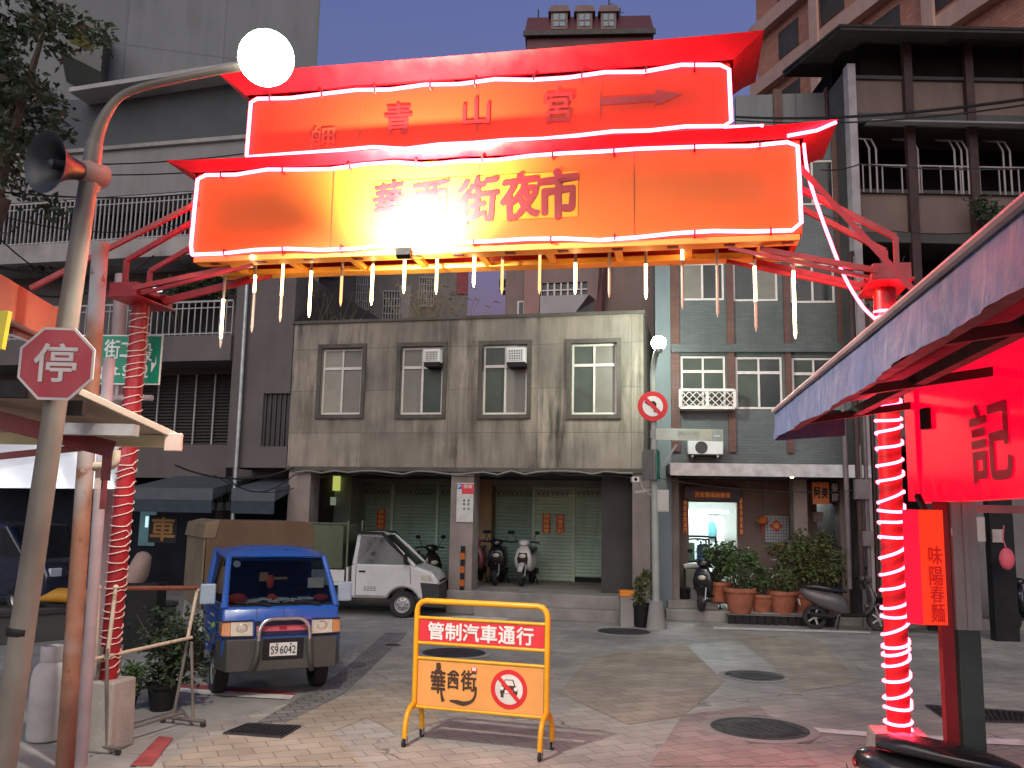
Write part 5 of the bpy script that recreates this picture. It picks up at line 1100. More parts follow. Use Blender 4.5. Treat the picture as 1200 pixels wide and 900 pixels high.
# parking notice on the middle column
fa = hz(535, 590, -.03); fb = hz(554, 612, -.03); t = thing("parking_notice", "white parking notice board with red heading on the middle column", "notice board", FC.w(fa[0], -.03, fb[1]), -FC.th)
w = fb[0] - fa[0]; h = hz(540, 566, -.03)[1] - fb[1]; mb = MB(mat("notice_white", (.55, .55, .52), .5)); mb.box(0, w, 0, .025, 0, h); mb.m(mat("notice_red", (.62, .035, .05), .5)); mb.box(w * .30, w, -.003, 0, h * .72, h * .98); mb.m(mat("notice_blue", (.05, .08, .35), .5)); mb.box(w * .02, w * .28, -.003, 0, h * .84, h * .98); mb.m(WHITE); mb.text("P", w * .07, w * .22, h * .86, h * .96, -.006, .02); mb.text("停車", w * .4, w * .92, h * .86, h * .96, -.006, .01)
mb.m(BLACK)
for zz in (.55, .46, .34):
    for xx in (.40, .66): mb.text("8" if zz != .34 else "4", w * xx, w * (xx + .12), h * (zz - .03), h * (zz + .03), -.003, .03)
mb.build("panel", t, smooth=0); mb = MB(STEEL); mb.cyl((w * .5, .07, -2.0), (w * .5, .07, h * .9), .03, 8); mb.build("post", t)
mb = MB(BLACK)
a, z0 = hz(541, 695, -.06); zt = hz(541, 640, -.06)[1]; n = 7
for k in range(n):
    mb.m(YELLOWP if k % 2 else BLACK); mb.box(a - .045, a + .045, -.07, -.035, z0 + (zt - z0) * k / n, z0 + (zt - z0) * (k + 1) / n)
o = mb.build("hazard_strip", smooth=0); o.matrix_world = Matrix.Translation(FC.O) @ Matrix.Rotation(-FC.th, 4, 'Z'); tag(o, "black and yellow hazard strip on the foot of the middle column", "hazard strip")
# bollard with orange top
c = G(734, 734); t = thing("bollard", "short grey concrete bollard with a bright orange top beside the street lamp", "bollard", c); mb = MB(CEMENT); mb.box(-.13, .13, -.13, .13, 0, .58); mb.build("post", t, bev=.01, smooth=0); mb = MB(mat("orange_paint", (.75, .24, .02), .5, var=.1)); mb.box(-.14, .14, -.14, .14, .582, .70); mb.build("cap", t, bev=.01, smooth=0)

# ------------------------------------------------------------------ the yellow barrier
fl, frr, bl, br_ = G(468, 876), G(632, 894), G(490, 863), G(645, 878)
cL, cR = (fl + bl) / 2, (frr + br_) / 2; d = cR - cL; rz = math.atan2(d.y, d.x); W = d.length
t = thing("barrier", "yellow tube-framed wheeled barrier with a red and an orange traffic notice panel", "barrier", cL, rz)
YEL = mat("barrier_yellow", (.72, .36, .01), .40, var=.14, scale=4., spots=.07, dirt=(.14, .075, .03))
def bz(u, v): # height on the barrier's own plane
    n_ = V((-math.sin(rz), math.cos(rz), 0)); dd = ray(u, v); tt = (cL - EYE).dot(n_) / dd.dot(n_); p = EYE + dd * tt - cL; return p.x * math.cos(rz) + p.y * math.sin(rz), p.z
x0, zt = bz(491, 704); x1, zt2 = bz(645, 711); zt = (zt + zt2) / 2; x0 = bz(487, 780)[0]; x1 = bz(641, 790)[0]
rp = .027; k = .09; zb = bz(485, 830)[1]
pts = [(x0, 0, zb)] + [(x0, 0, zt - k)] + [(x0 + k * (1 - math.cos(a)), 0, zt - k + k * math.sin(a)) for a in (R(30), R(60), R(90))] + [(x1 - k + k * math.sin(a), 0, zt - k + k * math.cos(a)) for a in (0, R(30), R(60), R(90))] + [(x1, 0, zb)]
mb = MB(YEL); mb.tube(pts, rp, 12)
zr = [mean(bz(488, a)[1], bz(640, b)[1]) for a, b in ((725, 730), (754, 761), (772, 780), (829, 840))]
for z in zr: mb.cyl((x0, 0, z), (x1, 0, z), .016, 10)
mb.build("frame", t)
for x in (x0, x1):
    mb = MB(YEL)
    for s in (-1, 1): mb.tube(smooth_path([(x, 0, zb + .03), (x, .04 * s, zb + .045), (x, .13 * s, zb), (x, .185 * s, zb - .09), (x, .20 * s, .08)], 4), .025, 10)
    lg = mb.build("leg", t)
    for s in (-1, 1):
        mb = MB(RUBBER); mb.lathe([(.012, -.012), (.035, -.012), (.038, 0), (.035, .012), (.012, .012)], (x, .21 * s, .038), (1, 0, 0), 14); mb.m(STEEL); mb.box(x - .02, x - .014, .19 * s - .015, .19 * s + .03, .03, .085); mb.box(x + .014, x + .02, .19 * s - .015, .19 * s + .03, .03, .085); mb.box(x - .02, x + .02, .19 * s - .02, .19 * s + .03, .085, .09); mb.build("caster", lg)
h1 = zr[0] - zr[1] - .036; xa, xb = x0 + .03, x1 - .03; Wp = xb - xa
mb = MB(mat("notice_panel_red", (.62, .03, .045), .42, var=.08)); mb.box(xa, xb, -.006, .006, zr[1] + .018, zr[0] - .018); mb.m(WHITE)
for i, ch in enumerate("管制汽車通行"): c0 = xa + Wp * (.075 + .143 * i); mb.text(ch, c0, c0 + Wp * .128, zr[1] + .018 + h1 * .11, zr[1] + .018 + h1 * .90, -.009, .038)
mb.build("red_notice_panel", t, smooth=0)
ORG = mat("panel_orange", (.74, .33, .09), .45, var=.10, scale=2., spots=.02, dirt=(.35, .18, .08)); h2 = zr[2] - zr[3] - .036; zb2 = zr[3] + .018
mb = MB(ORG); mb.box(xa, xb, -.006, .006, zb2, zr[2] - .018); bp = mb.build("orange_notice_panel", t, smooth=0)
def BX(s): return xa + Wp * s
def BZ(s): return zb2 + h2 * s
INK = mat("brush_ink", (.055, .028, .015), .5); mb = MB(INK)
def brush(pts, ws):
    """a brush stroke as a flat ribbon of changing width"""
    q = smooth_path([(BX(a), -.009, BZ(b)) for a, b in pts], 5); n = len(q); vs = []
    for i, p in enumerate(q):
        d = (q[min(i + 1, n - 1)] - q[max(i - 1, 0)]).normalized(); s = i / (n - 1) * (len(ws) - 1); j = min(int(s), len(ws) - 2); w = (ws[j] + (ws[j + 1] - ws[j]) * (s - j)) * h2; nn = V((-d.z, 0, d.x)) * w * .5; vs += [p + nn, p - nn]
    mb.add(vs, [(2 * i, 2 * i + 1, 2 * i + 3, 2 * i + 2) for i in range(n - 1)])
mb.text("華", BX(.115), BX(.225), BZ(.30), BZ(.80), -.009, .035)
brush([(.165, .97), (.17, .86), (.16, .74)], [.10, .13, .06]); brush([(.195, .42), (.20, .26), (.215, .12)], [.05, .06, .09]); brush([(.105, .66), (.16, .63), (.225, .66)], [.09, .06, .04])
mb.text("西", BX(.245), BX(.335), BZ(.42), BZ(.74), -.009, .04); brush([(.25, .70), (.29, .80), (.335, .74)], [.04, .06, .03]); brush([(.26, .66), (.30, .60), (.33, .64)], [.05, .05, .04])
mb.text("街", BX(.355), BX(.475), BZ(.40), BZ(.84), -.009, .03)
brush([(.475, .50), (.47, .30), (.44, .17), (.38, .11), (.33, .13), (.265, .15)], [.05, .055, .07, .10, .10, .03]); 
mb.m(SRED); mb.disc((BX(.458), -.010, BZ(.86)), h2 * .075, 0, seg=16); mb.m(WHITE); mb.poly([(BX(.440), BZ(.85)), (BX(.476), BZ(.85)), (BX(.468), BZ(.94)), (BX(.458), BZ(.90)), (BX(.448), BZ(.95))], -.0115); mb.box(BX(.448), BX(.452), -.0115, -.011, BZ(.74), BZ(.82)); mb.box(BX(.464), BX(.468), -.0115, -.011, BZ(.74), BZ(.82))
mb.build("lettering", bp, smooth=0)
cx, cz, rr_ = BX(.735), BZ(.50), h2 * .43; mb = MB(SRED); mb.disc((cx, -.009, cz), rr_, 0, rr_ * .76, 40); mb.m(mat("panel_white", (.66, .64, .60), .5)); mb.disc((cx, -.0085, cz), rr_ * .76, 0, seg=40)
mb.m(INK); u = rr_
mb.poly([(cx - .46 * u, cz + .02 * u), (cx - .40 * u, cz + .20 * u), (cx + .38 * u, cz + .20 * u), (cx + .48 * u, cz + .02 * u), (cx + .48 * u, cz - .22 * u), (cx - .48 * u, cz - .22 * u)], -.0105)
for sx in (-1, 1): mb.box(cx + sx * .36 * u - .08 * u, cx + sx * .36 * u + .08 * u, -.0106, -.0101, cz - .42 * u, cz - .2 * u)
for a, b in (((-.30, .18), (-.22, .48)), ((-.22, .48), (.22, .48)), ((.22, .48), (.32, .18))): mb.bar((cx + a[0] * u, -.0105, cz + a[1] * u), (cx + b[0] * u, -.0105, cz + b[1] * u), .0005 + .0, .035 * u, up=(0, 1, 0)) if False else mb.poly([(cx + a[0] * u - .025 * u, cz + a[1] * u - .02 * u), (cx + b[0] * u - .025 * u, cz + b[1] * u - .02 * u), (cx + b[0] * u + .025 * u, cz + b[1] * u + .02 * u), (cx + a[0] * u + .025 * u, cz + a[1] * u + .02 * u)], -.0105)
mb.m(WHITE)
for sx in (-1, 1): mb.disc((cx + sx * .38 * u, -.0118, cz + .04 * u), .10 * u, 0, seg=14)
mb.box(cx - .22 * u, cx + .22 * u, -.0118, -.0112, cz - .20 * u, cz - .04 * u)
mb.m(SRED); s = rr_ * .80 * .707; w_ = rr_ * .075; mb.poly([(cx - s - w_, cz + s - w_), (cx - s + w_, cz + s + w_), (cx + s + w_, cz - s + w_), (cx + s - w_, cz - s - w_)], -.0135); mb.build("no_cars_symbol", bp, smooth=0)
# ------------------------------------------------------------------ vehicles
BLUE = mat("truck_blue", (.022, .095, .40), .32, var=.08, scale=2., coat=.35, spots=.02, dirt=(.06, .07, .09))
TWHITE = mat("truck_white", (.62, .62, .60), .32, var=.05, scale=2., coat=.35, spots=.02, dirt=(.25, .24, .22))
BUMP = mat("bumper_grey", (.055, .055, .05), .55, var=.15, spots=.06, dirt=(.10, .085, .06))
GLASSC = glass("window_glass", (.75, .84, .88), .48); GLASSD = mat("dark_glass", (.015, .017, .02), .06, var=.2)
LENS = mat("lamp_lens", (.56, .52, .42), .12, var=.2, scale=9., coat=.5); AMBER = mat("amber_lens", (.62, .26, .08), .2, coat=.5); REDLENS = mat("red_lens", (.35, .02, .02), .2, coat=.5)
CANVAS = mat("brown_canvas", (.125, .085, .048), .9, var=.14, scale=1.6, streak=.5, bump=.5, bscale=6.)
CANVAS2 = mat("brown_canvas_side", (.20, .155, .095), .9, var=.14, scale=1.6, streak=.7, bump=.5, bscale=6.)
def wheel(root, x, y, r, w, rimM, name="wheel"):
    s = 1 if y > 0 else -1
    mb = MB(RUBBER); mb.lathe([(r * .62, -w / 2), (r * .93, -w / 2), (r, -w * .34), (r, w * .34), (r * .93, w / 2), (r * .62, w / 2), (r * .62, -w / 2)], (x, y, r), (0, 1, 0), 28, close=False); o = mb.build(name, root)
    mb = MB(rimM); f = y + s * w * .40; ax = (0, s, 0); mb.lathe([(r * .64, -.06), (r * .62, .01), (r * .56, .0), (r * .50, -.035), (r * .26, -.02), (r * .22, .012), (.001, .014)], (x, f, r), ax, 24, close=False)
    mb.m(BLACK)
    for k in range(8): t = k * math.pi / 4; mb.lathe([(.016, 0), (.014, .004), (.001, .004)], (x + r * .38 * math.cos(t), f - s * .022, r + r * .38 * math.sin(t)), ax, 6, close=False)
    mb.build("rim", o); return o
def arch(cx, r, z0, a0=180, a1=0, n=10, cz=None):
    cz = r if cz is None else cz
    return [(cx + r * math.cos(R(a0 + (a1 - a0) * k / n)), max(z0, cz + r * math.sin(R(a0 + (a1 - a0) * k / n)))) for k in range(n + 1)]
def cab(root, M, lower, W, belt_f, belt_r, zb, roof_f, roof_r, zr, wb, wt, glassM, head=.05, body="cab_body"):
    """lower = side profile (x,z); greenhouse between the belt line and the roof; x forward"""
    mb = MB(M); mb.prism(lower, 'y', -W, W); b = mb.build(body, root, bev=.055, smooth=50)
    mb = MB(M); pr = .034
    F = lambda s: [V((belt_f, s * wb, zb)), V((roof_f, s * wt, zr - head))]
    for s in (-1, 1):
        a, c = F(s); mb.tube([a - V((-.02, 0, .03)), a, a.lerp(c, .5) + V((.008, s * .004, .01)), c], [.045, .042, .036, .036], 8)
        e, g = V((belt_r + .05, s * wb, zb)), V((roof_r + .06, s * wt, zr - .05)); mb.tube([e, e.lerp(g, .5), g], [.055, .05, .05], 8)
        mb.tube([c, g], .036, 8)
    islands(mb, "pillar", root, 0, 40)
    mb = MB(M); vs = []; nx, ny = 8, 8
    for i in range(nx + 1):
        for j in range(ny + 1):
            s = i / nx; u = 2 * j / ny - 1; x = roof_r + (roof_f + .04 - roof_r) * s; z = zr - .055 - (head - .05) * max(0, s - .6) * 2.5 + .075 * (1 - abs(u) ** 3.2) * (1 - abs(2 * s - 1) ** 4 * .9); vs.append((x - .03 * abs(u) ** 4 * (s > .7), u * (wt + .03), z))
    mb.add(vs, [(i * (ny + 1) + j, (i + 1) * (ny + 1) + j, (i + 1) * (ny + 1) + j + 1, i * (ny + 1) + j + 1) for i in range(nx) for j in range(ny)])
    mb.add([(x, y, z - .03) for x, y, z in vs], [(i * (ny + 1) + j + 1, (i + 1) * (ny + 1) + j + 1, (i + 1) * (ny + 1) + j, i * (ny + 1) + j) for i in range(nx) for j in range(ny)])
    mb.build("roof", root, smooth=60)
    g1, g2 = F(-1), F(1); dx = V((.012, 0, .008))
    mb = MB(BLACK); seal = [g1[0], g2[0], g2[1], g1[1]]; mb.tube([(seal[i] + dx * .6).lerp(seal[(i + 1) % 4] + dx * .6, k / 4) for i in range(4) for k in range(4)], .013, 6, closed=True); mb.build("windscreen_seal", root)
    mb = MB(glassM); vs = []
    for i in range(5):
        for j in range(9): u = j / 8; s = i / 4; vs.append(g1[0].lerp(g2[0], u).lerp(g1[1].lerp(g2[1], u), s) + dx * (.5 + 2.2 * (1 - (2 * u - 1) ** 2)))
    mb.add(vs, [(i * 9 + j, i * 9 + j + 1, (i + 1) * 9 + j + 1, (i + 1) * 9 + j) for i in range(4) for j in range(8)]); mb.build("windscreen", root, smooth=60)
    for s in (-1, 1):
        a, c = F(s); e, g = V((belt_r + .08, s * wb, zb)), V((roof_r + .10, s * wt, zr - .07)); mb = MB(glassM); mb.quad(e, a - V((.05, 0, 0)), c - V((.05, 0, .02)), g); mb.build("side_window", root, smooth=0)
    mb = MB(BLACK); mb.box(belt_r, belt_r + .03, -wb, wb, zb - .05, zb + .2); mb.m(GLASSD); mb.hexa([(belt_r + .005, -wb + .08, zb + .2), (belt_r + .025, -wb + .08, zb + .2), (belt_r + .025, wb - .08, zb + .2), (belt_r + .005, wb - .08, zb + .2), (roof_r + .005, -wt + .08, zr - .1), (roof_r + .025, -wt + .08, zr - .1), (roof_r + .025, wt - .08, zr - .1), (roof_r + .005, wt - .08, zr - .1)]); mb.build("rear_wall", root, smooth=0)
    return b
# --- the blue covered pick-up
pl, pr = G(252, 811), G(371, 803); ax_ = (pr - pl); fw = V((ax_.y, -ax_.x, 0)).normalized(); TRZ = math.atan2(fw.y, fw.x); mid = (pl + pr) / 2
FAX = .98; S = ax_.length / 1.24
org = mid - fw * (FAX * S) + fw * .05
tk = thing("pickup_truck", "small blue pick-up truck with brown canvas cover, front turned to the viewer", "pickup truck", org, TRZ); tk.scale = (S, S, S)
print("truck", S, math.degrees(TRZ), org)
low = [(.10, .42), (.58, .42)] + arch(FAX, .33, .42, 170, 10, 10, .27) + [(1.36, .40), (1.56, .38), (1.60, .62), (1.585, .80), (1.51, 1.04), (1.45, 1.07), (.10, 1.07)]
cab(tk, BLUE, low, .69, 1.47, .10, 1.06, 1.10, .14, 1.72, .66, .585, GLASSC, head=.12)
for y in (-.60, .60): wheel(tk, FAX, y, .265, .155, mat("rim_grey", (.25, .25, .25), .5)); wheel(tk, -.98, y, .265, .155, mat("rim_grey", ()))
for s in (-1, 1):
    mb = MB(BLUE); mb.prism([(.16, .47), (.56, .47)] + arch(FAX, .355, .47, 165, 62, 6, .27) + [(1.17, .64), (1.20, .985), (.16, .985)], 'y', s * .692, s * .700); d = mb.build("door", tk, smooth=0, bev=.003)
    mb = MB(BLACK); y = s * .7005; mb.bar((.155, y, .46), (.155, y, .99), .012, .004, (0, 1, 0)); mb.bar((1.205, y, .66), (1.205, y, .99), .012, .004, (0, 1, 0)); mb.bar((.16, y, .992), (1.2, y, .992), .004, .010, (0, 1, 0)); mb.bar((.16, y, .462), (.56, y, .462), .004, .010, (0, 1, 0)); mb.build("door_gap", d, smooth=0)
    mb = MB(BLACK); mb.box(.20, .32, s * .701, s * .716, .86, .89); mb.build("handle", d, bev=.004, smooth=0)
    if s < 0:
        y = -.7035; mb = MB(mat("decal_green", (.45, .60, .10), .5)); mb.add([(.98 + .15 * math.cos(k * .5236), y, .80 + .035 * math.sin(k * .5236) + .02 * math.cos(k * .5236)) for k in range(12)], [tuple(range(12))])
        mb.m(mat("decal_teal", (.05, .40, .50), .5)); mb.add([(.62, y, .70), (1.0, y, .76), (.80, y, .745), (.62, y, .735)], [(0, 1, 2, 3)]); mb.m(mat("decal_white", (.5, .58, .65), .5))
        for z, a, b in ((.79, .55, .80), (.91, .70, 1.02), (.60, .52, .70), (.56, .52, .68), (.52, .52, .66)):
            for k in range(4): mb.box(a + (b - a) * k / 4, a + (b - a) * (k + .78) / 4, y, y + .001, z - .010, z + .012)
        mb.build("decal", d, smooth=0)
# face: headlights, grille, bumper, bar, plate, wipers, mirrors
for s in (-1, 1):
    mb = MB(LENS); mb.hexa([(1.50, s * .35, .735), (1.612, s * .35, .73), (1.606, s * .60, .735), (1.45, s * .60, .735), (1.50, s * .35, .895), (1.590, s * .35, .89), (1.584, s * .60, .895), (1.45, s * .60, .895)])
    mb.m(AMBER); mb.hexa([(1.40, s * .655, .735), (1.604, s * .604, .735), (1.585, s * .697, .74), (1.42, s * .704, .745), (1.40, s * .655, .895), (1.582, s * .604, .895), (1.565, s * .697, .89), (1.42, s * .704, .88)]); mb.m(CHROME); mb.lathe([(.062, 0), (.060, .006), (.05, .008)], (1.600, s * .47, .815), (1, 0, -.13), 20); mb.m(LENS); mb.lathe([(.05, .0085), (.03, .014), (.001, .016)], (1.600, s * .47, .815), (1, 0, -.13), 20, close=False); h = mb.build("headlight", tk, bev=.012, smooth=0)
    mb = MB(BLACK); mb.bar((1.612, s * .34, .722), (1.600, s * .70, .722), .03, .014); mb.bar((1.592, s * .34, .902), (1.580, s * .70, .90), .02, .012); mb.build("trim", h, smooth=0)
    mb = MB(mat("mirror_back", (.30, .40, .50), .35, coat=.3)); mb.box(1.24, 1.29, s * .83 - .09, s * .83 + .09, 1.07, 1.31); mm_ = mb.build("wing_mirror", tk, bev=.02, smooth=0); mb = MB(BLACK); mb.bar((1.27, s * .68, 1.05), (1.265, s * .80, 1.13), .03); mb.build("arm", mm_, smooth=0)
    mb = MB(BLACK); y0_ = .30 * s + .16; mb.bar((1.50, y0_, 1.085), (1.485, y0_ - .40, 1.10), .014); mb.bar((1.52, y0_, 1.065), (1.50, y0_ - .10, 1.085), .02); mb.build("wiper", tk, smooth=0)
NAVY = mat("grille_navy", (.012, .018, .06), .4); PINKR = mat("grille_pink", (.52, .10, .13), .5, var=.15)
mb = MB(NAVY); mb.box(1.575, 1.605, -.33, .33, .725, .895); mb.m(PINKR); mb.box(1.6055, 1.612, -.31, .31, .775, .84)
mb.m(mat("grille_red", (.30, .012, .035), .5)); mb.box(1.612, 1.616, -.045, .045, .79, .828); mb.build("grille", tk, bev=.006, smooth=0)
mb = MB(BUMP); mb.hexa([(1.45, -.74, .36), (1.66, -.64, .34), (1.66, .64, .34), (1.45, .74, .36), (1.45, -.74, .685), (1.655, -.64, .70), (1.655, .64, .70), (1.45, .74, .685)]); mb.m(BLACK); mb.box(1.655, 1.672, -.24, .24, .46, .70); mb.build("bumper", tk, bev=.05, smooth=45)
mb = MB(CHROME); mb.tube(smooth_path([(1.70, -.30, .66), (1.70, -.285, .82), (1.69, -.20, .915), (1.69, 0, .925), (1.69, .20, .915), (1.70, .285, .82), (1.70, .30, .66)], 4), .026, 10); b_bar = mb.build("bull_bar", tk); mb = MB(BUMP)
for s in (-1, 1): mb.tube(smooth_path([(1.695, s * .30, .68), (1.71, s * .305, .55), (1.69, s * .33, .42), (1.62, s * .36, .32)], 4), .034, 10)
islands(mb, "lower_bar", b_bar, 0, 40)
mb = MB(mat("plate_white", (.62, .62, .60), .45, var=.1)); mb.box(1.674, 1.682, -.16, .16, .50, .65); lp = mb.build("licence_plate", tk, bev=.003, smooth=0); mb = MB(BLACK); mb.at(T((1.6835, .135, 0), R(90)) @ Matrix.Scale(1, 4)); mb.at(Matrix.Translation((1.6835, -.145, 0)) @ Matrix.Rotation(R(90), 4, 'Z')); mb.text("S9", 0, .085, .525, .615, 0, .012); mb.text("6042", .105, .29, .525, .615, 0, .012)
for y in (.07, .23): mb.add([(y - .012, -.001, .625), (y + .012, -.001, .625), (y + .012, -.001, .64), (y - .012, -.001, .64)], [(0, 1, 2, 3)])
mb.build("lettering", lp, smooth=0)
# inside: dash, papers, charms, seats
mb = MB(BLACK); mb.hexa([(1.05, -.62, .9), (1.42, -.62, .98), (1.42, .62, .98), (1.05, .62, .9), (1.05, -.62, 1.06), (1.40, -.62, 1.075), (1.40, .62, 1.075), (1.05, .62, 1.06)]); mb.m(mat("seat_navy", (.02, .022, .035), .8)); mb.box(.2, .34, -.56, -.06, .9, 1.45); mb.box(.2, .34, .06, .56, .9, 1.45); mb.box(.25, .7, -.56, .56, .8, .95); mb.m(BLACK); mb.lathe([(.17, 0), (.185, .012), (.17, .024), (.155, .012), (.17, 0)], (1.0, .32, 1.12), (-.6, 0, .8), 20, close=False); mb.build("dashboard", tk, smooth=30)
mb = MB(mat("paper_white", (.80, .78, .72), .8, var=.12, scale=9))
for k in range(9): y = -.36 + k * .082 + rng.uniform(-.03, .03); mb.at(T((1.33, y, 1.085 + .014 * (k % 3)), rng.uniform(-.5, .5), rng.uniform(-.15, .15))); mb.box(-.07, .06, -.075, .075, 0, .02)
mb.at(); mb.box(1.24, 1.25, .36, .56, 1.24, 1.36); mb.build("papers", tk, smooth=0)
mb = MB(mat("charm_red", (.62, .07, .03), .6, var=.2)); mb.ball((1.22, -.10, 1.31), (.02, .045, .075), 10, 6); mb.ball((1.36, -.10, 1.14), (.03, .06, .05), 10, 6); mb.box(1.21, 1.22, -.13, -.07, 1.36, 1.40); mb.m(mat("cloth_red", (.5, .05, .05), .8)); mb.ball((1.33, -.50, 1.13), (.06, .12, .07), 10, 6); mb.ball((1.30, .52, 1.12), (.05, .1, .05), 10, 6); mb.m(mat("card_tan", (.42, .25, .10), .7)); mb.box(1.16, 1.165, -.22, -.12, 1.32, 1.43); mb.box(1.16, 1.165, -.05, .12, 1.34, 1.37); mb.build("charms", tk, smooth=40)
mb = MB(mat("sticker_blue", (.40, .46, .62), .5)); g_ = V((1.158, -.50, 1.53)); mb.lathe([(.045, 0), (.045, .002)], g_, (.85, 0, .5), 20); mb.build("sticker", tk, smooth=0)
# bed, gates, canvas
mb = MB(mat("seam_blue", (.008, .03, .13), .5))
for y in (-.30, .02): mb.bar((1.553, y, .915), (1.512, y, 1.045), .006, .006, (0, 1, 0))
mb.bar((1.590, -.66, .712), (1.590, .66, .712), .008, .008); islands(mb, "panel_gap", tk)
mb = MB(BLUE); mb.box(-1.62, .06, -.66, .66, .54, .62); mb.m(BLACK); mb.box(-1.5, 1.3, -.3, .3, .36, .53); mb.build("bed", tk, smooth=0)
GATE = mat("gate_paint", (.36, .36, .33), .6, var=.3, scale=5, rust=.14)
for s in (-1, 1):
    mb = MB(GATE); mb.box(-1.62, .05, s * .70 - .015, s * .70 + .015, .60, .88)
    for k in range(6): x = -1.58 + k * .31; mb.box(x, x + .045, s * .722 - .012, s * .722 + .012, .60, .90)
    mb.box(-1.62, .05, s * .725 - .008, s * .725 + .008, .73, .755); mb.build("side_gate", tk, smooth=0)
mb = MB(CANVAS); mb.prism([(-.70, .885), (.70, .885), (.715, 1.90), (.69, 2.0), (.60, 2.04), (-.60, 2.04), (-.69, 2.0), (-.715, 1.90)], 'x', -1.66, .07); mb.m(CANVAS2); mb.box(-1.64, .06, -.745, -.718, .89, 1.82); mb.hexa([(-1.68, -.775, 1.80), (.08, -.765, 1.80), (.08, -.60, 1.80), (-1.68, -.60, 1.80), (-1.68, -.745, 2.0), (.09, -.735, 2.0), (.09, -.55, 2.055), (-1.68, -.55, 2.055)])
mb.build("canvas_cover", tk, bev=.02, smooth=30)
# --- the white flat-bed
pw = G(475, 724); W2 = thing("pickup_truck", "small white flatbed truck parked side on in front of the green shutters", "pickup truck", pw + V((-1.10, .76, 0)), R(-3)); W2.scale = (.95, .95, .95)
low = [(-.02, .40), (.72, .40)] + arch(1.13, .37, .40, 172, 8, 10, .27) + [(1.52, .40), (1.86, .36), (1.90, .70), (1.88, .82), (1.74, .98), (1.30, 1.13), (-.02, 1.13)]
cab(W2, TWHITE, low, .80, 1.34, .0, 1.12, .66, .06, 1.80, .77, .67, GLASSD, head=.07)
for y in (-.72, .72): wheel(W2, 1.13, y, .285, .16, mat("rim_silver", (.48, .48, .47), .4, metal=.5)); wheel(W2, -1.15, y, .285, .16, mat("rim_silver", ()))
for s in (-1, 1):
    mb = MB(TWHITE); mb.prism([(.10, .46), (.70, .46)] + arch(1.13, .41, .46, 165, 62, 6, .27) + [(1.33, .70), (1.28, 1.09), (.10, 1.09)], 'y', s * .802, s * .810); d = mb.build("door", W2, smooth=0, bev=.003)
    mb = MB(BLACK); y = s * .8105; mb.bar((.095, y, .45), (.095, y, 1.09), .012, .004, (0, 1, 0)); mb.bar((1.30, y, .72), (1.27, y, 1.09), .012, .004, (0, 1, 0)); mb.bar((.10, y, .452), (.70, y, .452), .004, .010, (0, 1, 0)); mb.build("door_gap", d, smooth=0)
    mb = MB(BLACK); mb.box(.16, .30, s * .811, s * .828, .95, .985); mb.build("handle", d, bev=.004, smooth=0)
    if s < 0:
        mb = MB(mat("small_print", (.22, .22, .22), .6)); 
        for z in (.64, .605, .57):
            for k in range(4): mb.box(.28 + k * .07, .28 + k * .07 + .055, -.8125, -.8115, z - .010, z + .010)
        mb.build("small_print", d, smooth=0)
    mb = MB(LENS); mb.hexa([(1.66, s * .55, .78), (1.895, s * .55, .76), (1.80, s * .802, .78), (1.52, s * .812, .80), (1.66, s * .55, .93), (1.80, s * .55, .93), (1.72, s * .80, .93), (1.50, s * .808, .93)]); mb.build("headlight", W2, bev=.015, smooth=0)
    mb = MB(BLACK); mb.prism([(.02, 1.83), (.66, 1.815), (1.33, 1.14), (1.26, 1.14), (.62, 1.755), (.08, 1.765)], 'y', s * .775 - .04 * (s > 0), s * .735); mb.build("window_visor", W2, smooth=0)
    mb = MB(BLACK); mb.box(1.15, 1.22, s * .90 - .08, s * .90 + .08, 1.15, 1.36); mb.bar((1.2, s * .77, 1.13), (1.19, s * .86, 1.2), .03); mb.build("wing_mirror", W2, bev=.015, smooth=0)
mb = MB(mat("bumper_black", (.03, .03, .03), .6)); mb.prism([(1.58, .36), (1.90, .33), (1.945, .40), (1.93, .66), (1.885, .735), (1.50, .76)], 'y', -.815, .815); mb.m(BLACK); mb.box(1.86, 1.90, -.5, .5, .735, .80); mb.build("bumper", W2, bev=.03, smooth=40)
mb = MB(TWHITE); mb.box(-2.1, -.06, -.80, .80, .66, .74)
for s in (-1, 1): mb.box(-2.1, -.16, s * .80 - .02, s * .80 + .02, .74, .99)
mb.box(-.12, -.08, -.80, .80, .6, 1.05); mb.m(BLACK); mb.box(-2., .8, -.35, .35, .36, .60); mb.box(-.75, -.15, -.74, -.5, .42, .62); mb.build("bed", W2, smooth=0)
mb = MB(mat("olive_tarp", (.085, .105, .06), .7, var=.15, scale=1.)); mb.box(-2.05, -.24, -.70, .70, 1.0, 1.95); mb.m(mat("olive_pole", (.11, .13, .07), .6)); mb.bar((-.14, -.72, .75), (-.14, -.72, 2.05), .045); mb.bar((-.14, -.72, 1.98), (-2.05, -.72, 1.98), .035); mb.bar((-.14, .72, .75), (-.14, .72, 2.05), .045); mb.build("covered_load", W2, bev=.02, smooth=0)

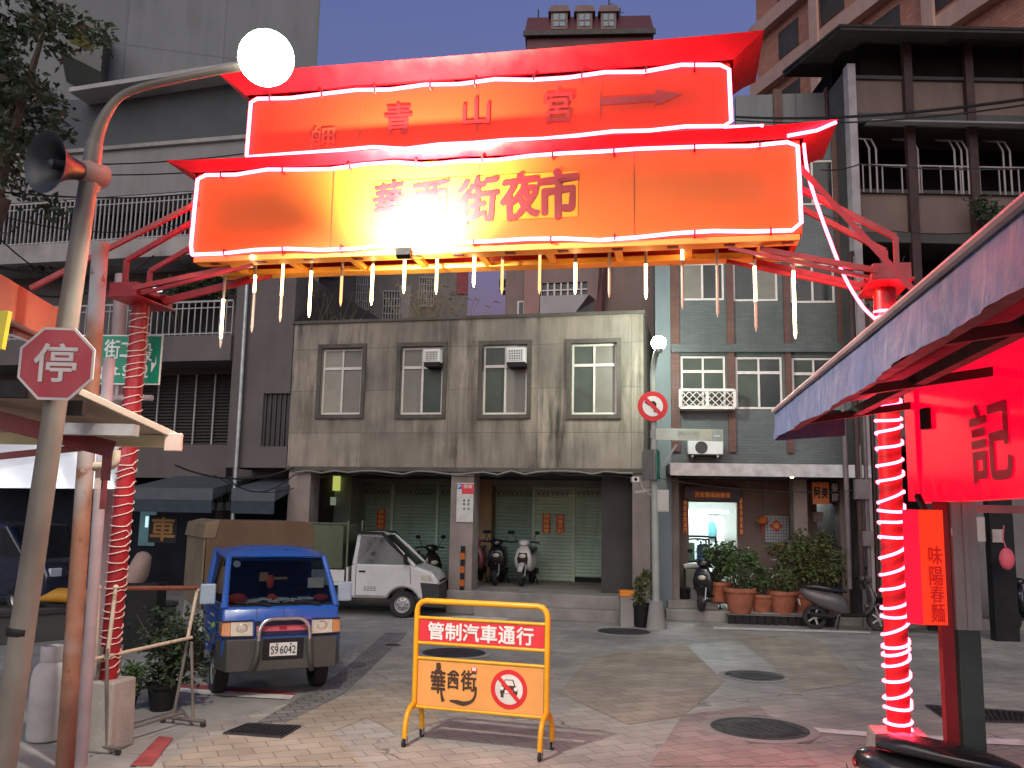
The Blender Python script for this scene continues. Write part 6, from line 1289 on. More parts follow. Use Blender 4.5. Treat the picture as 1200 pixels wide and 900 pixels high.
# --- scooters
def scooter(label, loc, rz, bodyM, trimM=BLACK, seatM=BLACKG, sc=1.0, plate=True):
    t = thing("motor_scooter", label, "scooter", loc, rz, "motor scooters parked in the street"); t.scale = (sc, sc, sc)
    for x in (.62, -.60):
        r = .235; mb = MB(RUBBER); mb.lathe([(r * .66, -.045), (r * .92, -.05), (r, -.02), (r, .02), (r * .92, .05), (r * .66, .045), (r * .66, -.045)], (x, 0, r), (0, 1, 0), 24, close=False); o = mb.build("wheel", t)
        mb = MB(STEEL); mb.lathe([(r * .68, -.03), (r * .66, .03)], (x, 0, r), (0, 1, 0), 24, close=False); mb.lathe([(.05, -.05), (.05, .05)], (x, 0, r), (0, 1, 0), 10)
        for k in range(5): a = k * 2 * math.pi / 5; mb.bar((x + .04 * math.cos(a), 0, r + .04 * math.sin(a)), (x + r * .67 * math.cos(a), 0, r + r * .67 * math.sin(a)), .035, .02, up=(0, 1, 0))
        mb.build("rim", o)
    mb = MB(bodyM); mb.loft([((-.88, 0, .74), (0, .05, 0), (.02, 0, .035)), ((-.78, 0, .69), (0, .12, 0), (0, 0, .10)), ((-.55, 0, .60), (0, .165, 0), (0, 0, .17)), ((-.25, 0, .53), (0, .175, 0), (0, 0, .20)), ((-.05, 0, .47), (0, .15, 0), (0, 0, .20)), ((.02, 0, .42), (0, .12, 0), (0, 0, .16))], 14); mb.build("body", t, smooth=60)
    mb = MB(trimM); mb.loft([((-.08, 0, .30), (0, .15, 0), (0, 0, .05)), ((.12, 0, .29), (0, .17, 0), (0, 0, .035)), ((.34, 0, .30), (0, .16, 0), (0, 0, .035)), ((.42, 0, .34), (0, .13, 0), (0, 0, .04))], 12); mb.box(-.72, -.30, .09, .14, .22, .36); mb.cyl((-.72, -.13, .30), (-.25, -.13, .26), .05, 10); mb.build("floorboard", t, smooth=50)
    mb = MB(seatM); mb.loft([((-.76, 0, .83), (0, .09, 0), (0, 0, .03)), ((-.6, 0, .83), (0, .14, 0), (0, 0, .055)), ((-.35, 0, .80), (0, .15, 0), (0, 0, .055)), ((-.12, 0, .765), (0, .12, 0), (0, 0, .05)), ((.02, 0, .74), (0, .06, 0), (0, 0, .03))], 12); mb.build("seat", t, smooth=60)
    mb = MB(bodyM); mb.loft([((.36, 0, .33), (0, .15, 0), (.03, 0, 0)), ((.46, 0, .45), (0, .20, 0), (.05, 0, .0)), ((.50, 0, .62), (0, .215, 0), (.06, 0, .0)), ((.46, 0, .80), (0, .17, 0), (.055, 0, .0)), ((.40, 0, .92), (0, .09, 0), (.04, 0, .0))], 14); mb.m(trimM); mb.poly([(0, 0), (0, 0), (0, 0)], 0) if False else None
    mb.loft([((.555, 0, .50), (0, .10, 0), (.012, 0, 0)), ((.572, 0, .62), (0, .13, 0), (.012, 0, 0)), ((.525, 0, .76), (0, .10, 0), (.012, 0, 0))], 10); mb.build("front_shield", t, smooth=60)
    mb = MB(bodyM); mb.loft([((.36, 0, .46), (0, .06, 0), (0, 0, .03)), ((.52, 0, .52), (0, .07, 0), (0, 0, .035)), ((.68, 0, .50), (0, .07, 0), (0, 0, .03)), ((.84, 0, .36), (0, .055, 0), (.01, 0, .02))], 10); mb.build("front_fender", t, smooth=60)
    mb = MB(STEEL)
    for s in (-1, 1): mb.cyl((.62, s * .07, .235), (.46, s * .07, .70), .018, 8)
    mb.cyl((.42, 0, .80), (.36, 0, 1.02), .025, 8); mb.build("fork", t)
    mb = MB(bodyM); mb.loft([((.50, 0, .98), (0, .07, 0), (0, 0, .05)), ((.44, 0, .99), (0, .14, 0), (0, 0, .075)), ((.34, 0, 1.0), (0, .13, 0), (0, 0, .06)), ((.28, 0, 1.0), (0, .06, 0), (0, 0, .04))], 12); mb.build("handlebar_cowl", t, smooth=60)
    mb = MB(BLACK); mb.tube([(.28, -.34, .99), (.34, -.2, 1.01), (.36, 0, 1.0), (.34, .2, 1.01), (.28, .34, .99)], .018, 8); mb.bar((.36, -.18, 1.02), (.38, -.33, 1.0), .012); mb.bar((.36, .18, 1.02), (.38, .33, 1.0), .012); mb.build("handlebar", t)
    for s in (-1, 1):
        mb = MB(BLACK); mb.tube([(.33, s * .2, 1.02), (.36, s * .25, 1.14), (.34, s * .29, 1.20)], .008, 6); mb.ball((.34, s * .30, 1.225), (.018, .065, .042), 12, 8); mb.build("mirror", t)
    mb = MB(LENS); mb.ball((.575, 0, .69), (.02, .085, .05), 12, 8); mb.build("headlight", t); mb = MB(REDLENS); mb.ball((-.88, 0, .70), (.02, .07, .035), 10, 6); mb.build("tail_light", t)
    if plate: mb = MB(WHITE); mb.at(T((-.90, 0, .52), 0, 0, R(-12))); mb.box(-.004, .004, -.10, .10, -.06, .06); mb.m(BLACK); mb.box(-.0, .003, -.02, .02, .06, .16); mb.build("number_plate", t, smooth=0)
    mb = MB(BLACK); mb.bar((-.15, -.14, .28), (-.22, -.22, .02), .02); mb.bar((-.15, .14, .28), (-.22, .22, .02), .02); islands(mb, "stand", t); return t
SW = mat("scooter_white", (.60, .60, .58), .3, var=.05, coat=.4); SP = mat("scooter_pink", (.30, .09, .10), .35, coat=.3); SK = mat("scooter_black", (.012, .012, .014), .3, var=.3, coat=.4); SGY = mat("scooter_grey", (.085, .075, .075), .38, coat=.3)
def gz(u, v, z): return G(u, v, z)
p = gz(609, 687, FLZ); scooter("white scooter with a mirror, brightest of the three on the porch", p + V((.18, .55, 0)), R(-103), SW)
p = gz(584, 686, FLZ); scooter("black scooter in the middle of the three on the porch", p + V((.0, .55, 0)), R(-97), SK)
p = gz(557, 685, FLZ); scooter("dull pink scooter right beside the middle column on the porch", p + V((.02, .6, 0)), R(-96), SP)
p = gz(727, 694, FLZ); scooter("black scooter seen end on by the dark side wall of the porch", p + V((.12, .5, 0)), R(-80), SK)
c = FC.w(hz(500, 660, 1.95)[0], 1.95, .2); scooter("black scooter standing behind the nose of the white truck", c + V((-.1, .2, 0)), R(-60), SK, sc=1.12)
p = G(1003, 741); scooter("grey scooter parked broadside in front of the potted plants beside the red column", p + V((-.05, .35, 0)), R(-8), SGY)
p = G(1084, 745); scooter("dark scooter half hidden behind the red column and the hanging red sign", p + V((.25, .3, 0)), R(172), SK)
p = G(1190, 741); scooter("black scooter at the right edge behind the stall post", p + V((.55, .2, 0)), R(196), SK)
p = P(830, 690, 19.6); scooter("dark scooter in the bright shop doorway behind the bushy pots", V((p.x, p.y, FZ)), R(-115), SK)
p = P(1096, 872, 5.55); scooter("black scooter in the bottom right corner, only its seat showing beside the concrete foot", V((p.x + .36, p.y - .22, 0)), R(-22), SK, sc=.98)
# dark van at far left
p = G(-6, 716); t = thing("parked_van", "dark blue van at the left edge behind the poles", "van", (p.x - .4, p.y + .9, 0), R(-20)); VANB = mat("van_navy", (.008, .012, .03), .3, coat=.5)
mb = MB(VANB); mb.prism([(-2.1, .3), (2.05, .3), (2.1, .75), (1.95, .98), (1.45, 1.08), (.85, 1.75), (-2.0, 1.8), (-2.1, 1.0)], 'y', -.8, .8); mb.build("body", t, bev=.06, smooth=40)
mb = MB(GLASSD); mb.prism([(1.38, 1.10), (.86, 1.66), (.1, 1.68), (.1, 1.10)], 'y', -.806, -.802); mb.prism([(0, 1.10), (0, 1.68), (-1.9, 1.68), (-1.9, 1.10)], 'y', -.806, -.802); mb.quad((1.50, -.68, 1.08), (1.50, .68, 1.08), (.93, .62, 1.72), (.93, -.62, 1.72)); mb.build("window", t, smooth=0)
for x in (1.35, -1.35):
    for y in (-.72, .72): wheel(t, x, y, .29, .16, mat("rim_silver", ()))
mb = MB(mat("glint_lens", (.55, .60, .65), .15, coat=.5)); mb.box(2.02, 2.09, -.74, -.45, .72, .90); mb.box(2.02, 2.09, .45, .74, .72, .90); islands(mb, "headlight", t, .02)
# ------------------------------------------------------------------ left stall and its things
YA = 5.2
def xp(u, v, Y): return P(u, v, Y)
st = thing("food_stall", "left foreground stall with cream canopy roof, dark red rails and glowing white tarp", "market stall", (0, 0, 0))
CR = xp(203, 512, 6.6); z = CR.z
mb = MB(CREAM); A, B, D_ = CR, xp(85, 477, 5.0), V((-7.5, 4.2, 0)); 
nb_ = xp(87, 459, 6.05); nl_ = xp(-190, 452, 6.05)
far = [V((CR.x, CR.y, z)), V((nl_.x - .3, CR.y + .5, z + .04)), nl_, nb_]
mb.hexa([far[0], far[3], far[2], far[1], far[0] + V((0, 0, .03)), far[3] + V((0, 0, .03)), far[2] + V((0, 0, .03)), far[1] + V((0, 0, .03))]); mb.build("canopy_roof", st, smooth=0)
mb = MB(mat("fascia_yellow", (.50, .44, .26), .5, var=.12, streak=.4)); mb.bar(far[0] + V((0, -.01, -.035)), far[1] + V((0, 0, -.035)), .06, .09); mb.m(CREAM); mb.bar(far[0] + V((.03, -.02, 0)), far[3] + V((.03, 0, 0)), .05, .05); mb.m(mat("fascia_end", (.55, .42, .36), .5)); mb.box(far[0].x - .03, far[0].x + .09, far[0].y - .09, far[0].y - .04, z - .11, z + .02); mb.build("fascia", st, bev=.006, smooth=0)
mb = MB(STEEL); mb.box(CR.x - .75, CR.x - .12, CR.y - .42, CR.y - .32, z - .03, z + .05); mb.m(BLACK); q = xp(88, 476, 6.0); mb.box(q.x - .07, q.x + .05, q.y, q.y + .05, q.z - .06, q.z + .04); q = xp(10, 455, 5.98); mb.box(q.x - .3, q.x + .12, q.y, q.y + .06, q.z - .06, q.z + .05); mb.build("roof_fitting", st, smooth=0)
mb = MB(DKRED); mb.bar(xp(-40, 482, 6.15), xp(133, 527, 6.5), .06, .12); mb.bar(xp(-60, 541, 6.3), xp(130, 521, 6.5), .045, .045); q = xp(127, 521, 6.5); mb.bar(q, q + V((0, 0, -.26)), .05); mb.build("roof_rail", st, smooth=0)
TARPW = mat("white_tarp", (.70, .74, .75), .6, var=.04)
mb = MB(TARPW); a, b = xp(-90, 524, 8.7), xp(150, 524, 8.7); c, d = xp(147, 573, 8.3), xp(-90, 571, 8.0); mb.hexa([d, c, b, a, d + V((0, .02, .03)), c + V((0, .02, .03)), b + V((0, .02, .03)), a + V((0, .02, .03))]); mb.build("white_tarp", st, smooth=0)
mb = MB(TUBEL); q = xp(35, 505, 7.5); mb.box(q.x - .8, q.x + .55, q.y, q.y + .04, q.z - .02, q.z + .02); o = mb.build("assumed_tube_lamp", st, smooth=0)  # assumed lamp, kept out of sight, makes the tarp bright
mb = MB(DKRED); q = xp(122, 540, 6.5); px_ = xp(88, 700, 7.9).x; mb.bar((px_, 7.9, 0), (px_, 7.9, z), .06); mb.bar((nl_.x, CR.y + .4, 0), (nl_.x, CR.y + .4, z), .07); mb.build("post", st, smooth=0)
mb = MB(mat("bent_pipe", (.40, .35, .26), .5, rust=.05)); mb.tube(smooth_path([xp(136, 528, 6.9), xp(135, 540, 6.9), xp(128, 546, 6.9), xp(110, 547, 6.9)], 4), .035, 10); mb.build("bent_pipe", st)
mb = MB(mat("small_tag_white", (.5, .4, .36), .6)); q = xp(116, 562, 6.9); mb.box(q.x - .03, q.x + .03, q.y, q.y + .02, q.z - .07, q.z + .07); mb.m(DKRED); q = xp(121, 575, 6.9); mb.box(q.x - .02, q.x + .02, q.y, q.y + .02, q.z - .14, q.z + .12); mb.build("hanging_tag", st, smooth=0)
# box beam above, red light put into its colour
BEAMR = mat("beam_red_light_tint", (.24, .075, .04), .6, var=.15, streak=.4)
a, b = xp(-30, 336, 5.4), xp(75, 392, 7.0); mb = MB(BEAMR); mb.bar(a, b, .16, .26); o = mb.build("awning_beam", bev=.01, smooth=0); tag(o, "orange-red box beam of the upper awning, tinted as if red-lit, at the left edge above the stop sign", "beam")
a, b = xp(-20, 425, 6.0), xp(62, 402, 6.4); mb = MB(DKRED); mb.bar(xp(10, 387, 6.0), xp(75, 412, 7.0), .05); o = mb.build("awning_brace", smooth=0); tag(o, "thin dark red brace under the orange-red awning beam", "brace")
c = xp(2, 385, 5.0); mb = MB(mat("yellow_plastic", (.62, .52, .02), .4)); mb.hexa([(-.06, -.02, -.12), (.022, -.02, -.12), (.022, .02, -.12), (-.06, .02, -.12), (-.06, -.02, .10), (.04, -.02, .10), (.04, .02, .10), (-.06, .02, .10)]); o = mb.build("yellow_banner", loc=c, smooth=0); tag(o, "small bright yellow plastic banner cut by the left edge above the stop sign", "banner")
# gas cylinders
GASM = mat("gas_paint", (.40, .37, .37), .55, var=.15, scale=4., rust=.05, streak=.5)
def gas(label, c):
    t = thing("gas_cylinder", label, "gas cylinder", c, 0, "gas cylinders behind the poles"); mb = MB(GASM); mb.lathe([(.12, 0), (.15, .02), (.16, .06), (.16, .56), (.14, .65), (.09, .70), (.04, .715)], seg=24); mb.build("tank", t)
    mb = MB(GASM); mb.lathe([(.095, .70), (.10, .72), (.10, .84), (.092, .84), (.092, .71)], seg=20, close=False); mb.build("collar", t); mb = MB(mat("valve_blue", (.05, .14, .40), .4)); mb.cyl((0, 0, .71), (0, 0, .80), .03, 10); mb.ball((0, 0, .815), (.04, .04, .02), 10, 6); mb.build("valve", t)
gas("pale grey gas cylinder between the leaning lamp pole and the rusty pole", G(52, 868)); gas("second gas cylinder mostly hidden behind the rusty and mauve poles", G(97, 862) + V((.02, .12, 0)))
# rolling clothes-rack frame
A0, B0 = G(112, 882), G(214, 850); d = B0 - A0; L_ = d.length; rz = math.atan2(d.y, d.x)
t = thing("rolling_rack", "rusty empty tube rack on small castors in front of the leafy pot", "rack", A0, rz)
RACK = mat("rack_tube", (.17, .15, .13), .5, metal=.3, var=.3, rust=.12); RACKL = mat("rack_tube_pale", (.45, .38, .28), .5, var=.25, rust=.1)
mb = MB(RACK); mb.cyl((0, -.26, .06), (0, .26, .06), .018, 8); mb.cyl((L_, -.26, .06), (L_, .26, .06), .018, 8); mb.cyl((0, -.12, .06), (-.02, -.05, .88), .015, 8); mb.cyl((0, .12, .06), (.03, .05, .88), .015, 8); mb.cyl((L_, -.12, .06), (L_ + .02, -.02, .80), .015, 8); mb.cyl((L_, .12, .06), (L_ + .05, .05, .80), .015, 8); mb.cyl((0, 0, .12), (L_, 0, .12), .014, 8); mb.cyl((0, -.05, .45), (L_ * .5, .1, .47), .012, 8); mb.cyl((L_ * .35, .2, .05), (L_ * .35, .16, .85), .012, 8); mb.cyl((L_ * .5, .2, .05), (L_ * .5, .16, .5), .012, 8); mb.build("lower_frame", t)
mb = MB(RACKL); mb.cyl((-.12, 0, .80), (L_ + .02, -.02, .84), .017, 8); mb.cyl((.0, -.04, .78), (.08, 0, 1.40), .018, 8); mb.cyl((.04, .12, .70), (-.02, .1, 1.40), .018, 8); mb.cyl((L_ - .02, 0, .82), (L_ + .08, 0, 1.30), .017, 8)
for p in ((-.12, 0, .80), (.0, -.04, .80), (.08, 0, 1.40), (L_ + .08, 0, 1.30), (-.02, .1, 1.40)): mb.ball(p, .026, 10, 6)
mb.m(mat("rack_rust", (.17, .055, .035), .7, var=.3)); mb.cyl((.08, 0, 1.39), (L_ + .08, 0, 1.32), .022, 8); mb.build("top_frame", t)
for x in (0, L_):
    for y in (-.24, .24): mb = MB(RUBBER); mb.lathe([(.01, -.012), (.028, -.012), (.028, .012), (.01, .012)], (x, y, .03), (1, 0, 0), 12); mb.build("caster", t)
# leafy shrub in a pot behind the rack
def pot_lathe(r, h): return [(r * .68, 0), (r * .70, .01), (r * .94, h * .84), (r * 1.06, h * .84), (r * 1.08, h), (r * .95, h), (r * .93, h * .93), (.001, h * .93)]
def potted(label, c, r, h, fc, frad, n, leafM, size=.09, potM=TERRA, group="potted plants by the shops", stems=6, tall=False, clumps=10):
    t = thing("potted_plant", label, "potted plant", c, rng.uniform(0, 3), group); mb = MB(potM); mb.lathe(pot_lathe(r, h), seg=22, close=False); mb.build("pot", t, smooth=40); mb = MB(SOIL); mb.lathe([(r * .92, h * .93), (.001, h * .95)], seg=18, close=False); mb.build("soil", t)
    mb = MB(BARK); fc = V(fc)
    for _ in range(stems): mb.tube([(rng.uniform(-.05, .05), rng.uniform(-.05, .05), h * .9), fc * .7 + V((rng.gauss(0, frad[0] * .25), rng.gauss(0, frad[1] * .25), 0)), fc + V((rng.gauss(0, frad[0] * .5), rng.gauss(0, frad[1] * .5), rng.uniform(0, frad[2] * .8)))], [.016, .011, .004], 5)
    mb.build("stem", t); mb = MB(leafM); mb.leaves(fc, frad, n, size, rng, clumps); mb.build("foliage", t, smooth=0); return t
potted("dark leafy shrub in a dark pot behind the rolling rack, left of the blue truck", G(172, 838) + V((.05, .25, 0)), .16, .28, (.06, 0, .68), (.46, .32, .46), 1150, LEAFD, .085, BLACK, stems=12, clumps=14)
for k, (u, v, lab) in enumerate(((150, 830, "low green plant in a small black pot at the foot of the leafy shrub"), )): potted(lab, G(u, v), .1, .16, (0, 0, .34), (.2, .2, .2), 220, LEAF, .07, BLACK)
# yellow crate-like cover and clutter at left
c = G(75, 752); mb = MB(mat("ochre_sheet", (.50, .24, .02), .6, var=.2)); mb.loft([((-.5, 0, .62), (0, .16, 0), (0, 0, .04)), ((-.25, 0, .68), (0, .24, 0), (0, 0, .12)), ((.3, 0, .66), (0, .26, 0), (0, 0, .12)), ((.9, .05, .68), (0, .24, 0), (0, 0, .14)), ((1.2, .05, .62), (0, .16, 0), (0, 0, .08))], 12); mb.m(BLACK); mb.box(-.35, 1.1, -.2, .22, 0, .56); o = mb.build("covered_cart", loc=c + V((-.1, .4, 0)), smooth=50); tag(o, "dark low cart under a crumpled ochre sheet behind the rusty pole", "cart")
c = G(8, 752); mb = MB(mat("crate_red", (.45, .04, .03), .5)); mb.box(-.25, .1, -.15, .15, .05, .42); mb.m(WHITE); mb.box(-.28, .15, -.152, .16, 0, .05); o = mb.build("crate", loc=c, bev=.01, smooth=0); tag(o, "small red plastic crate on the ground at the left edge", "crate")
p = P(20, 862, 6.2); mb = MB(mat("stump_wood", (.10, .075, .05), .9, var=.4, scale=5., bump=.5)); mb.box(-.22, .14, -.1, .12, 0, .14); mb.box(-.3, .22, -.14, .14, .141, .21); mb.box(-.24, -.14, -.12, .1, .211, .40); o = mb.build("wooden_block", loc=(p.x, p.y, 0), bev=.01, smooth=0); tag(o, "rough dark wooden blocks at the foot of the leaning lamp pole", "wood block")
# a bowed cap-like light object seen by the dark shop
c = P(165, 662, 14); mb = MB(mat("pinkish_sheet", (.34, .24, .21), .8)); mb.lathe([(.15, -.28), (.16, -.1), (.14, .05), (.11, .16), (.05, .2)], (0, 0, 0), (.3, 0, 1), 14); mb.m(BLACK); mb.box(-.3, .35, -.2, .2, -c.z, -.26); o = mb.build("covered_bundle", loc=c, smooth=50); tag(o, "pinkish rounded bundle on a dark stand in the shade between red column and truck", "bundle")

# ------------------------------------------------------------------ right stall
rs_ = thing("food_stall", "right foreground stall with blue tarp valance and grey post", "market stall", (0, 0, 0))
YM = 3.4
NE, FE_ = P(1200, 240, YM * 280 / 435), P(908, 487, YM * 280 / 143)
NB, FBo = P(1200, 335, YM * 280 / 435), P(912, 517, YM * 280 / 143)
ed = (FE_ - NE); zt = (NE.z + FE_.z) / 2; zb = (NB.z + FBo.z) / 2; print("awning", NE, FE_, NB, FBo)
e0 = V((NE.x, NE.y, 0)); e1 = V((FE_.x, FE_.y, 0)); du = (e1 - e0).normalized(); out = V((du.y, -du.x, 0)); e0 = e0 - du * 1.6
Ln = (e1 - e0).length; mb = MB(TARP); nU, nV = 150, 6; vs = []
rg = random.Random(5); ph = [rg.uniform(0, 6.28) for _ in range(6)]
for i in range(nU + 1):
    s = i / nU
    for j in range(nV + 1):
        h = j / nV; w = .6 * h * (.020 * math.sin(s * 37 + ph[0]) + .016 * abs(math.sin(s * 63 + ph[1] + h * 3.5)) + .012 * abs(math.sin(s * 121 + ph[2] - h * 2))); zz = zt - (zt - zb) * h * (1 + .05 * math.sin(s * 13 + ph[3])); p = e0 + du * (Ln * s) - out * w; vs.append((p.x, p.y, zz))
mb.add(vs, [(i * (nV + 1) + j, (i + 1) * (nV + 1) + j, (i + 1) * (nV + 1) + j + 1, i * (nV + 1) + j + 1) for i in range(nU) for j in range(nV)])
q = [(e1 + out * .0), e1 + out * .25]; mb.quad((e1.x, e1.y, zt), (e1.x + out.x * .5, e1.y + out.y * .5, zt), (e1.x + out.x * .5, e1.y + out.y * .5, zb + .04), (e1.x, e1.y, zb)); mb.build("tarp_valance", rs_, smooth=70)
mb = MB(mat("tarp_roof", (.05, .05, .055), .6, var=.2)); a, b = e0, e1; wd = 3.0; rise = .55
mb.hexa([(a.x, a.y, zt - .01), (b.x, b.y, zt - .01), (b.x + out.x * wd, b.y + out.y * wd, zt + rise), (a.x + out.x * wd, a.y + out.y * wd, zt + rise), (a.x, a.y, zt + .015), (b.x, b.y, zt + .015), (b.x + out.x * wd, b.y + out.y * wd, zt + rise + .02), (a.x + out.x * wd, a.y + out.y * wd, zt + rise + .02)]); mb.m(mat("awning_edge", (.30, .25, .26), .5)); mb.tube([(a.x - out.x * .01, a.y, zt + .015), (b.x - out.x * .01, b.y, zt + .015)], .018, 8); mb.build("awning_roof", rs_, smooth=0)
mb = MB(mat("awning_steel", (.07, .03, .03), .6, var=.3))
for w_, zz in ((.12, zt - .10), (.55, zt - .0), (1.3, zt + .15)): p, q = a + out * w_, b + out * w_; mb.bar((p.x, p.y, zz), (q.x, q.y, zz), .06, .06)
for k in range(4): s = e1 - du * (.15 + k * 1.5); p, q = s + out * .05, s + out * 2.6; mb.bar((p.x, p.y, zt - .09), (q.x, q.y, zt + .30), .045, .05)
mb.m(BLACK); p = e1 - du * .5 + out * .95; mb.box(p.x - .05, p.x + .05, p.y - .05, p.y + .05, zt - .16, zt - .02); mb.build("awning_frame", rs_, smooth=0)
# the red name board under the awning: runs along the stall and faces the street
YR = 6.25; o2 = P(1081, 590, YR); exr = -du; FR = Frame((o2.x, o2.y), math.atan2(-exr.y, exr.x))
RGLOW = added_glow("red_board_added_glow", (.55, .01, .02), (1., .0, .028), .85)  # glow added to the board in place of red light falling on it
def r4(u0, u1, v0, v1, b=0.): return fr_px(FR, u0, u1, v0, v1, b)
zb0 = FR.hit(1081, 590)[1]; zb1 = FR.hit(1081, 446)[1]
bd = thing("name_board", "long glossy red name board, given an added glow, with one dark brush character under the right awning", "shop sign", (o2.x, o2.y, 0), -FR.th)
mb = MB(RGLOW); mb.box(0, 4.6, 0, .09, zb0, zb1 + .05); mb.build("panel", bd, bev=.006, smooth=0)
mb = MB(added_glow("board_ink", (.22, .003, .012), (1., .0, .03), .14, .5)); a0, a1, z0, z1 = r4(1136, 1189, 468, 560); mb.text("記", a0, a1, min(z0, FR.hit(1136, 556)[1]), FR.hit(1160, 470)[1], -.004, .03); mb.build("lettering", bd, smooth=0)  # a weaker glow is added to the character too
mb = MB(RGLOW); mb.box(-.26, -.02, -.02, .06, zb0 + .02, zb1); mb.build("end_board", bd, smooth=0)
# post: grey upper sleeve, dark green lower, red strip
ap = FR.hit(1128, 600, .03)[0]; pw_ = FR.w(ap, .03); YB = pw_.y; zc = P(1130, 738, YB).z
mb = MB(mat("post_grey", (.34, .33, .31), .55, var=.12, streak=.4)); x0, x1 = P(1113, 600, YB).x, P(1142, 600, YB).x
mb.box(x0, x1, YB - .02, YB + .10, zc, zb0 - .003); mb.box((x0 + x1) / 2 - .015, (x0 + x1) / 2 + .015, YB - .032, YB - .021, zc, zb0 - .003); mb.m(mat("post_green", (.045, .06, .05), .5, var=.2)); mb.box(x0 + .01, x1 - .01, YB - .01, YB + .09, 0, zc - .002); mb.m(RGLOW if False else REDST); mb.box(x0 - .085, x0 - .012, YB + .0, YB + .05, 0.05, zb0 - .003); mb.build("post", rs_, smooth=0)
mb = MB(mat("pink_rail", (.46, .30, .29), .6)); a = P(1135, 595, YB + .3); mb.box(a.x, a.x + 1.6, YB + .3, YB + .36, a.z - .03, a.z + .02); mb.build("rail", rs_, smooth=0)
# hanging vertical sign
YV = YB - .05
a, b = P(1066, 597, YV), P(1112, 733, YV); w = b.x - a.x; h = a.z - b.z
t = thing("hanging_sign", "vertical orange-red noodle sign hanging beside the grey stall post", "shop sign", (a.x, YV, b.z), R(2))
VS = added_glow("vertical_sign_added_glow", (.58, .05, .01), (1., .028, .005), .70, .3); mb = MB(VS); mb.box(w * .26, w, 0, .03, 0, h); mb.m(RGLOW); mb.hexa([(0, .10, 0), (w * .26 - .001, .0, 0), (w * .26 - .001, .03, 0), (.02, .12, 0), (0, .10, h), (w * .26 - .001, .0, h), (w * .26 - .001, .03, h), (.02, .12, h)]); mb.build("panel", t, smooth=0)  # hanging sign and its characters also get an added glow
mb = MB(added_glow("vertical_ink", (.30, .006, .004), (1., .01, .004), .26, .5))
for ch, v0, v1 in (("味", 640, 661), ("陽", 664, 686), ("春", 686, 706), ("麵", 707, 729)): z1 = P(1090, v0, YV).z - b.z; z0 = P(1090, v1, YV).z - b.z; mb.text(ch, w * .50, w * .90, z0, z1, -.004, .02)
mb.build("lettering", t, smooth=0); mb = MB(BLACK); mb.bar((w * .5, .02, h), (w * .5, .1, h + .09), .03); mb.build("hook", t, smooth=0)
# background clutter seen through the stall
c = G(1196, 728); mb = MB(mat("tub_white", (.45, .44, .43), .6)); t = thing("cart", "pale covered hand cart at the right edge behind the stall post", "cart", c + V((.1, .9, 0)), 0); mb.box(-.3, .5, -.3, .3, .45, .95); mb.build("tub", t, bev=.03, smooth=0); mb = MB(BLACK); mb.tube(smooth_path([(-.3, -.3, .95), (-.33, -.3, 1.25), (-.2, -.3, 1.3), (.4, -.3, 1.3)], 4), .02, 8); mb.box(-.3, .5, -.28, .28, .38, .44)
for x in (-.2, .4): mb.cyl((x, -.3, .1), (x, -.25, .1), .1, 14); mb.bar((x, -.28, .1), (x, -.28, .44), .03)
mb.build("frame", t, smooth=40)
mb = MB(BLACK); c = P(1170, 610, 17.0); mb.box(c.x - .22, c.x + .22, 16.9, 17.1, 0, 3.2); mb.m(mat("poster_pale", (.42, .36, .34), .7)); a = P(1144, 628, 16.85); mb.box(a.x - .12, a.x + .18, 16.86, 16.89, a.z - .1, a.z + .35); a = P(1170, 628, 16.85); mb.box(a.x - .1, a.x + .1, 16.86, 16.89, a.z - .12, a.z + .12); o = mb.build("door_post", smooth=0); tag(o, "black lane door post with pale notices behind the right stall", "post")
c = P(1180, 655, 16.5); mb = MB(mat("pink_bag_cloth", (.62, .10, .14), .7, var=.2)); mb.ball((0, 0, 0), (.14, .1, .2), 12, 8); mb.tube([(0, 0, .18), (-.05, 0, .35), (-.02, 0, .6)], .012, 6); o = mb.build("pink_bag", loc=c); tag(o, "small pinkish red bag hanging by the lane door behind the stall", "bag")

# ------------------------------------------------------------------ plants in front of the lit shops
pots = [(843, 707, 14.5, FZ + .17, "fullest bright green bush in a terracotta pot nearest the shop door", LEAF, (.46, .4, .52), 900, .66),
        (867, 720, 18, .12, "big terracotta pot with a bright bush and blue tag, second from the door", LEAF, (.42, .36, .46), 800, .62),
        (893, 720, 13.5, .12, "small terracotta pot with low leaves and a thin stem, in front of the bicycle", LEAF, (.34, .3, .22), 420, .36),
        (918, 721, 16.5, .12, "wide terracotta pot with medium olive bush right of the bicycle", LEAFO, (.44, .34, .50), 1000, .62),
        (944, 721, 14, .12, "terracotta pot with tall dark bush under the orange sign", LEAFO, (.50, .40, .72), 1250, .84),
        (968, 722, 14, .12, "pale worn terracotta pot with tall dusky bush left of the grey scooter", LEAFO, (.52, .40, .74), 1250, .86)]
for u, v, rp_, z, lab, M, fr_, n, fz in pots:
    z = z if z > .3 else .2; c = G(u, v - 2, z); r = rp_ * c.y / FPX; c.z = z; hh = r * 1.55; potted(lab, c, r, hh, (0, 0, hh + fz * .8), fr_, n, M, .10)
c = G(985, 718, .2); potted("dark bush in a hidden pot behind the grey scooter by the red column", c + V((.1, .1, 0)), .2, .3, (0, 0, 1.0), (.55, .4, .8), 1100, LEAFD, .10)
c = G(944, 701, FZ); potted("rear terracotta pot peeping between the front pots under the meter box", V((c.x, c.y, FZ)), .24, .36, (0, 0, .95), (.4, .35, .6), 500, LEAFO, .10)
c = G(893, 690, FZ); t = potted("slender young tree with a tuft of leaves rising behind the pots", V((c.x, c.y - .2, FZ)), .15, .22, (0, 0, 1.25), (.26, .24, .22), 200, LEAF, .12, stems=3)
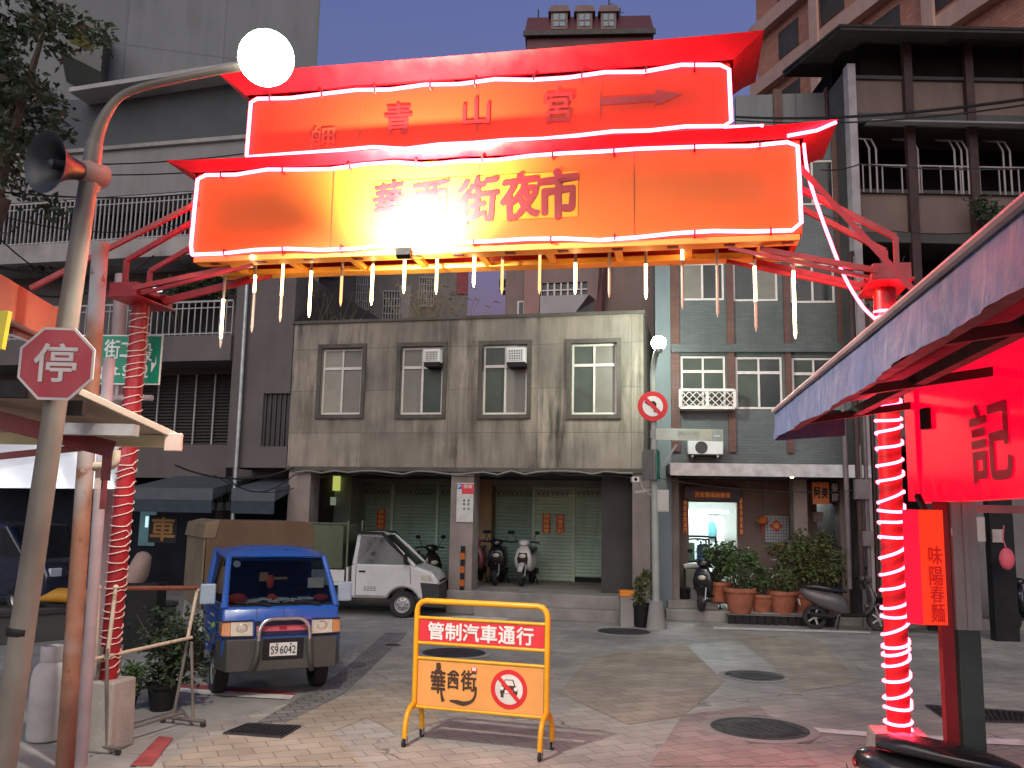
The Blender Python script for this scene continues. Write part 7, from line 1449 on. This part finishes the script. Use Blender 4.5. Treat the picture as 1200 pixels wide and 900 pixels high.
c = G(752, 736); potted("leafy plant in a tall dark pot between the orange bollard and street lamp", c + V((.02, .12, 0)), .17, .46, (0, 0, .74), (.26, .24, .34), 480, LEAFO, .09, BLACK)
mb = MB(BLACK); a, b = G(852, 731), G(978, 735); d = b - a; 
for k in range(14):
    x = d.length * k / 14
    for yy in (.0, .52): mb.box(x + .02, x + d.length / 14 - .02, yy, yy + .03, .0, .18)
mb.m(mat("rack_grey", (.14, .13, .12), .8)); mb.box(0, d.length, -.02, .6, .18, .199); o = mb.build("plant_rack", loc=a, smooth=0); o.rotation_euler = (0, 0, math.atan2(d.y, d.x)); tag(o, "low dark slotted rack on the ground carrying the row of terracotta pots", "plant rack")
c = G(930, 706, FZ); potted("leggy bush in a rear pot between the wide pot and the tall dark bush", V((c.x, c.y, FZ)), .2, .3, (0, 0, 1.1), (.5, .35, .7), 900, LEAFO, .10)
c = G(858, 704, FZ); potted("rear green bush behind the two bright bushes next to the bicycle", V((c.x, c.y, FZ)), .2, .3, (0, 0, .9), (.42, .35, .5), 700, LEAF, .10)
# bicycle behind the pots
c = FB.w(FB.hit(897, 700, .75)[0], .75, FZ); t = thing("bicycle", "silver bicycle standing behind the terracotta pots", "bicycle", c, -FB.th + R(8)); BK_ = mat("bike_silver", (.45, .45, .45), .35, metal=.6)
for x in (-.5, .5):
    mb = MB(RUBBER); mb.tube([(x + .33 * math.cos(k * math.pi / 14), 0, .34 + .33 * math.sin(k * math.pi / 14)) for k in range(28)], .016, 6, closed=True); o = mb.build("wheel", t); mb = MB(BK_)
    for k in range(12): a_ = k * math.pi / 6; mb.cyl((x, 0, .34), (x + .32 * math.cos(a_), 0, .34 + .32 * math.sin(a_)), .003, 4)
    mb.build("spokes", o)
mb = MB(BK_); A, B, C_, D1 = (-.5, 0, .34), (-.12, 0, .30), (-.22, 0, .82), (.33, 0, .85)
for p, q in ((A, B), (A, C_), (B, C_), (B, D1), (C_, D1), (D1, (.5, 0, .34)), (D1, (.31, 0, 1.0))): mb.cyl(p, q, .014, 8)
mb.tube([(.22, -.26, 1.02), (.34, -.2, 1.02), (.33, 0, 1.0), (.34, .2, 1.02), (.22, .26, 1.02)], .012, 8); mb.build("frame", t); mb = MB(BLACK); mb.loft([((-.36, 0, .90), (0, .09, 0), (0, 0, .03)), ((-.22, 0, .90), (0, .06, 0), (0, 0, .025)), ((-.08, 0, .90), (0, .02, 0), (0, 0, .02))], 8); mb.build("saddle", t)
mb = MB(BK_); mb.box(.38, .68, -.14, .14, .78, .80)
for k in range(6): mb.bar((.38 + k * .06, -.14, .8), (.38 + k * .06, -.14, 1.0), .01); mb.bar((.38 + k * .06, .14, .8), (.38 + k * .06, .14, 1.0), .01)
mb.bar((.38, -.14, 1.0), (.68, -.14, 1.0), .014); mb.bar((.38, .14, 1.0), (.68, .14, 1.0), .014); mb.build("basket", t, smooth=0)
# buckets, washing rail, bench by the shop door
def bucket(label, c, r, h, M): t = thing("bucket", label, "bucket", c); mb = MB(M); mb.lathe([(r * .75, 0), (r, h), (r * 1.06, h), (r * 1.06, h - .02), (r * .96, h - .02), (r * .72, .02), (.001, .02)], seg=18, close=False); mb.build("tub", t); mb = MB(STEEL); mb.tube([(r * math.cos(a), 0, h - .02 + r * .25 * -abs(math.sin(a))) for a in [math.pi * k / 8 for k in range(9)]], .006, 5); mb.build("handle", t)
c = G(816, 702, FZ + .17); bucket("grey plastic tub on the step by the bright shop door", V((c.x, c.y, FZ + .17)), .2, .28, mat("tub_grey", (.30, .30, .30), .5)); c = G(802, 702, FZ + .17); bucket("small black bucket on the step beside the shop's left post", V((c.x, c.y, FZ + .17)), .13, .22, BLACK)
c = FB.w(FB.hit(818, 660, SB + .35)[0], SB + .35, FZ); t = thing("clothes_rail", "small black clothes rail with blue and green hangings inside the bright doorway", "clothes rail", c, -FB.th); mb = MB(BLACK); mb.tube(smooth_path([(-.45, 0, 0), (-.45, 0, 1.35), (-.38, 0, 1.48), (0, 0, 1.5), (.34, 0, 1.48), (.42, 0, 1.35), (.42, 0, 0)], 3), .025, 8); mb.tube(smooth_path([(-.3, .2, 0), (-.3, .2, 1.3), (-.2, .2, 1.42), (.2, .2, 1.42), (.28, .2, 1.3), (.28, .2, 0)], 3), .02, 8); mb.build("frame", t)
mb = MB(mat("cloth_blue", (.04, .14, .45), .8)); mb.box(-.02, .12, -.06, .02, .55, 1.3); mb.m(mat("cloth_green", (.15, .30, .20), .8)); mb.box(-.22, -.08, -.05, .03, .75, 1.35); mb.m(WHITE); mb.box(-.38, -.26, -.05, .03, .9, 1.36); mb.m(mat("cloth_pale_blue", (.25, .40, .55), .8)); mb.box(.14, .22, -.05, .03, .7, 1.3); mb.build("hangings", t, bev=.01, smooth=0)
mb = MB(mat("bin_grey", (.30, .32, .27), .6)); c = FB.w(FB.hit(811, 690, .75)[0], .75, FZ + .17); mb.box(-.16, .16, -.14, .14, 0, .62); mb.m(WHITE); mb.loft([((-.2, 0, .66), (0, .14, 0), (0, 0, .05)), ((.05, 0, .70), (0, .16, 0), (0, 0, .08)), ((.2, 0, .66), (0, .12, 0), (0, 0, .04))], 10); o = mb.build("step_box", loc=c, smooth=40, bev=.01); tag(o, "grey box with a white cloth on top on the step left of the dark scooter", "box")
c = FB.w(FB.hit(972, 625, SB + .5)[0], SB + .5, 1.05); t = thing("counter_goods", "white bags heaped on the counter of the second lit shop", "bags", c, -FB.th); mb = MB(mat("bag_white", (.52, .60, .68), .6, var=.15)); mb.loft([((-.25, 0, .1), (0, .15, 0), (0, 0, .1)), ((0, 0, .2), (0, .2, 0), (0, 0, .2)), ((.2, 0, .12), (0, .12, 0), (0, 0, .12))], 10); mb.ball((.18, .1, .3), (.15, .12, .12), 10, 6); mb.build("bag", t); mb = MB(mat("shelf_wood", (.30, .16, .06), .6)); mb.box(-.5, .5, .6, 1.0, .75, .79); mb.box(-.45, -.15, .62, .98, .793, 1.2); mb.build("shelf", t, smooth=0)

# ------------------------------------------------------------------ tree at top left
tc_ = P(10, 60, 8.6); b_ = V((P(-120, 600, 8.6).x, 8.9, 0)); t = thing("street_tree", "dark leafy tree reaching into the top left corner above the loudspeaker", "tree", b_)
mb = MB(BARK); cc = tc_ - b_; mb.tube(smooth_path([(0, 0, 0), (.1, -.05, 2.0), (.25, -.1, 4.0), (.6, -.2, 5.2)], 5), [.19 - .006 * k for k in range(16)], 12); mb.build("trunk", t)
br_pts = [((.3, -.1, 4.2), cc + V((.1, 0, -.5))), ((.5, -.15, 4.9), cc + V((-.2, .2, .5))), ((.45, -.15, 4.6), cc + V((.45, -.2, .1))), ((.5, -.2, 5.0), cc + V((-.6, .1, 1.0)))]
mb = MB(BARK); ends = []
for a, b in br_pts:
    a, b = V(a), V(b); mid = a.lerp(b, .5) + V((0, 0, .15)); mb.tube(smooth_path([a, mid, b], 4), [.07 - .006 * k for k in range(9)], 7); ends += [mid, b, a.lerp(b, .75)]
mb.build("limb", t)
mb = MB(LEAFD)
for e in ends:
    for _ in range(3): mb.leaves(e + V((rng.gauss(0, .22), rng.gauss(0, .25), rng.gauss(0, .22))), (.40, .40, .28), 120, .095, rng, 7)
mb.build("crown", t, smooth=0)

# ------------------------------------------------------------------ overhead cables
def cab_(label, p, q, r=.011, sag=.1): wire(label, [P(*p), P(*q)], r, sag)
cab_("thick black cable sagging across the dark building, upper one of a close pair", (1215, 114, 10.5), (862, 137, 15.5), .022, .12)
cab_("black cable just below the thick one across the dark building", (1215, 121, 10.5), (862, 141, 15.5), .013, .14)
cab_("pale thin cable crossing the caged balcony at the right", (1215, 197, 10.0), (1008, 192, 16.0), .012, .05)
cab_("thin cable from the lower eave tip towards the caged balcony", (1008, 192, 16.0), (962, 199, 16.0), .012, .05)
cab_("thin black cable low across the left parapet band", (-10, 190, 13), (300, 178, 16), .012, .12)
cab_("second thin black cable across the left parapet band", (-10, 199, 13), (300, 195, 16), .012, .12)
cab_("black cable sloping under the loudspeaker", (-10, 224, 9), (230, 226, 14), .012, .08)
cab_("thick dark cable crossing behind the red left stay", (-10, 312, 9), (225, 304, 12), .020, .15)
cab_("slack dark cable over the orange-red awning beam", (-10, 328, 8), (180, 300, 10), .012, .3)
cab_("low black cable looping along the mauve wall under its window", (205, 545, 17.5), (345, 548, 18.8), .02, .25)
cab_("pale crooked wire in front of the mauve wall corner", (268, 562, 18), (345, 556, 18.8), .014, .3)
cab_("thin cable from the mauve wall to the grey column", (250, 556, 18), (345, 572, 18.8), .010, .2)
for k, (p, q, sg) in enumerate((((-10, 250, 11), (215, 262, 15), .2), ((-10, 270, 10), (160, 330, 13), .35), ((960, 250, 15), (1215, 262, 12), .25), ((985, 430, 17.5), (1060, 300, 17.8), .3), ((770, 560, 17.6), (1000, 575, 18.0), .12), ((1000, 330, 17.9), (1110, 420, 17.5), .4))):
    cab_(("thin tangled cable before the lower balcony rail on the left", "long slack cable from the tree side down to the red column head", "thin cable between the balconies of the dark building above the awning", "short cable hanging across the pipe corner", "thin cable strung along the dark shop canopy", "slack cable dropping from the pipe corner behind the red column")[k], p, q, .009, sg)
